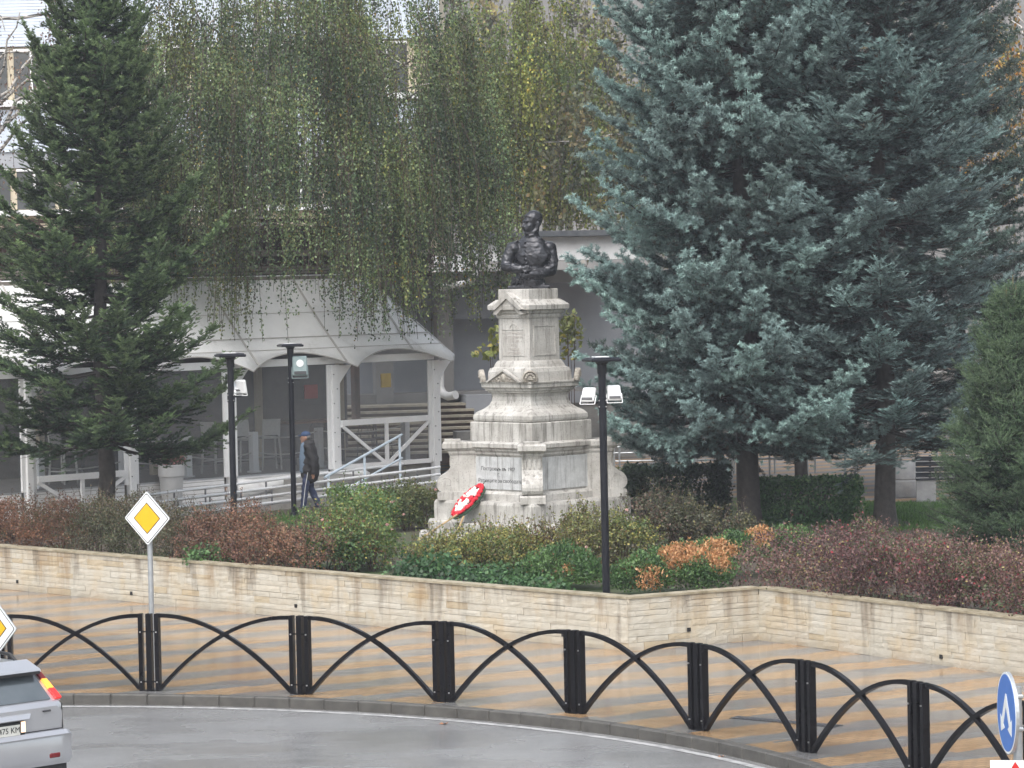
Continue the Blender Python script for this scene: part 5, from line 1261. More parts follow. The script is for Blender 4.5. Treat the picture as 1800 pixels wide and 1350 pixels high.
for k in range(3):
    c = rp0 + rd * (RL * 0.72 + 0.35 * k) + rn * 2.1; MB().bbox((c[0], c[1], 0.46 + 0.08 + 0.08 * k), (1.6, 1.2, 0.16 + 0.16 * k), 0.01, math.atan2(rd[1], rd[0])).build('step', MT['concrete'], st)

# ================================================================== MAIN BUILDING BEHIND
bld = empty('restaurant_building', (-3.0, 80.0, 0.46), 0, 'low grey and white restaurant building behind the veranda and bust', 'building')
bx = V(0.98, 0.20, 0); bxn = V(-0.20, 0.98, 0)       # its front runs nearly across the view
def BP(pxx, y, D): return atd(pxx, y, D)
def wallbox(name, x0, x1, y0, y1, D, th, mat_, parent=bld):
    a_, b_ = atd(x0, (y0 + y1) / 2, D), atd(x1, (y0 + y1) / 2, D + (x1 - x0) / FOC * D * 0.2)
    zt, zb = CAM_H - (y0 - 481) * D / FOC, CAM_H - (y1 - 481) * D / FOC
    mb = MB(); d_ = unit(V(b_[0] - a_[0], b_[1] - a_[1], 0)); n_ = V(-d_[1], d_[0], 0)
    mb.prism([V(a_[0], a_[1], zb), V(b_[0], b_[1], zb), V(b_[0], b_[1], zt), V(a_[0], a_[1], zt)], n_ * th); return mb.build(name, mat_, parent)
wallbox('fascia', 848, 1120, 419, 460, 80.0, 3.0, MT['render_white'])
wallbox('fascia', 560, 846, 448, 476, 79.4, 2.5, MT['render_white'])
wallbox('roof_edge', 835, 1130, 408, 418, 79.7, 3.4, MT['sheetroof'])
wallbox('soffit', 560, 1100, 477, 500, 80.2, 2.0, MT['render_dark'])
wallbox('wall', 540, 1150, 500, 715, 82.0, 0.4, MT['render_grey'])
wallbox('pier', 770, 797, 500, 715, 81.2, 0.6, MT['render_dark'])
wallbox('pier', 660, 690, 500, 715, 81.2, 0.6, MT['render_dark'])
wallbox('ledge', 770, 1120, 688, 693, 80.9, 1.0, MT['render_dark'])
wallbox('pale_panel', 820, 1000, 694, 780, 80.6, 0.8, MT['render_grey'])
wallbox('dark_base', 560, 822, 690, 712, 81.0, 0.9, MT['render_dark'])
wallbox('podium', 520, 1150, 708, 860, 82.05, 6.0, MT['concrete'])
wallbox('window', 800, 1000, 505, 560, 81.95, 0.06, MT['render_grey'])
pts = [BP(833, 448, 79.0), BP(834, 480, 79.0), BP(829, 494, 79.0), BP(815, 499, 79.1), BP(775, 506, 80.4)]
MB().tube(pts, [0.085] * 5, 12).build('downpipe', MT['drainwhite'], bld, smooth=True, auto=50)
MB().lathe(tuple(BP(834, 484, 79.0)), [(0.10, 0), (0.10, 0.05)], 12).build('pipe_collar', MT['drainwhite'], bld)
pts = [BP(773, 640, 80.0), BP(773, 680, 80.0), BP(778, 692, 79.9), BP(788, 697, 79.7), BP(801, 694, 79.5)]
MB().tube(pts, [0.11] * 5, 12).build('downpipe', MT['drainwhite'], bld, smooth=True, auto=50)
steps = empty('stone_steps', tuple(V(*BP(790, 790, 77.0)[:2], 0.46)), 0, 'sandy stone steps rising to the entrance, right of the veranda', 'steps')
for k in range(9):
    y = 794 - 10.5 * k; D = 77.0 + 0.36 * k; z = CAM_H - (y - 481) * D / FOC
    a_, b_ = atd(560, y, D), atd(834 + (8 if k < 3 else 0), y, D + 0.8); d_ = unit(V(b_[0] - a_[0], b_[1] - a_[1], 0)); n_ = V(-d_[1], d_[0], 0)
    mb = MB(); mb.prism([V(a_[0], a_[1], z - 0.055), V(b_[0], b_[1], z - 0.055), V(b_[0], b_[1], z), V(a_[0], a_[1], z)], n_ * 0.8); mb.build('tread', MT['stepstone'], steps)
    mb = MB(); mb.prism([V(a_[0], a_[1], z - 0.30) + n_ * 0.05, V(b_[0], b_[1], z - 0.30) + n_ * 0.05, V(b_[0], b_[1], z - 0.056) + n_ * 0.05, V(a_[0], a_[1], z - 0.056) + n_ * 0.05], n_ * 0.6); mb.build('riser', MT['rustwood'], steps)
wallbox('step_block', 803, 840, 758, 800, 76.6, 0.5, MT['concrete'], steps)
# ruined pergola roof over the veranda back
per = empty('pergola', tuple(V(*on_front(500, 3.0)[:2], 0.46)), 0, 'brown rotten pergola roof with a litter of twigs above the cloth roof', 'pergola')
g0, g1 = on_front(-60, 2.4), on_front(770, 2.3)
gd = unit(g1 - g0); GL = np.linalg.norm(g1 - g0)
for zc, w, h, mk, ins in ((5.52, 0.3, 0.05, 'oldbeam', -0.30), (5.59, 0.3, 0.05, 'oldbeam', -0.26), (5.65, 0.3, 0.05, 'oldbeam', -0.22), (5.72, 0.16, 0.10, 'rustwood', 0.1), (5.98, 0.16, 0.14, 'oldbeam', 0.0), (6.75, 0.10, 0.08, 'rustwood', 0.2)):
    MB().beam(g0 + vn * ins + V(0, 0, zc), g1 + vn * ins + V(0, 0, zc), w, h).build('beam', MT[mk], per)
for k in range(22):
    t = (k + 0.5) / 22; c = g0 + gd * GL * t; MB().beam(c + V(0, 0, 6.45) - vn * 0.2, c + vn * 3.2 + V(0, 0, 6.62), 0.09, 0.12).build('rafter', MT['rustwood'], per)
for t in (0.02, 0.25, 0.5, 0.75, 0.99):
    c = g0 + gd * GL * t + vn * 0.1; MB().box((c[0], c[1], 5.95), (0.14, 0.14, 1.2), rz).build('upright', MT['rustwood'], per)
    c = c + vn * 2.8; MB().box((c[0], c[1], 3.5), (0.16, 0.16, 6.1), rz).build('upright', MT['rustwood'], per)
lit = MB()
for k in range(900):
    t, u = random.random(), random.random() ** 1.5; c = g0 + gd * GL * t + vn * (3.0 * u - 0.1) + V(0, 0, 6.28 + 0.42 * random.random()); a_ = random.uniform(0, 6.28); L_ = random.uniform(0.2, 0.7); lit.beam(c, c + V(math.cos(a_) * L_, math.sin(a_) * L_, random.uniform(-0.25, 0.25)), 0.02, 0.02)
for k in range(500):
    t = random.random(); c = g0 + gd * GL * t + vn * (0.1 * random.random()) + V(0, 0, random.uniform(5.75, 6.5)); L_ = random.uniform(0.1, 0.4); a_ = random.uniform(0, 6.28); lit.beam(c, c + V(math.cos(a_) * L_ * 0.4, math.sin(a_) * L_ * 0.4, -L_), 0.015, 0.015)
tag(lit.build('twig_litter', MT['twig'], per, fix=False), kind='stuff')
mb = MB(); mb.prism([V(*(g0 + vn * 0.35)[:2], 5.35), V(*(g1 + vn * 0.35)[:2], 5.35), V(*(g1 + vn * 0.35)[:2], 6.45), V(*(g0 + vn * 0.35)[:2], 6.45)], vn * 0.05); mb.build('rear_boarding', MT['rustwood'], per)

# ------------------------------------------------------------------ taller block, upper left
tall = empty('office_block', (-14.0, 92.0, 0.46), 0, 'tall pale blue clad office block glimpsed between the trees at upper left', 'building')
TD = 92.0
def tb(name, x0, x1, y0, y1, o_, th, mat_, parent=tall):
    a_, b_ = atd(x0, 400, TD), atd(x1, 400, TD); zt, zb = CAM_H - (y0 - 490) * TD / FOC, CAM_H - (y1 - 490) * TD / FOC
    mb = MB(); mb.prism([V(a_[0], TD - o_, zb), V(b_[0], TD - o_, zb), V(b_[0], TD - o_, zt), V(a_[0], TD - o_, zt)], (0, th, 0)); return mb.build(name, mat_, parent)
tb('wall', -300, 780, -260, 560, 0, 8.0, MT['render_cream'])
def cladding(y0, y1):
    pn = tb('cladding_panel', -300, 780, y0, y1, 0.12, 0.1, MT['slat']); n_ = int((y1 - y0) / 5.2)
    for k in range(n_): tb('cladding_board', -300, 780, y0 + (y1 - y0) * (k + 0.06) / n_, y0 + (y1 - y0) * (k + 0.94) / n_, 0.15, 0.026, MT['slat'], pn)
cladding(-110, 76); cladding(186, 260)
tb('sill', -300, 780, 170, 181, 0.35, 0.3, MT['render_white']); tb('lintel', -300, 780, 260, 288, 0.10, 0.1, MT['render_grey']); tb('sill', -300, 780, 362, 372, 0.3, 0.3, MT['render_white'])
for y0, y1 in ((80, 170), (290, 360), (-220, -115)):
    for k in range(13):
        x0 = -280 + 78 * k; w_ = tb('window', x0, x0 + 66, y0, y1, 0.05, 0.04, MT['glass'])
        tb('mullion', x0 + 29, x0 + 33, y0, y1, 0.09, 0.035, MT['whitewood'], w_); tb('frame', x0, x0 + 66, y0, y0 + 4, 0.09, 0.035, MT['whitewood'], w_)
o = MB(); a_ = atd(306, 363, 84); o.bbox((a_[0], a_[1], a_[2]), (0.6, 0.5, 0.25), 0.02, R(20)); o.build('skylight', MT['slat'], tall)
# far blocks closing the view
far = empty('far_block', (8, 150, 0.46), 0, 'far grey apartment block showing between birch and blue spruce', 'building')
MB().box((16, 155, 12), (50, 10, 26)).build('wall', MT['render_dark'], far); MB().bbox((16, 154.5, 25.2), (50.6, 11, 0.5), 0.05).build('parapet', MT['concrete'], far)
low_ = empty('low_wall', (10, 93, 0.46), 0, 'long low grey wall closing the plaza behind the railings', 'wall')
MB().box((12, 93, 1.3), (34, 0.5, 1.7)).build('wall_body', MT['render_dark'], low_)
MB().bbox((12, 93, 2.2), (34.2, 0.7, 0.1), 0.02).build('wall_cap', MT['concrete'], low_)
# ================================================================== VEGETATION
def norm_rows(a): return a / (np.linalg.norm(a, axis=1, keepdims=True) + 1e-9)
SPREAD = 0.40
def shoot_template(n, L, nl, w, flat, seed, puff=False):
    """needles of one shoot along +x (unit shoot length L): n thin triangles"""
    g = np.random.default_rng(seed); out = np.zeros((n, 3, 3))
    for i in range(n):
        t = (i + 0.5) / n; a = g.uniform(0, 2 * math.pi)
        if flat: a = g.choice([0, math.pi]) + g.normal(0, 0.45)
        fw = g.uniform(-0.15, 1.15) if puff else SPREAD + 0.6 * t * t; rad = np.array([fw, math.cos(a), math.sin(a) * (0.55 if flat else 1.0) + 0.25]); rad /= np.linalg.norm(rad)
        b = np.array([t * L, 0, 0]); tip = b + rad * nl * g.uniform(0.8, 1.15)
        sd = np.cross(rad, g.normal(size=3)); sd /= np.linalg.norm(sd); out[i] = [b + sd * w / 2, b - sd * w / 2, tip]
    return out.reshape(-1, 3)
def place_shoots(P, D, S, tmpl, cols, jit, g):
    """P,D (N,3) shoot bases and directions, S (N,) size factor; returns verts, cols"""
    D = norm_rows(D); up = np.tile([0, 0, 1.0], (len(P), 1)); Y = norm_rows(np.cross(up, D) + 1e-6); Z = np.cross(D, Y)
    vs = []; cs = []; k = len(tmpl)
    idx = g.integers(0, k, len(P))
    for q in range(k):
        m_ = idx == q
        if not m_.any(): continue
        T = tmpl[q]
        v = P[m_][:, None, :] + S[m_][:, None, None] * (T[None, :, 0:1] * D[m_][:, None, :] + T[None, :, 1:2] * Y[m_][:, None, :] + T[None, :, 2:3] * Z[m_][:, None, :])
        c = np.repeat(cols[m_][:, None, :], len(T), axis=1)
        c = c * g.uniform(1 - jit, 1 + jit, (c.shape[0], c.shape[1] // 3, 1)).repeat(3, axis=1)
        vs.append(v.reshape(-1, 3)); cs.append(c.reshape(-1, 3))
    return np.concatenate(vs), np.concatenate(cs)

def bough_mesh(L, seed, pal, shoot, bark, uptip, twig_sp, shoot_sp, twig_ang, up_frac, lo):
    """one bough along +x with its twigs and needled shoots (shared by every bough of that size)"""
    g = np.random.default_rng(seed); h = np.array([1.0, 0, 0]); sdv = np.array([0, 1.0, 0])
    bend = g.normal(0, 0.05)
    def pt(s): return np.stack([s * L, bend * L * s * s, L * (uptip * s ** 3 - 0.07 * np.sin(math.pi * s))], axis=1)
    PP = []; DD = []; SS = []; CC = []; wood = MB()
    ss = np.linspace(0, 1, 6); wood.tube([tuple(q) for q in pt(ss)], list(0.030 * L / 3 * (1 - ss) + 0.006), 4, caps=False)
    tw = np.arange((lo if L > 0.8 else 0.1) * L, L, twig_sp)
    if len(tw) == 0: tw = np.array([L * 0.5])
    # the bough carries its shoots in tufts: some stretches are fuller than others
    tuft = lambda u: 0.75 + 0.45 * np.sin(u * 11 + seed) * np.sin(u * 5.3 + 2 * seed)
    for sgn in (-1, 1):
        sv = np.clip(tw / L + g.normal(0, 0.012, len(tw)), 0.05, 1.0); pb = pt(sv); dv = norm_rows(pt(sv) - pt(sv - 1e-2))
        lt = np.clip((0.40 * L * (1 - sv) + 0.17) * tuft(sv + sgn) * g.uniform(0.7, 1.2, len(sv)), 0.1, 1.05); ang = np.radians(twig_ang + g.normal(0, 9, len(sv)))
        td = norm_rows(dv * np.cos(ang)[:, None] + sgn * sdv[None] * np.sin(ang)[:, None] + np.outer(g.normal(0.02, 0.26, len(sv)), [0, 0, 1]))
        for i in range(len(sv)):
            m_ = max(1, int(lt[i] / shoot_sp)); u = (np.arange(m_) + g.uniform(0, 1)) / m_
            q = pb[i] + np.outer(u * lt[i], td[i]) + np.outer(0.12 * lt[i] * u * u, [0, 0, 1])
            if lt[i] > 0.35: wood.tube([tuple(pb[i]), tuple(pb[i] + td[i] * lt[i] * 0.8)], [0.006, 0.003], 3, caps=False)
            for s2_ in (-1, 1):
                per = np.cross(td[i], [0, 0, 1]); a2 = np.radians(42 + g.normal(0, 12, m_))
                d2 = np.outer(np.cos(a2), td[i]) + s2_ * np.outer(np.sin(a2), per) + np.outer(up_frac * g.uniform(-0.2, 1.8, m_), [0, 0, 1])
                keep = g.random(m_) < 0.94
                PP.append(q[keep]); DD.append(d2[keep]); SS.append(g.uniform(0.75, 1.2, keep.sum())); CC.append(sv[i] * 0.6 + 0.4 * u[keep])
            PP.append(pb[i][None] + td[i][None] * lt[i]); DD.append(td[i][None] + [[0, 0, up_frac]]); SS.append(np.array([1.15])); CC.append(np.array([1.0]))
    sv = g.uniform(lo, 1.0, int(L / shoot_sp * 2.2)); pb = pt(sv)          # short shoots standing on the bough
    PP.append(pb + g.normal(0, 0.03, pb.shape)); DD.append(np.stack([g.uniform(0.2, 1, len(sv)), g.normal(0, 0.5, len(sv)), g.uniform(0.2, 1.0, len(sv))], axis=1)); SS.append(g.uniform(0.9, 1.3, len(sv))); CC.append(0.3 + 0.7 * sv)
    tip = pt(np.array([1.0])); PP.append(tip); DD.append(np.array([[1, 0, 0.25]])); SS.append(np.array([1.3])); CC.append(np.array([1.0]))
    P = np.concatenate(PP); D = np.concatenate(DD); S = np.concatenate(SS); rel = np.concatenate(CC)
    w = g.random(len(P)); col = pal['dark'][None] * (1 - w[:, None]) + pal['mid'][None] * w[:, None]
    tipm = np.clip((rel - 0.50) * 2.4, 0, 1)[:, None] * g.uniform(0.3, 1.0, (len(P), 1)); col = col * (1 - tipm) + pal['tip'][None] * tipm
    old = g.random(len(P)) < np.clip(0.34 - 0.55 * rel, 0, 1); col[old] = pal['old']
    T = [shoot_template(shoot['n'], shoot['L'], shoot['nl'], shoot['w'], shoot.get('flat', False), seed * 10 + q, shoot.get('puff', False)) for q in range(4)]
    v, c = place_shoots(P, D, S, T, col, 0.2, g)
    wv = np.array(wood.v); wf = np.array(wood.f)          # quads
    me = bpy.data.meshes.new('bough'); nv, nw = len(v), len(wv)
    me.vertices.add(nv + nw); me.vertices.foreach_set('co', np.concatenate([v, wv]).astype(np.float32).ravel())
    li = np.concatenate([np.arange(nv), (wf + nv).ravel()]).astype(np.int32); me.loops.add(len(li)); me.loops.foreach_set('vertex_index', li)
    nt_, nq = nv // 3, len(wf); me.polygons.add(nt_ + nq)
    me.polygons.foreach_set('loop_start', np.concatenate([np.arange(0, nv, 3), nv + np.arange(0, nq * 4, 4)]).astype(np.int32)); me.polygons.foreach_set('loop_total', np.concatenate([np.full(nt_, 3), np.full(nq, 4)]).astype(np.int32))
    me.materials.append(MT['needle']); me.materials.append(bark); me.polygons.foreach_set('material_index', np.concatenate([np.zeros(nt_), np.ones(nq)]).astype(np.int32))
    a = me.attributes.new('tint', 'FLOAT_COLOR', 'POINT'); cc = np.ones((nv + nw, 4), np.float32); cc[:nv, :3] = c; cc[nv:, :3] = 0.05; a.data.foreach_set('color', cc.ravel()); me.update(calc_edges=True)
    return me, len(P)

def conifer(name, base, H, zc, Rmax, label, cat, seed, trunk_r, bark, pal, shoot, group=None, shape=None, whorl=0.33, nb=(5, 8), twig_sp=0.12, shoot_sp=0.075, droop=-0.12, uptip=0.16, lo=0.25, twig_ang=52, leader=False, up_frac=0.3, gap=0.0, classes=(1.0, 0.7, 0.45, 0.22), variants=4, max_b=290):
    g = np.random.default_rng(seed); base = np.array(base, float)
    root = empty(name, tuple(base), 0, label, cat, group)
    k = 12; mb = MB()
    path = [base + V(0.05 * math.sin(i * 1.3 + seed), 0.05 * math.cos(i * 1.7 + seed), H * i / k) for i in range(k + 1)]; path[0] = base - V(0, 0, 0.1)
    rad = [trunk_r * (1 - i / k) ** 0.8 + 0.012 for i in range(k + 1)]
    full = [path[0], base + V(0, 0, 0.12), base + V(0, 0, 0.45)] + path[1:]; fr_ = [trunk_r * 1.65, trunk_r * 1.3, trunk_r * 1.08] + rad[1:]
    mb.tube(full, fr_, 12); mb.build('trunk', bark, root, smooth=True)
    lib = {}; nsh = 0
    for ci, c_ in enumerate(classes):
        for q in range(variants):
            lib[(ci, q)], n_ = bough_mesh(Rmax * c_, seed * 100 + ci * 10 + q, pal, shoot, bark, uptip, twig_sp, shoot_sp, twig_ang, up_frac, lo); nsh += n_
    z = zc; count = 0
    while z < H - 0.15 and count < max_b:
        f = (z - zc) / (H - zc); Rz_ = (shape(f) if shape else (1 - f) ** 0.85) * Rmax
        n_ = g.integers(nb[0], nb[1] + 1); a0 = g.uniform(0, 6.28)
        for b in range(n_):
            az = a0 + 6.283 * b / n_ + g.normal(0, 0.2); L = Rz_ * g.uniform(0.80, 1.10)
            if g.random() < gap: L *= 0.6
            if L < 0.15: continue
            ci = int(np.argmin([abs(math.log(L / (Rmax * c_))) for c_ in classes])); me = lib[(ci, int(g.integers(0, variants)))]
            e0 = droop + (0.85 - droop) * f ** 1.6 + g.normal(0, 0.08)
            o = bpy.data.objects.new('bough', me); COL.objects.link(o); o.parent = root
            o.location = (0, 0, z + g.uniform(-0.12, 0.12)); s_ = L / (Rmax * classes[ci])
            o.rotation_euler = (g.normal(0, 0.16), -math.atan(e0), az); o.scale = (s_, s_ * g.choice([-1, 1]), max(0.8, s_)); count += 1
        z += whorl * g.uniform(0.75, 1.25) * (0.6 + 0.4 * (1 - f))
    if leader:
        for q in range(9):
            a_ = g.uniform(0, 6.28); r_ = g.uniform(0, 0.35) if q else 0; hh = H - 0.1 - r_ * 1.8
            mb = MB(); mb.tube([base + V(r_ * math.cos(a_), r_ * math.sin(a_), hh - 0.15), base + V(r_ * 1.1 * math.cos(a_), r_ * 1.1 * math.sin(a_), hh + 0.28)], [0.012, 0.006], 5); mb.build('leader_shoot', MT['twig_green'], root)
    return root, count
MT['twig_green'] = simple('pale new shoot', (0.20, 0.17, 0.09), rough=0.7)
A3 = lambda *a: np.array(a, float)
BLUE = dict(dark=A3(0.040, 0.064, 0.062), mid=A3(0.108, 0.163, 0.158), tip=A3(0.33, 0.46, 0.45), old=A3(0.06, 0.045, 0.035))
BLUE2 = dict(dark=A3(0.033, 0.052, 0.052), mid=A3(0.080, 0.122, 0.122), tip=A3(0.27, 0.385, 0.385), old=A3(0.055, 0.042, 0.035))
GREEN = dict(dark=A3(0.02, 0.04, 0.022), mid=A3(0.042, 0.08, 0.04), tip=A3(0.19, 0.27, 0.12), old=A3(0.045, 0.036, 0.024))
DARKG = dict(dark=A3(0.022, 0.045, 0.028), mid=A3(0.045, 0.085, 0.048), tip=A3(0.125, 0.18, 0.095), old=A3(0.04, 0.03, 0.022))
BACKG = dict(dark=A3(0.035, 0.06, 0.05), mid=A3(0.06, 0.095, 0.08), tip=A3(0.10, 0.15, 0.13), old=A3(0.04, 0.032, 0.026))
ntot = {}
b = at(1317, 931, 0.50)
_, ntot['b1'] = conifer('blue_spruce', (b[0], b[1], 0.50), 19.0, 1.80, 3.3, 'left of the two big blue spruces, beside the monument', 'tree', 11, 0.205, MT['barkdark'], BLUE, dict(n=26, L=0.085, nl=0.062, w=0.013, puff=True), 'large blue spruces', shape=lambda f: (1 - f) ** 0.33, whorl=0.44, nb=(7, 9), twig_sp=0.115, shoot_sp=0.08, droop=-0.10, uptip=0.22, gap=0.12)
b = at(1556, 931, 0.50)
_, ntot['b2'] = conifer('blue_spruce', (b[0], b[1], 0.50), 17.0, 1.85, 2.9, 'right of the two big blue spruces, before the bench and bin', 'tree', 12, 0.185, MT['barkgrey'], BLUE2, dict(n=22, L=0.10, nl=0.05, w=0.011, flat=True), 'large blue spruces', shape=lambda f: (1 - f) ** 0.36, whorl=0.42, nb=(7, 9), shoot_sp=0.075, droop=-0.06, uptip=0.14, up_frac=0.22, gap=0.10)
b = atd(187, 915, 63.2)
_, ntot['fir'] = conifer('green_fir', (b[0], b[1], 0.50), 12.4, 1.75, 3.35, 'dark green fir at left standing before the veranda', 'tree', 13, 0.165, MT['barkgrey'], GREEN, dict(n=26, L=0.10, nl=0.046, w=0.016, flat=True), None, shape=lambda f: (1 - f) ** 0.70, whorl=0.42, nb=(6, 8), shoot_sp=0.065, droop=-0.05, uptip=0.26, up_frac=0.25, gap=0.32)
b = atd(1788, 985, 50.0)
_, ntot['small'] = conifer('young_spruce', (b[0], b[1], 0.53), 4.5, 0.12, 1.5, 'young green spruce at the right edge behind the purple hedge', 'tree', 14, 0.06, MT['barkgrey'], DARKG, dict(n=18, L=0.10, nl=0.024, w=0.008), None, shape=lambda f: (1 - f) ** 0.62, whorl=0.145, nb=(7, 10), twig_sp=0.08, shoot_sp=0.055, droop=0.05, uptip=0.1, lo=0.15, leader=True, up_frac=0.35)
BKS = dict(n=12, L=0.15, nl=0.075, w=0.022)
b = at(1409, 868, 0.47)
_, ntot['bk1'] = conifer('background_conifer', (b[0], b[1], 0.47), 14.0, 1.9, 2.9, 'dull green conifer with thin grey trunk between the two blue spruces', 'tree', 15, 0.13, MT['barkgrey'], BACKG, BKS, 'conifers farther back', shape=lambda f: (1 - f) ** 0.5, whorl=0.42, twig_sp=0.15, shoot_sp=0.11, variants=2)
b = at(1276, 862, 0.47)
_, ntot['bk2'] = conifer('background_conifer', (b[0], b[1] + 1.5, 0.47), 13.5, 1.9, 2.6, 'dull green conifer with a thin trunk left of the dark spruce trunk', 'tree', 16, 0.09, MT['barkgrey'], BACKG, BKS, 'conifers farther back', shape=lambda f: (1 - f) ** 0.5, whorl=0.45, twig_sp=0.16, shoot_sp=0.12, variants=2)
b = atd(1690, 860, 69)
_, ntot['bk3'] = conifer('background_conifer', (b[0], b[1], 0.47), 13.5, 1.7, 2.6, 'dull green conifer at far right behind the right blue spruce', 'tree', 17, 0.11, MT['barkgrey'], BACKG, BKS, 'conifers farther back', shape=lambda f: (1 - f) ** 0.5, whorl=0.45, twig_sp=0.16, shoot_sp=0.12, variants=2)
print('SHOOTS', ntot)

# ------------------------------------------------------------------ leaves
def leaf_quads(P, A, B, L, Wd):
    """diamond leaves: P centre, A long axis, B cross axis"""
    a = A * (L / 2)[:, None]; b = B * (Wd / 2)[:, None]
    return np.stack([P - a, P + b - a * 0.1, P + a, P - b - a * 0.1], axis=1).reshape(-1, 3)
def rand_dirs(g, n): return norm_rows(g.normal(size=(n, 3)))
def lf(P, f, ph): return 0.5 + 0.25 * (np.sin(P[:, 0] * f + ph) * np.cos(P[:, 1] * f * 0.8 + 1.3 * ph) + np.sin(P[:, 2] * f * 1.1 + P[:, 0] * f * 0.6 + 2.1 * ph))
def palette(P, g, pal, f=3.0):
    """choose tints patchily: pal = list of (rgb, weight)"""
    cs = np.array([c for c, _ in pal], float); ws = np.array([w for _, w in pal], float)
    sc = np.stack([np.log(ws[k]) + 2.6 * (lf(P, f, 1.7 * k + 0.5) - 0.5) + g.gumbel(size=len(P)) * 0.75 for k in range(len(ws))], axis=1)
    return cs[sc.argmax(1)] * g.uniform(0.75, 1.25, (len(P), 1))

def birch(name, base, H, canopy, label, seed, nstr, pal, leaf, clearance=None, trunk_r=0.16, lenr=(1.2, 3.6), zmin=None, limbs=16, group=None, sp=0.034):
    g = np.random.default_rng(seed); base = np.array(base, float); root = empty(name, tuple(base), 0, label, 'tree', group)
    cx, cy, cz, rx, ry, rzz = canopy
    mb = MB(); path = [base + V(0.12 * math.sin(i * 0.9), 0.1 * math.cos(i * 1.1), H * i / 8) for i in range(9)]; mb.tube(path, [trunk_r * (1 - 0.09 * i) for i in range(9)], 10); mb.build('trunk', MT['birchbark'], root, smooth=True)
    lm = MB(); ends = []
    for k in range(limbs):
        t = g.uniform(0.45, 0.98); p0 = base + V(0, 0, H * t); a = 6.283 * k / limbs + g.normal(0, 0.2); r_ = g.uniform(0.55, 1.0)
        e = V(cx + rx * r_ * math.cos(a), cy + ry * r_ * math.sin(a), cz + rzz * math.sqrt(max(0.05, 1 - r_ * r_)) * g.uniform(0.2, 0.9)); mid = (p0 + e) / 2 + V(0, 0, 0.9)
        pts = [p0 * (1 - u) ** 2 + mid * 2 * u * (1 - u) + e * u * u + V(*(g.normal(0, 0.06, 3))) for u in np.linspace(0, 1, 9)]; lm.tube(pts, list(np.linspace(0.06, 0.012, 9)), 6); ends.append(pts)
    tag(lm.build('limbs', MT['birchbark'], root, smooth=True), kind='stuff')
    PP = []; tw = []
    nt_ = max(12, nstr // 20); tas = []          # strands hang in tassels from the same bough
    for k in range(nt_):
        a = g.uniform(0, 6.283); r_ = math.sqrt(g.random()); tas.append((cx + rx * r_ * math.cos(a), cy + ry * r_ * math.sin(a), cz + rzz * math.sqrt(max(0.0, 1 - r_ * r_)) * g.uniform(-0.25, 1.0), g.uniform(*lenr), g.uniform(0.10, 0.28)))
    tint_t = g.uniform(0.55, 1.5, nt_); warm = g.random(nt_) ** 3; TT = []
    for k in range(nstr):
        ti = int(nt_ * g.random() ** 1.25); tx, ty_, tz, tl_, tr_ = tas[ti]; x, y = tx + g.normal(0, tr_), ty_ + g.normal(0, tr_)
        ztop = tz + g.normal(0, 0.35); L = tl_ * g.uniform(0.6, 1.15)
        zlo = ztop - L
        lim = zmin(x, y, g) if zmin else -9
        if zlo < lim: zlo = lim; L = ztop - zlo
        if L < 0.3: continue
        out = unit(V(x - cx, y - cy, 0)) * g.uniform(0.1, 0.5); n_ = int(L / sp)
        u = (np.arange(n_) + g.random(n_)) / n_
        st = np.stack([x + out[0] * (np.sqrt(u)) + 0.04 * np.sin(u * 9 + k), y + out[1] * np.sqrt(u) + 0.04 * np.cos(u * 8 + k), ztop - L * u ** 1.15], axis=1)
        st += g.normal(0, 0.045, st.shape) * (1.1 - 0.6 * u)[:, None]
        keep = g.random(n_) < (0.6 + 0.4 * math.sin(k * 12.9)); PP.append(st[keep]); TT.append(np.tile([[tint_t[ti] * (0.92 + 0.35 * warm[ti]), tint_t[ti] * (1 + 0.12 * warm[ti]), tint_t[ti] * (1.06 - 0.2 * warm[ti])]], (keep.sum(), 1)))
        if k % 3 == 0: tw.append([tuple(st[int(j)]) for j in np.linspace(0, n_ - 1, 5)])
    tm = MB()
    for s in tw: tm.tube(s, 0.006, 3, caps=False)
    tag(tm.build('hanging_twigs', MT['twig'], root, fix=False), kind='stuff')
    P = np.concatenate(PP); n = len(P)
    A_ = norm_rows(g.normal(size=(n, 3)) * [0.6, 0.6, 0.4] + [0, 0, -0.9]); B_ = norm_rows(np.cross(A_, rand_dirs(g, n)))
    L = g.uniform(0.75, 1.25, n) * leaf[0]; v = leaf_quads(P, A_, B_, L, L * leaf[1]); c = palette(P, g, pal, 2.2) * np.concatenate(TT)
    tag(fast_mesh('crown', v, 4, MT['leaf'], root, np.repeat(c, 4, axis=0)), kind='stuff'); return root, n
def roof_limit(x, y, g):
    """keep the hanging twigs off the cloth roof and the pergola"""
    d = V(x, y, 0) - VL; dep = d @ vn; s = d @ vd
    if s > np.dot(VR - VL, vd) + 0.3: return 3.6 + g.uniform(0, 1.5)
    if dep < -0.45: return 3.9 + g.uniform(0, 1.2)
    if dep < RD: return 3.5 + (dep + OV) / (OV + RD) * 1.95 + 0.15 + g.uniform(0, 0.8)
    return 6.75 + g.uniform(0, 0.6)
bpal = [((0.115, 0.16, 0.07), 5), ((0.18, 0.235, 0.10), 4), ((0.06, 0.09, 0.05), 4), ((0.25, 0.26, 0.10), 1.5), ((0.30, 0.20, 0.035), 0.35), ((0.10, 0.08, 0.045), 0.8)]
bb_ = atd(470, 700, 77.2)
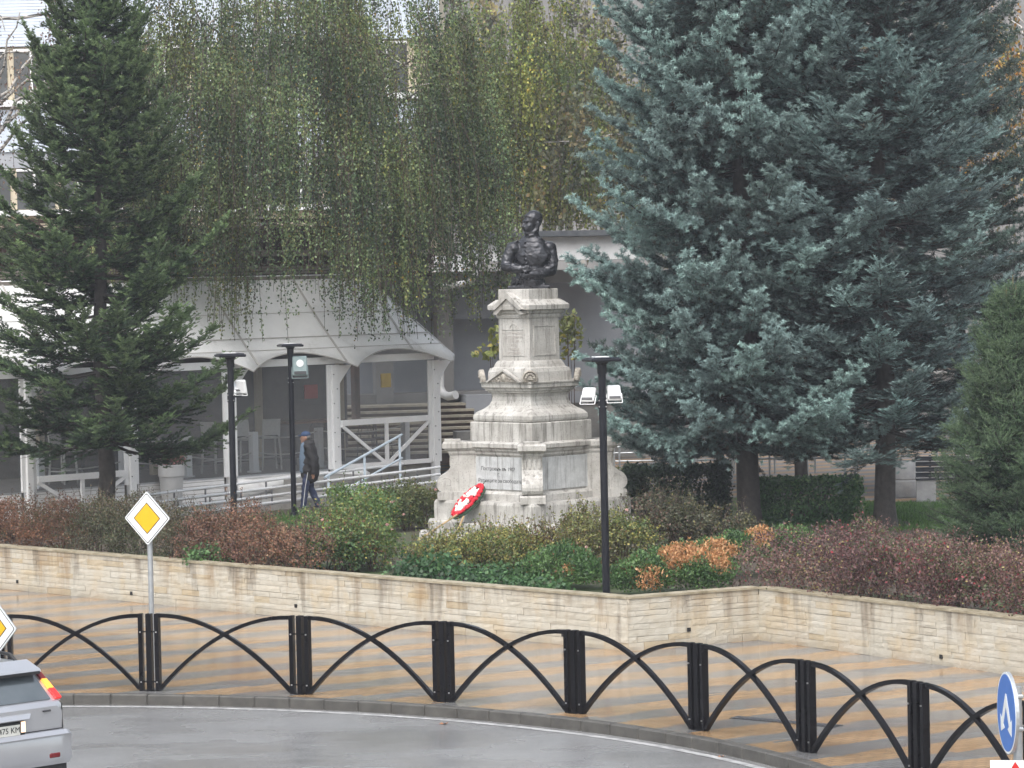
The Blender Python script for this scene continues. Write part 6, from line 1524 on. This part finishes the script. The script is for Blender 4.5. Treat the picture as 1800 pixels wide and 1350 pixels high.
_, nb_l = birch('weeping_birch', (bb_[0], bb_[1], 0.47), 13.5, (-4.75, 70.9, 8.4, 4.6, 3.5, 5.8), 'large weeping birch hanging over the white veranda roof', 21, 5200, bpal, (0.062, 0.72), trunk_r=0.2, lenr=(1.5, 5.2), zmin=roof_limit, limbs=26, group='birches')
ypal = [((0.17, 0.20, 0.05), 5), ((0.12, 0.16, 0.05), 4), ((0.24, 0.25, 0.06), 3), ((0.36, 0.28, 0.05), 0.9), ((0.09, 0.12, 0.045), 2)]
bb_ = atd(930, 500, 92)
_, nb_2 = birch('weeping_birch', (bb_[0], bb_[1], 0.47), 10.5, (bb_[0] + 0.1, 90.5, 9.4, 3.2, 2.6, 4.4), 'yellowish farther birch above the head of the bust', 22, 3400, ypal, (0.09, 0.75), lenr=(1.5, 4.4), zmin=lambda x, y, g: 6.4 + g.uniform(0, 0.6), group='birches', sp=0.055)
bb_ = atd(1890, 500, 78)
opal = [((0.45, 0.25, 0.06), 4), ((0.55, 0.35, 0.09), 3), ((0.28, 0.24, 0.06), 2), ((0.34, 0.16, 0.05), 2)]
_, nb_3 = birch('autumn_tree', (bb_[0], bb_[1], 0.47), 9.5, (bb_[0] - 0.1, 78, 8.6, 2.7, 2.4, 4.6), 'orange-yellow autumn tree at the upper right edge', 23, 1500, opal, (0.10, 0.8), lenr=(0.6, 1.8), sp=0.07)
bb_ = atd(-60, 300, 80)
rpal = [((0.13, 0.075, 0.06), 4), ((0.17, 0.10, 0.06), 3), ((0.08, 0.075, 0.05), 3)]
_, nb_4 = birch('background_birch', (bb_[0], bb_[1], 0.47), 12.5, (bb_[0] + 1.6, 80, 10.4, 3.2, 2.0, 3.0), 'reddish thin hanging tree behind the top of the fir', 24, 260, rpal, (0.07, 0.7), lenr=(1.0, 3.2), sp=0.05)
bb_ = atd(1020, 300, 110)
gpal = [((0.16, 0.15, 0.09), 4), ((0.24, 0.2, 0.09), 3), ((0.11, 0.11, 0.075), 3)]
_, nb_5 = birch('background_tree', (bb_[0], bb_[1], 0.47), 13.0, (bb_[0] + 2.0, 110, 10.5, 9.5, 3.0, 6.5), 'hazy olive tree far behind, above the yellowish birch', 25, 2400, gpal, (0.17, 0.8), lenr=(0.6, 2.4), sp=0.07)
bb_ = atd(1450, 300, 84)
_, nb_6 = birch('background_tree', (bb_[0], bb_[1], 0.47), 11.0, (bb_[0], 84, 8.0, 7.5, 3.0, 6.5), 'olive tree glimpsed through the gaps of the blue spruces', 26, 2000, [((0.10, 0.10, 0.05), 4), ((0.07, 0.08, 0.05), 3), ((0.16, 0.12, 0.05), 2)], (0.13, 0.8), lenr=(0.6, 2.0), sp=0.07)
print('LEAVES', nb_l, nb_2, nb_3, nb_4, nb_5, nb_6)

# ------------------------------------------------------------------ shrubs
def shrub(name, label, cat, blobs, n, leaf, pal, seed, ground, group=None, surf=4.0, stems=26, f=3.0, lump=0.16, box=False, up=0.0, flowers=None, mat_='leaf', stem_mat='twig', colf=None, wisps=0):
    g = np.random.default_rng(seed); bl = [np.array(b, float) for b in blobs]
    c0 = np.mean([b[:3] for b in bl], axis=0); root = empty(name, (c0[0], c0[1], ground), 0, label, cat, group)
    w = np.array([b[3] * b[4] * b[5] for b in bl]) ** 0.67; w /= w.sum(); which = g.choice(len(bl), n, p=w); B = np.array(bl)[which]
    if box:
        d = g.uniform(-1, 1, (n, 3)); ax = g.integers(0, 3, n); sg = np.where(g.random(n) < 0.5, -1, 1); dep = g.random(n) ** 1.6 * 0.35
        d[np.arange(n), ax] = sg * (1 - dep); d = np.sign(d) * np.abs(d) ** 1.0; rr = 1 + 0.04 * g.normal(size=(n, 1)); P = B[:, :3] + d * B[:, 3:6] * rr; dirs = norm_rows(d ** 3)
    else:
        dirs = rand_dirs(g, n); dirs[:, 2] = np.where((dirs[:, 2] < -0.3) & (g.random(n) < 0.4), -dirs[:, 2], dirs[:, 2]); r_ = g.random(n) ** (1 / surf)
        lumpv = 1 + lump * (np.sin(dirs[:, 0] * 7 + which * 2.1) * np.cos(dirs[:, 2] * 6 + which) + 0.6 * np.sin(dirs[:, 1] * 11 + which * 1.3 + dirs[:, 2] * 9))
        P = B[:, :3] + dirs * B[:, 3:6] * (r_ * lumpv)[:, None] + g.normal(0, 0.015, (n, 3))
    if not box and n > 400 and colf is None:      # leaves sit in clusters round the twig ends
        m_ = max(40, n // 9); ci = g.integers(0, m_, n); P = P[ci] + g.normal(0, leaf[0] * 0.95, (n, 3)); dirs = dirs[ci]; shade_c = g.uniform(0.72, 1.3, m_)[ci]
    else: shade_c = np.ones(n)
    keep = P[:, 2] > ground + 0.02; P = P[keep]; dirs = dirs[keep]; shade_c = shade_c[keep]; n = len(P)
    A_ = norm_rows(rand_dirs(g, n) * 0.9 + dirs * 0.5 + np.array([0, 0, up])); Bx = norm_rows(np.cross(A_, norm_rows(dirs * 0.8 + rand_dirs(g, n) * 0.7)))
    L = leaf[0] * g.uniform(0.7, 1.3, n); v = leaf_quads(P, A_, Bx, L, L * leaf[1])
    c = (palette(P, g, pal, f) if colf is None else colf(P, g)) * shade_c[:, None]
    fo = fast_mesh('foliage', v, 4, MT[mat_], root, np.repeat(c, 4, axis=0))
    tag(fo, kind='stuff'); sm = MB()
    for k in range(stems):
        b = bl[g.choice(len(bl), p=w)]; a = g.uniform(0, 6.283); q = g.uniform(0.2, 0.95)
        e = b[:3] + np.array([b[3] * q * math.cos(a), b[4] * q * math.sin(a), b[5] * math.sqrt(max(0.02, 1 - q * q)) * g.uniform(0.6, 1.0)]); s = np.array([b[0] + b[3] * 0.25 * q * math.cos(a), b[1] + b[4] * 0.25 * q * math.sin(a), ground - 0.02]); mid = (s + e) / 2 + np.array([0, 0, 0.06])
        sm.tube([s, mid, e], [0.010, 0.007, 0.003], 4, caps=False)
    WP = []
    for k in range(wisps):      # long shoots standing clear of the bush
        b = bl[g.choice(len(bl), p=w)]; a = g.uniform(0, 6.283); q = g.uniform(0.1, 0.8)
        s = b[:3] + np.array([b[3] * q * math.cos(a), b[4] * q * math.sin(a), b[5] * math.sqrt(1 - q * q) * 0.85]); e = s + np.array([g.normal(0, 0.08), g.normal(0, 0.08), g.uniform(0.12, 0.34)]); sm.tube([s, (s + e) / 2 + g.normal(0, 0.01, 3), e], [0.005, 0.004, 0.002], 3, caps=False)
        WP.append(s + np.outer(g.random(11), e - s) + g.normal(0, 0.018, (11, 3)))
    if WP:
        Wp = np.concatenate(WP); m_ = len(Wp); A_ = rand_dirs(g, m_); Bx = norm_rows(np.cross(A_, rand_dirs(g, m_))); L = leaf[0] * g.uniform(0.6, 1.1, m_)
        ys = fast_mesh('young_shoots', leaf_quads(Wp, A_, Bx, L, L * leaf[1]), 4, MT[mat_], root, np.repeat(palette(Wp, g, pal, f), 4, axis=0))
    if WP: tag(ys, kind='stuff')
    if stems or wisps: tag(sm.build('stems', MT[stem_mat], root, fix=False), kind='stuff')
    if flowers:
        for k in range(flowers[0]):
            i = g.integers(0, n); p_ = P[i] + dirs[i] * 0.03 + np.array([0, -0.03, 0.02])
            vs = []; cs = []
            for q in range(14):
                d_ = rand_dirs(g, 1)[0]; d_[2] = abs(d_[2]); t_ = norm_rows(np.cross(d_, rand_dirs(g, 1)[0])[None])[0]; s_ = flowers[2]
                vs.append(leaf_quads((p_ + d_ * s_ * 0.4)[None], t_[None], norm_rows(np.cross(d_, t_)[None]), np.array([s_]), np.array([s_ * 0.8]))); cs.append(np.tile(np.array(flowers[1]) * g.uniform(0.8, 1.15), (4, 1)))
            fast_mesh('flower', np.concatenate(vs), 4, MT['petal'], root, np.concatenate(cs))
    return root
def along(i, s, t):
    """point on garden-wall segment i, s metres along, t metres inside"""
    d = unit(W[i + 1] - W[i]); n_ = V(-d[1], d[0], 0); return W[i] + d * s + n_ * t
def row(i, s0, s1, t, zc, r_, n, g_):
    out = []
    for k in range(n):
        s = s0 + (s1 - s0) * (k + 0.5) / n; p = along(i, s, t + g_.uniform(-0.12, 0.12)); q = g_.uniform(0.85, 1.12); out.append((p[0], p[1], zc, r_[0] * q, r_[1] * q, r_[2] * g_.uniform(0.85, 1.08)))
    for k in range(n * 2):     # smaller sprays breaking the outline
        p = along(i, g_.uniform(s0, s1), t + g_.uniform(-0.4, 0.4)); q = g_.uniform(0.25, 0.42); out.append((p[0], p[1], zc + g_.uniform(-0.3, 0.42) * r_[2] / 0.55, q, q, q * 0.9))
    return out
gg = np.random.default_rng(5)
brown = [((0.166, 0.078, 0.046), 4), ((0.107, 0.058, 0.038), 4), ((0.248, 0.124, 0.065), 2), ((0.083, 0.074, 0.034), 2.5), ((0.058, 0.029, 0.022), 2)]
mixed = [((0.094, 0.092, 0.050), 4), ((0.071, 0.082, 0.041), 4), ((0.140, 0.096, 0.064), 2), ((0.056, 0.048, 0.032), 2), ((0.159, 0.135, 0.082), 1)]
rust = [((0.180, 0.092, 0.070), 4), ((0.237, 0.121, 0.074), 3), ((0.114, 0.065, 0.050), 3), ((0.095, 0.088, 0.050), 2), ((0.285, 0.185, 0.115), 1.5)]
shrub('barberry_hedge', 'brown autumn hedge at the far left on the stone wall', 'hedge', row(0, 0.2, 4.6, 0.8, 1.0, (0.75, 0.68, 0.60), 6, gg), 30000, (0.036, 0.62), brown, 31, 0.62, 'autumn hedge along the long wall', wisps=60, lump=0.10)
shrub('barberry_hedge', 'greyish green part of the hedge left of the diamond sign', 'hedge', row(0, 4.3, 7.6, 0.8, 1.02, (0.72, 0.68, 0.60), 5, gg), 28000, (0.035, 0.62), mixed, 32, 0.62, 'autumn hedge along the long wall', wisps=50, lump=0.10)
shrub('barberry_hedge', 'rust red part of the hedge right of the diamond sign', 'hedge', row(0, 7.5, 10.6, 0.72, 0.96, (0.62, 0.62, 0.55), 5, gg), 25000, (0.037, 0.62), rust, 33, 0.62, 'autumn hedge along the long wall', wisps=70, lump=0.12)
p = along(0, 8.3, 0.35); shrub('leafy_weed', 'small bright green weed under the rust red hedge', 'plant', [(p[0], p[1], 0.80, 0.45, 0.25, 0.18)], 500, (0.07, 0.7), [((0.10, 0.19, 0.07), 4), ((0.07, 0.14, 0.05), 3)], 34, 0.66, stems=6)
rosep = [((0.111, 0.182, 0.058), 5), ((0.072, 0.130, 0.052), 4), ((0.195, 0.221, 0.065), 2.5), ((0.286, 0.260, 0.065), 1.2), ((0.182, 0.098, 0.052), 1.0)]
def at_px(x, y, D): q = atd(x, y, D); return q
def rose(pts, n, seed, label, nf, pal=rosep, leaf=(0.052, 0.62)):
    bl = []
    for (x, y, D, rx, rzz) in pts: q = atd(x, y, D); bl.append((q[0], q[1], q[2], rx, rx * 0.9, rzz))
    bl += [(b_[0] + gg.uniform(-0.5, 0.5), b_[1] + gg.uniform(-0.4, 0.4), b_[2] + gg.uniform(-0.1, 0.35), 0.25, 0.25, 0.24) for b_ in bl for _ in range(2)]
    shrub('rose_bush', label, 'bush', bl, int(n * 2.2), leaf, pal, seed, 0.55, 'rose bushes before the monument', wisps=22, flowers=(nf, (0.62, 0.36, 0.34), 0.05), lump=0.2, surf=3.0)
rose([(565, 945, 52.5, 0.62, 0.55), (530, 965, 52.2, 0.45, 0.42), (600, 960, 51.8, 0.5, 0.45)], 4600, 41, 'rose bush with pale pink blooms nearest the brown hedge', 12)
rose([(635, 925, 53.0, 0.60, 0.60), (655, 955, 52.0, 0.52, 0.45), (625, 890, 54.0, 0.42, 0.35)], 5200, 42, 'tallest green rose bush in the middle of the bed', 10)
rose([(715, 898, 60.2, 0.5, 0.42), (748, 890, 60.6, 0.36, 0.36), (680, 900, 60.0, 0.42, 0.40)], 4200, 43, 'rose bush touching the left side of the monument', 14, [((0.12, 0.14, 0.05), 4), ((0.17, 0.17, 0.06), 3), ((0.08, 0.11, 0.045), 3), ((0.16, 0.09, 0.05), 1)])
p = along(0, 14.3, 0.9); q = along(0, 13.0, 0.85); q2 = along(0, 15.4, 0.7)
shrub('ground_ivy', 'low broad green leaves spilling toward the wall before the steps', 'plant', [(p[0], p[1], 0.70, 0.7, 0.55, 0.20), (q[0], q[1], 0.74, 0.6, 0.5, 0.30), (q2[0], q2[1], 0.66, 0.6, 0.4, 0.14)], 3200, (0.075, 0.75), [((0.05, 0.115, 0.045), 5), ((0.08, 0.16, 0.06), 4), ((0.04, 0.085, 0.04), 3)], 44, 0.60, stems=10)
spir = [((0.19, 0.20, 0.065), 4), ((0.27, 0.25, 0.075), 3.5), ((0.12, 0.12, 0.055), 3), ((0.12, 0.17, 0.06), 4), ((0.20, 0.13, 0.07), 1.6), ((0.36, 0.31, 0.09), 1.0)]
def spiraea(pts, n, seed, label, pal=spir, fl=0):
    bl = []
    for (x, y, D, rx, rzz) in pts: q = atd(x, y, D); bl.append((q[0], q[1], q[2], rx, rx * 0.85, rzz))
    bl += [(b_[0] + gg.uniform(-0.5, 0.5), b_[1] + gg.uniform(-0.4, 0.4), b_[2] + gg.uniform(-0.1, 0.3), 0.26, 0.26, 0.24) for b_ in bl for _ in range(2)]
    shrub('spiraea_bush', label, 'bush', bl, int(n * 2.2), (0.046, 0.64), pal, seed, 0.58, 'yellowing bushes before the monument', wisps=60, stems=60, surf=2.4, lump=0.22, flowers=(fl, (0.62, 0.40, 0.36), 0.05) if fl else None)
spiraea([(800, 975, 50.3, 0.62, 0.40), (770, 978, 50.5, 0.42, 0.34), (845, 975, 49.9, 0.5, 0.40)], 5200, 51, 'open yellowing bush with bare stems just left of the round green conifer')
spiraea([(900, 978, 50.8, 0.6, 0.44), (960, 972, 51.0, 0.6, 0.44), (880, 960, 52.5, 0.6, 0.34)], 6500, 52, 'yellow green bush in front of the monument corner')
spiraea([(1020, 962, 50.6, 0.6, 0.50), (1085, 958, 50.6, 0.6, 0.50), (1040, 945, 52.5, 0.6, 0.46)], 6500, 53, 'yellowing bush behind the nearest lamp post', fl=3)
spiraea([(1150, 925, 53.5, 0.62, 0.6), (1215, 935, 53.2, 0.6, 0.55), (1265, 945, 53.5, 0.5, 0.42)], 7000, 54, 'greyish twiggy bush between lamp post and dark hedge', [((0.11, 0.10, 0.06), 4), ((0.075, 0.08, 0.045), 4), ((0.16, 0.15, 0.06), 2), ((0.13, 0.085, 0.065), 2)], 4)
# globe conifers with dead orange patches
def thuja(pts, n, seed, label, dead, ground=0.62):
    bl = []
    for (x, y, D, rx, rzz) in pts: q = atd(x, y, D); bl.append((q[0], q[1], q[2], rx, rx * 0.9, rzz))
    dd_ = [(atd(x, y, D), r_) for x, y, D, r_ in dead]
    def colf(P, g):
        c = palette(P, g, [((0.07, 0.145, 0.045), 5), ((0.12, 0.21, 0.07), 4), ((0.04, 0.085, 0.03), 3), ((0.20, 0.10, 0.05), 0.7)], 7.0)
        for q, r_ in dd_:
            m_ = np.linalg.norm((P - q) * [1, 0.6, 1], axis=1) < r_ * g.uniform(0.7, 1.15, len(P)); k = m_.sum()
            c[m_] = np.array([(0.52, 0.27, 0.12), (0.60, 0.36, 0.18), (0.40, 0.19, 0.08)])[g.integers(0, 3, k)] * g.uniform(0.75, 1.2, (k, 1))
        return c
    shrub('globe_conifer', label, 'bush', bl, n, (0.055, 0.42), None, seed, ground, 'rounded conifer bushes at the wall corner', surf=5.0, stems=0, lump=0.15, up=0.5, colf=colf)
thuja([(985, 1004, 48.6, 0.52, 0.45), (940, 1014, 48.9, 0.38, 0.36), (1025, 1016, 48.2, 0.38, 0.36)], 12000, 61, 'rounded green conifer left of the nearest lamp post', [(1000, 1000, 48.2, 0.10), (950, 1030, 48.5, 0.08)])
thuja([(1190, 1000, 47.4, 0.62, 0.40), (1130, 1012, 46.9, 0.42, 0.34), (1245, 1008, 47.0, 0.42, 0.36), (1092, 1022, 47.2, 0.30, 0.26)], 17000, 62, 'wide rounded conifer with orange dead patches above the short wall', [(1146, 1022, 46.3, 0.30), (1185, 975, 47.2, 0.26), (1225, 970, 47.2, 0.26), (1262, 985, 47.0, 0.22), (1228, 1030, 46.4, 0.12)])
thuja([(1330, 955, 50.0, 0.46, 0.26), (1290, 960, 49.5, 0.42, 0.24), (1385, 950, 50.2, 0.42, 0.24), (1250, 970, 49.2, 0.36, 0.22)], 9000, 63, 'low conifer with an orange crest behind the purple hedge', [(1335, 938, 49.8, 0.26), (1262, 953, 49.0, 0.22), (1290, 968, 49.0, 0.18)], 0.56)
# purple barberry hedge on the right wall
purp = [((0.141, 0.074, 0.072), 5), ((0.192, 0.104, 0.094), 4), ((0.081, 0.052, 0.050), 4), ((0.096, 0.111, 0.050), 3), ((0.311, 0.266, 0.101), 1.0), ((0.296, 0.044, 0.058), 0.7), ((0.237, 0.148, 0.115), 2)]
shrub('barberry_hedge', 'purple red hedge nearest the inner wall corner at right', 'hedge', row(2, -0.1, 3.4, 0.62, 1.02, (0.66, 0.62, 0.58), 6, gg) + row(2, -0.2, 3.2, 1.4, 1.02, (0.6, 0.6, 0.55), 5, gg) + [tuple(atd(1312, 1005, 47.3)) + (0.34, 0.4, 0.36), tuple(atd(1345, 985, 47.9)) + (0.45, 0.4, 0.45), tuple(atd(1375, 960, 48.8)) + (0.5, 0.4, 0.35)], 30000, (0.040, 0.64), purp, 71, 0.62, 'purple hedge on the right wall', wisps=80, lump=0.10)
shrub('barberry_hedge', 'purple hedge at the right edge above the blue sign', 'hedge', row(2, 3.2, 7.2, 0.62, 1.04, (0.72, 0.62, 0.60), 6, gg) + row(2, 3.2, 6.6, 1.5, 1.0, (0.62, 0.6, 0.55), 5, gg), 30000, (0.040, 0.64), [(c, w * (1.6 if k in (4, 6) else 1)) for k, (c, w) in enumerate(purp)], 72, 0.62, 'purple hedge on the right wall', wisps=80, lump=0.10)
# clipped laurel hedges
lau = [((0.069, 0.163, 0.056), 5), ((0.106, 0.225, 0.081), 4), ((0.044, 0.100, 0.040), 4), ((0.188, 0.312, 0.112), 1.5)]
def clipped(x0, x1, yb, yt, D, dep, n, seed, label, pal, leaf=(0.085, 0.5)):
    a_, b_ = atd(x0, yb, D), atd(x1, yb, D + 0.3); h = (yb - yt) / FOC * D; c = (a_ + b_) / 2
    shrub('clipped_hedge', label, 'hedge', [(c[0], c[1] + dep / 2, GZ + h / 2 + 0.02, (b_[0] - a_[0]) / 2, dep / 2, h / 2)], n, leaf, pal, seed, GZ, 'clipped hedges behind the monument', box=True, stems=14)
clipped(1340, 1516, 930, 852, 59.6, 1.3, 11000, 81, 'clipped bright green laurel hedge between the two spruce trunks', lau)
clipped(1104, 1284, 925, 828, 60.8, 1.3, 11000, 82, 'clipped dark hedge right of the monument under the spruce', [((0.022, 0.045, 0.022), 5), ((0.035, 0.065, 0.028), 3), ((0.015, 0.03, 0.017), 4)])
c = atd(1120, 826, 62.6); shrub('clipped_hedge', 'yellow green hedge top peeping over the dark hedge', 'hedge', [(c[0] + 0.2, c[1] + 0.2, 0.98, 0.85, 0.45, 0.5)], 2200, (0.06, 0.55), [((0.20, 0.22, 0.06), 4), ((0.13, 0.17, 0.05), 3), ((0.28, 0.26, 0.07), 1)], 83, GZ, 'clipped hedges behind the monument', box=True, stems=6)
# small maple shoot left of the pedestal
c = atd(852, 622, 61.5); c2 = atd(872, 600, 61.5)
shrub('maple_sapling', 'yellow green maple sapling peeping out left of the pedestal shaft', 'tree', [(c[0], c[1], c[2], 0.26, 0.25, 0.14), (c2[0], c2[1], c2[2], 0.2, 0.25, 0.32)], 50, (0.16, 0.9), [((0.24, 0.26, 0.07), 3), ((0.17, 0.20, 0.06), 2), ((0.32, 0.27, 0.06), 1)], 84, 0.5, stems=5)
c = atd(1000, 590, 62.5); shrub('maple_sapling', 'yellow leafed sapling right of the pedestal shaft before the spruce', 'tree', [(c[0], c[1], c[2], 0.28, 0.3, 0.5)], 260, (0.10, 0.8), [((0.28, 0.24, 0.05), 3), ((0.16, 0.18, 0.06), 3)], 85, 0.5, stems=6)
# planter flowers
shrub('planter_flowers', 'pink hydrangea heads filling the white planter', 'flowers', [(PLANTER_TOP[0], PLANTER_TOP[1], PLANTER_TOP[2] + 0.08, 0.32, 0.30, 0.18)], 700, (0.055, 0.8), [((0.42, 0.20, 0.20), 3), ((0.55, 0.28, 0.26), 3), ((0.11, 0.14, 0.10), 4), ((0.22, 0.12, 0.11), 2)], 86, PLANTER_TOP[2] - 0.1, stems=0, f=9)

# ------------------------------------------------------------------ lawn
def grass(polys, dens, h, seed):
    g = np.random.default_rng(seed); vs = []; cs = []
    for poly in polys:
        poly = np.array(poly)[:, :2]; lo_, hi = poly.min(0), poly.max(0); n = int((hi - lo_).prod() * dens); Q = lo_ + g.random((n, 2)) * (hi - lo_)
        ins = np.zeros(n, bool); j = len(poly) - 1
        for i in range(len(poly)):
            a_, b_ = poly[i], poly[j]; cond = ((a_[1] > Q[:, 1]) != (b_[1] > Q[:, 1])) & (Q[:, 0] < (b_[0] - a_[0]) * (Q[:, 1] - a_[1]) / (b_[1] - a_[1] + 1e-12) + a_[0]); ins ^= cond; j = i
        Q = Q[ins]; ok = lf(np.c_[Q, np.zeros(len(Q))], 1.1, 0.7) > 0.40; Q = Q[ok | (g.random(len(Q)) < 0.15)]; n = len(Q)
        B = np.c_[Q, np.full(n, GZ + 0.015)]; a = g.uniform(0, 6.283, n); w = 0.008; hh = h * g.uniform(0.5, 1.3, n)
        sd = np.c_[np.cos(a), np.sin(a), np.zeros(n)] * w; tip = B + np.c_[g.normal(0, 0.03, n), g.normal(0, 0.03, n), hh]
        vs.append(np.stack([B - sd, B + sd, tip], axis=1).reshape(-1, 3)); c = np.array([(0.07, 0.16, 0.03), (0.10, 0.20, 0.04), (0.05, 0.11, 0.025)])[g.integers(0, 3, n)] * g.uniform(0.8, 1.2, (n, 1)); cs.append(np.repeat(c, 3, axis=0))
    o = fast_mesh('lawn_grass', np.concatenate(vs), 3, MT['leaf'], None, np.concatenate(cs)); tag(o, 'short green lawn grass between the trees', 'grass', kind='stuff')
grass([[at(1285, 935, GZ), at(1350, 945, GZ), at(1720, 930, GZ), at(1720, 886, GZ), at(1560, 886, GZ), at(1285, 880, GZ)], [at(420, 945, GZ), at(560, 930, GZ), at(560, 897, GZ), at(420, 906, GZ)], [at(480, 985, GZ + 0.1), at(560, 990, GZ + 0.1), at(560, 960, GZ + 0.1), at(480, 955, GZ + 0.1)]], 900, 0.08, 91)

# ------------------------------------------------------------------ wet air
hz = bpy.data.materials.new('wet air'); hz.use_nodes = True; t_ = hz.node_tree; t_.nodes.clear()
pv = t_.nodes.new('ShaderNodeVolumePrincipled'); pv.inputs['Color'].default_value = (0.86, 0.90, 1.0, 1); pv.inputs['Density'].default_value = HAZE; pv.inputs['Anisotropy'].default_value = 0.0
mo = t_.nodes.new('ShaderNodeOutputMaterial'); t_.links.new(pv.outputs[0], mo.inputs['Volume'])
if HAZE > 0:
    o = MB().box((0, 300, 12), (1100, 1000, 30)).build('haze', hz); tag(o, kind='stuff')
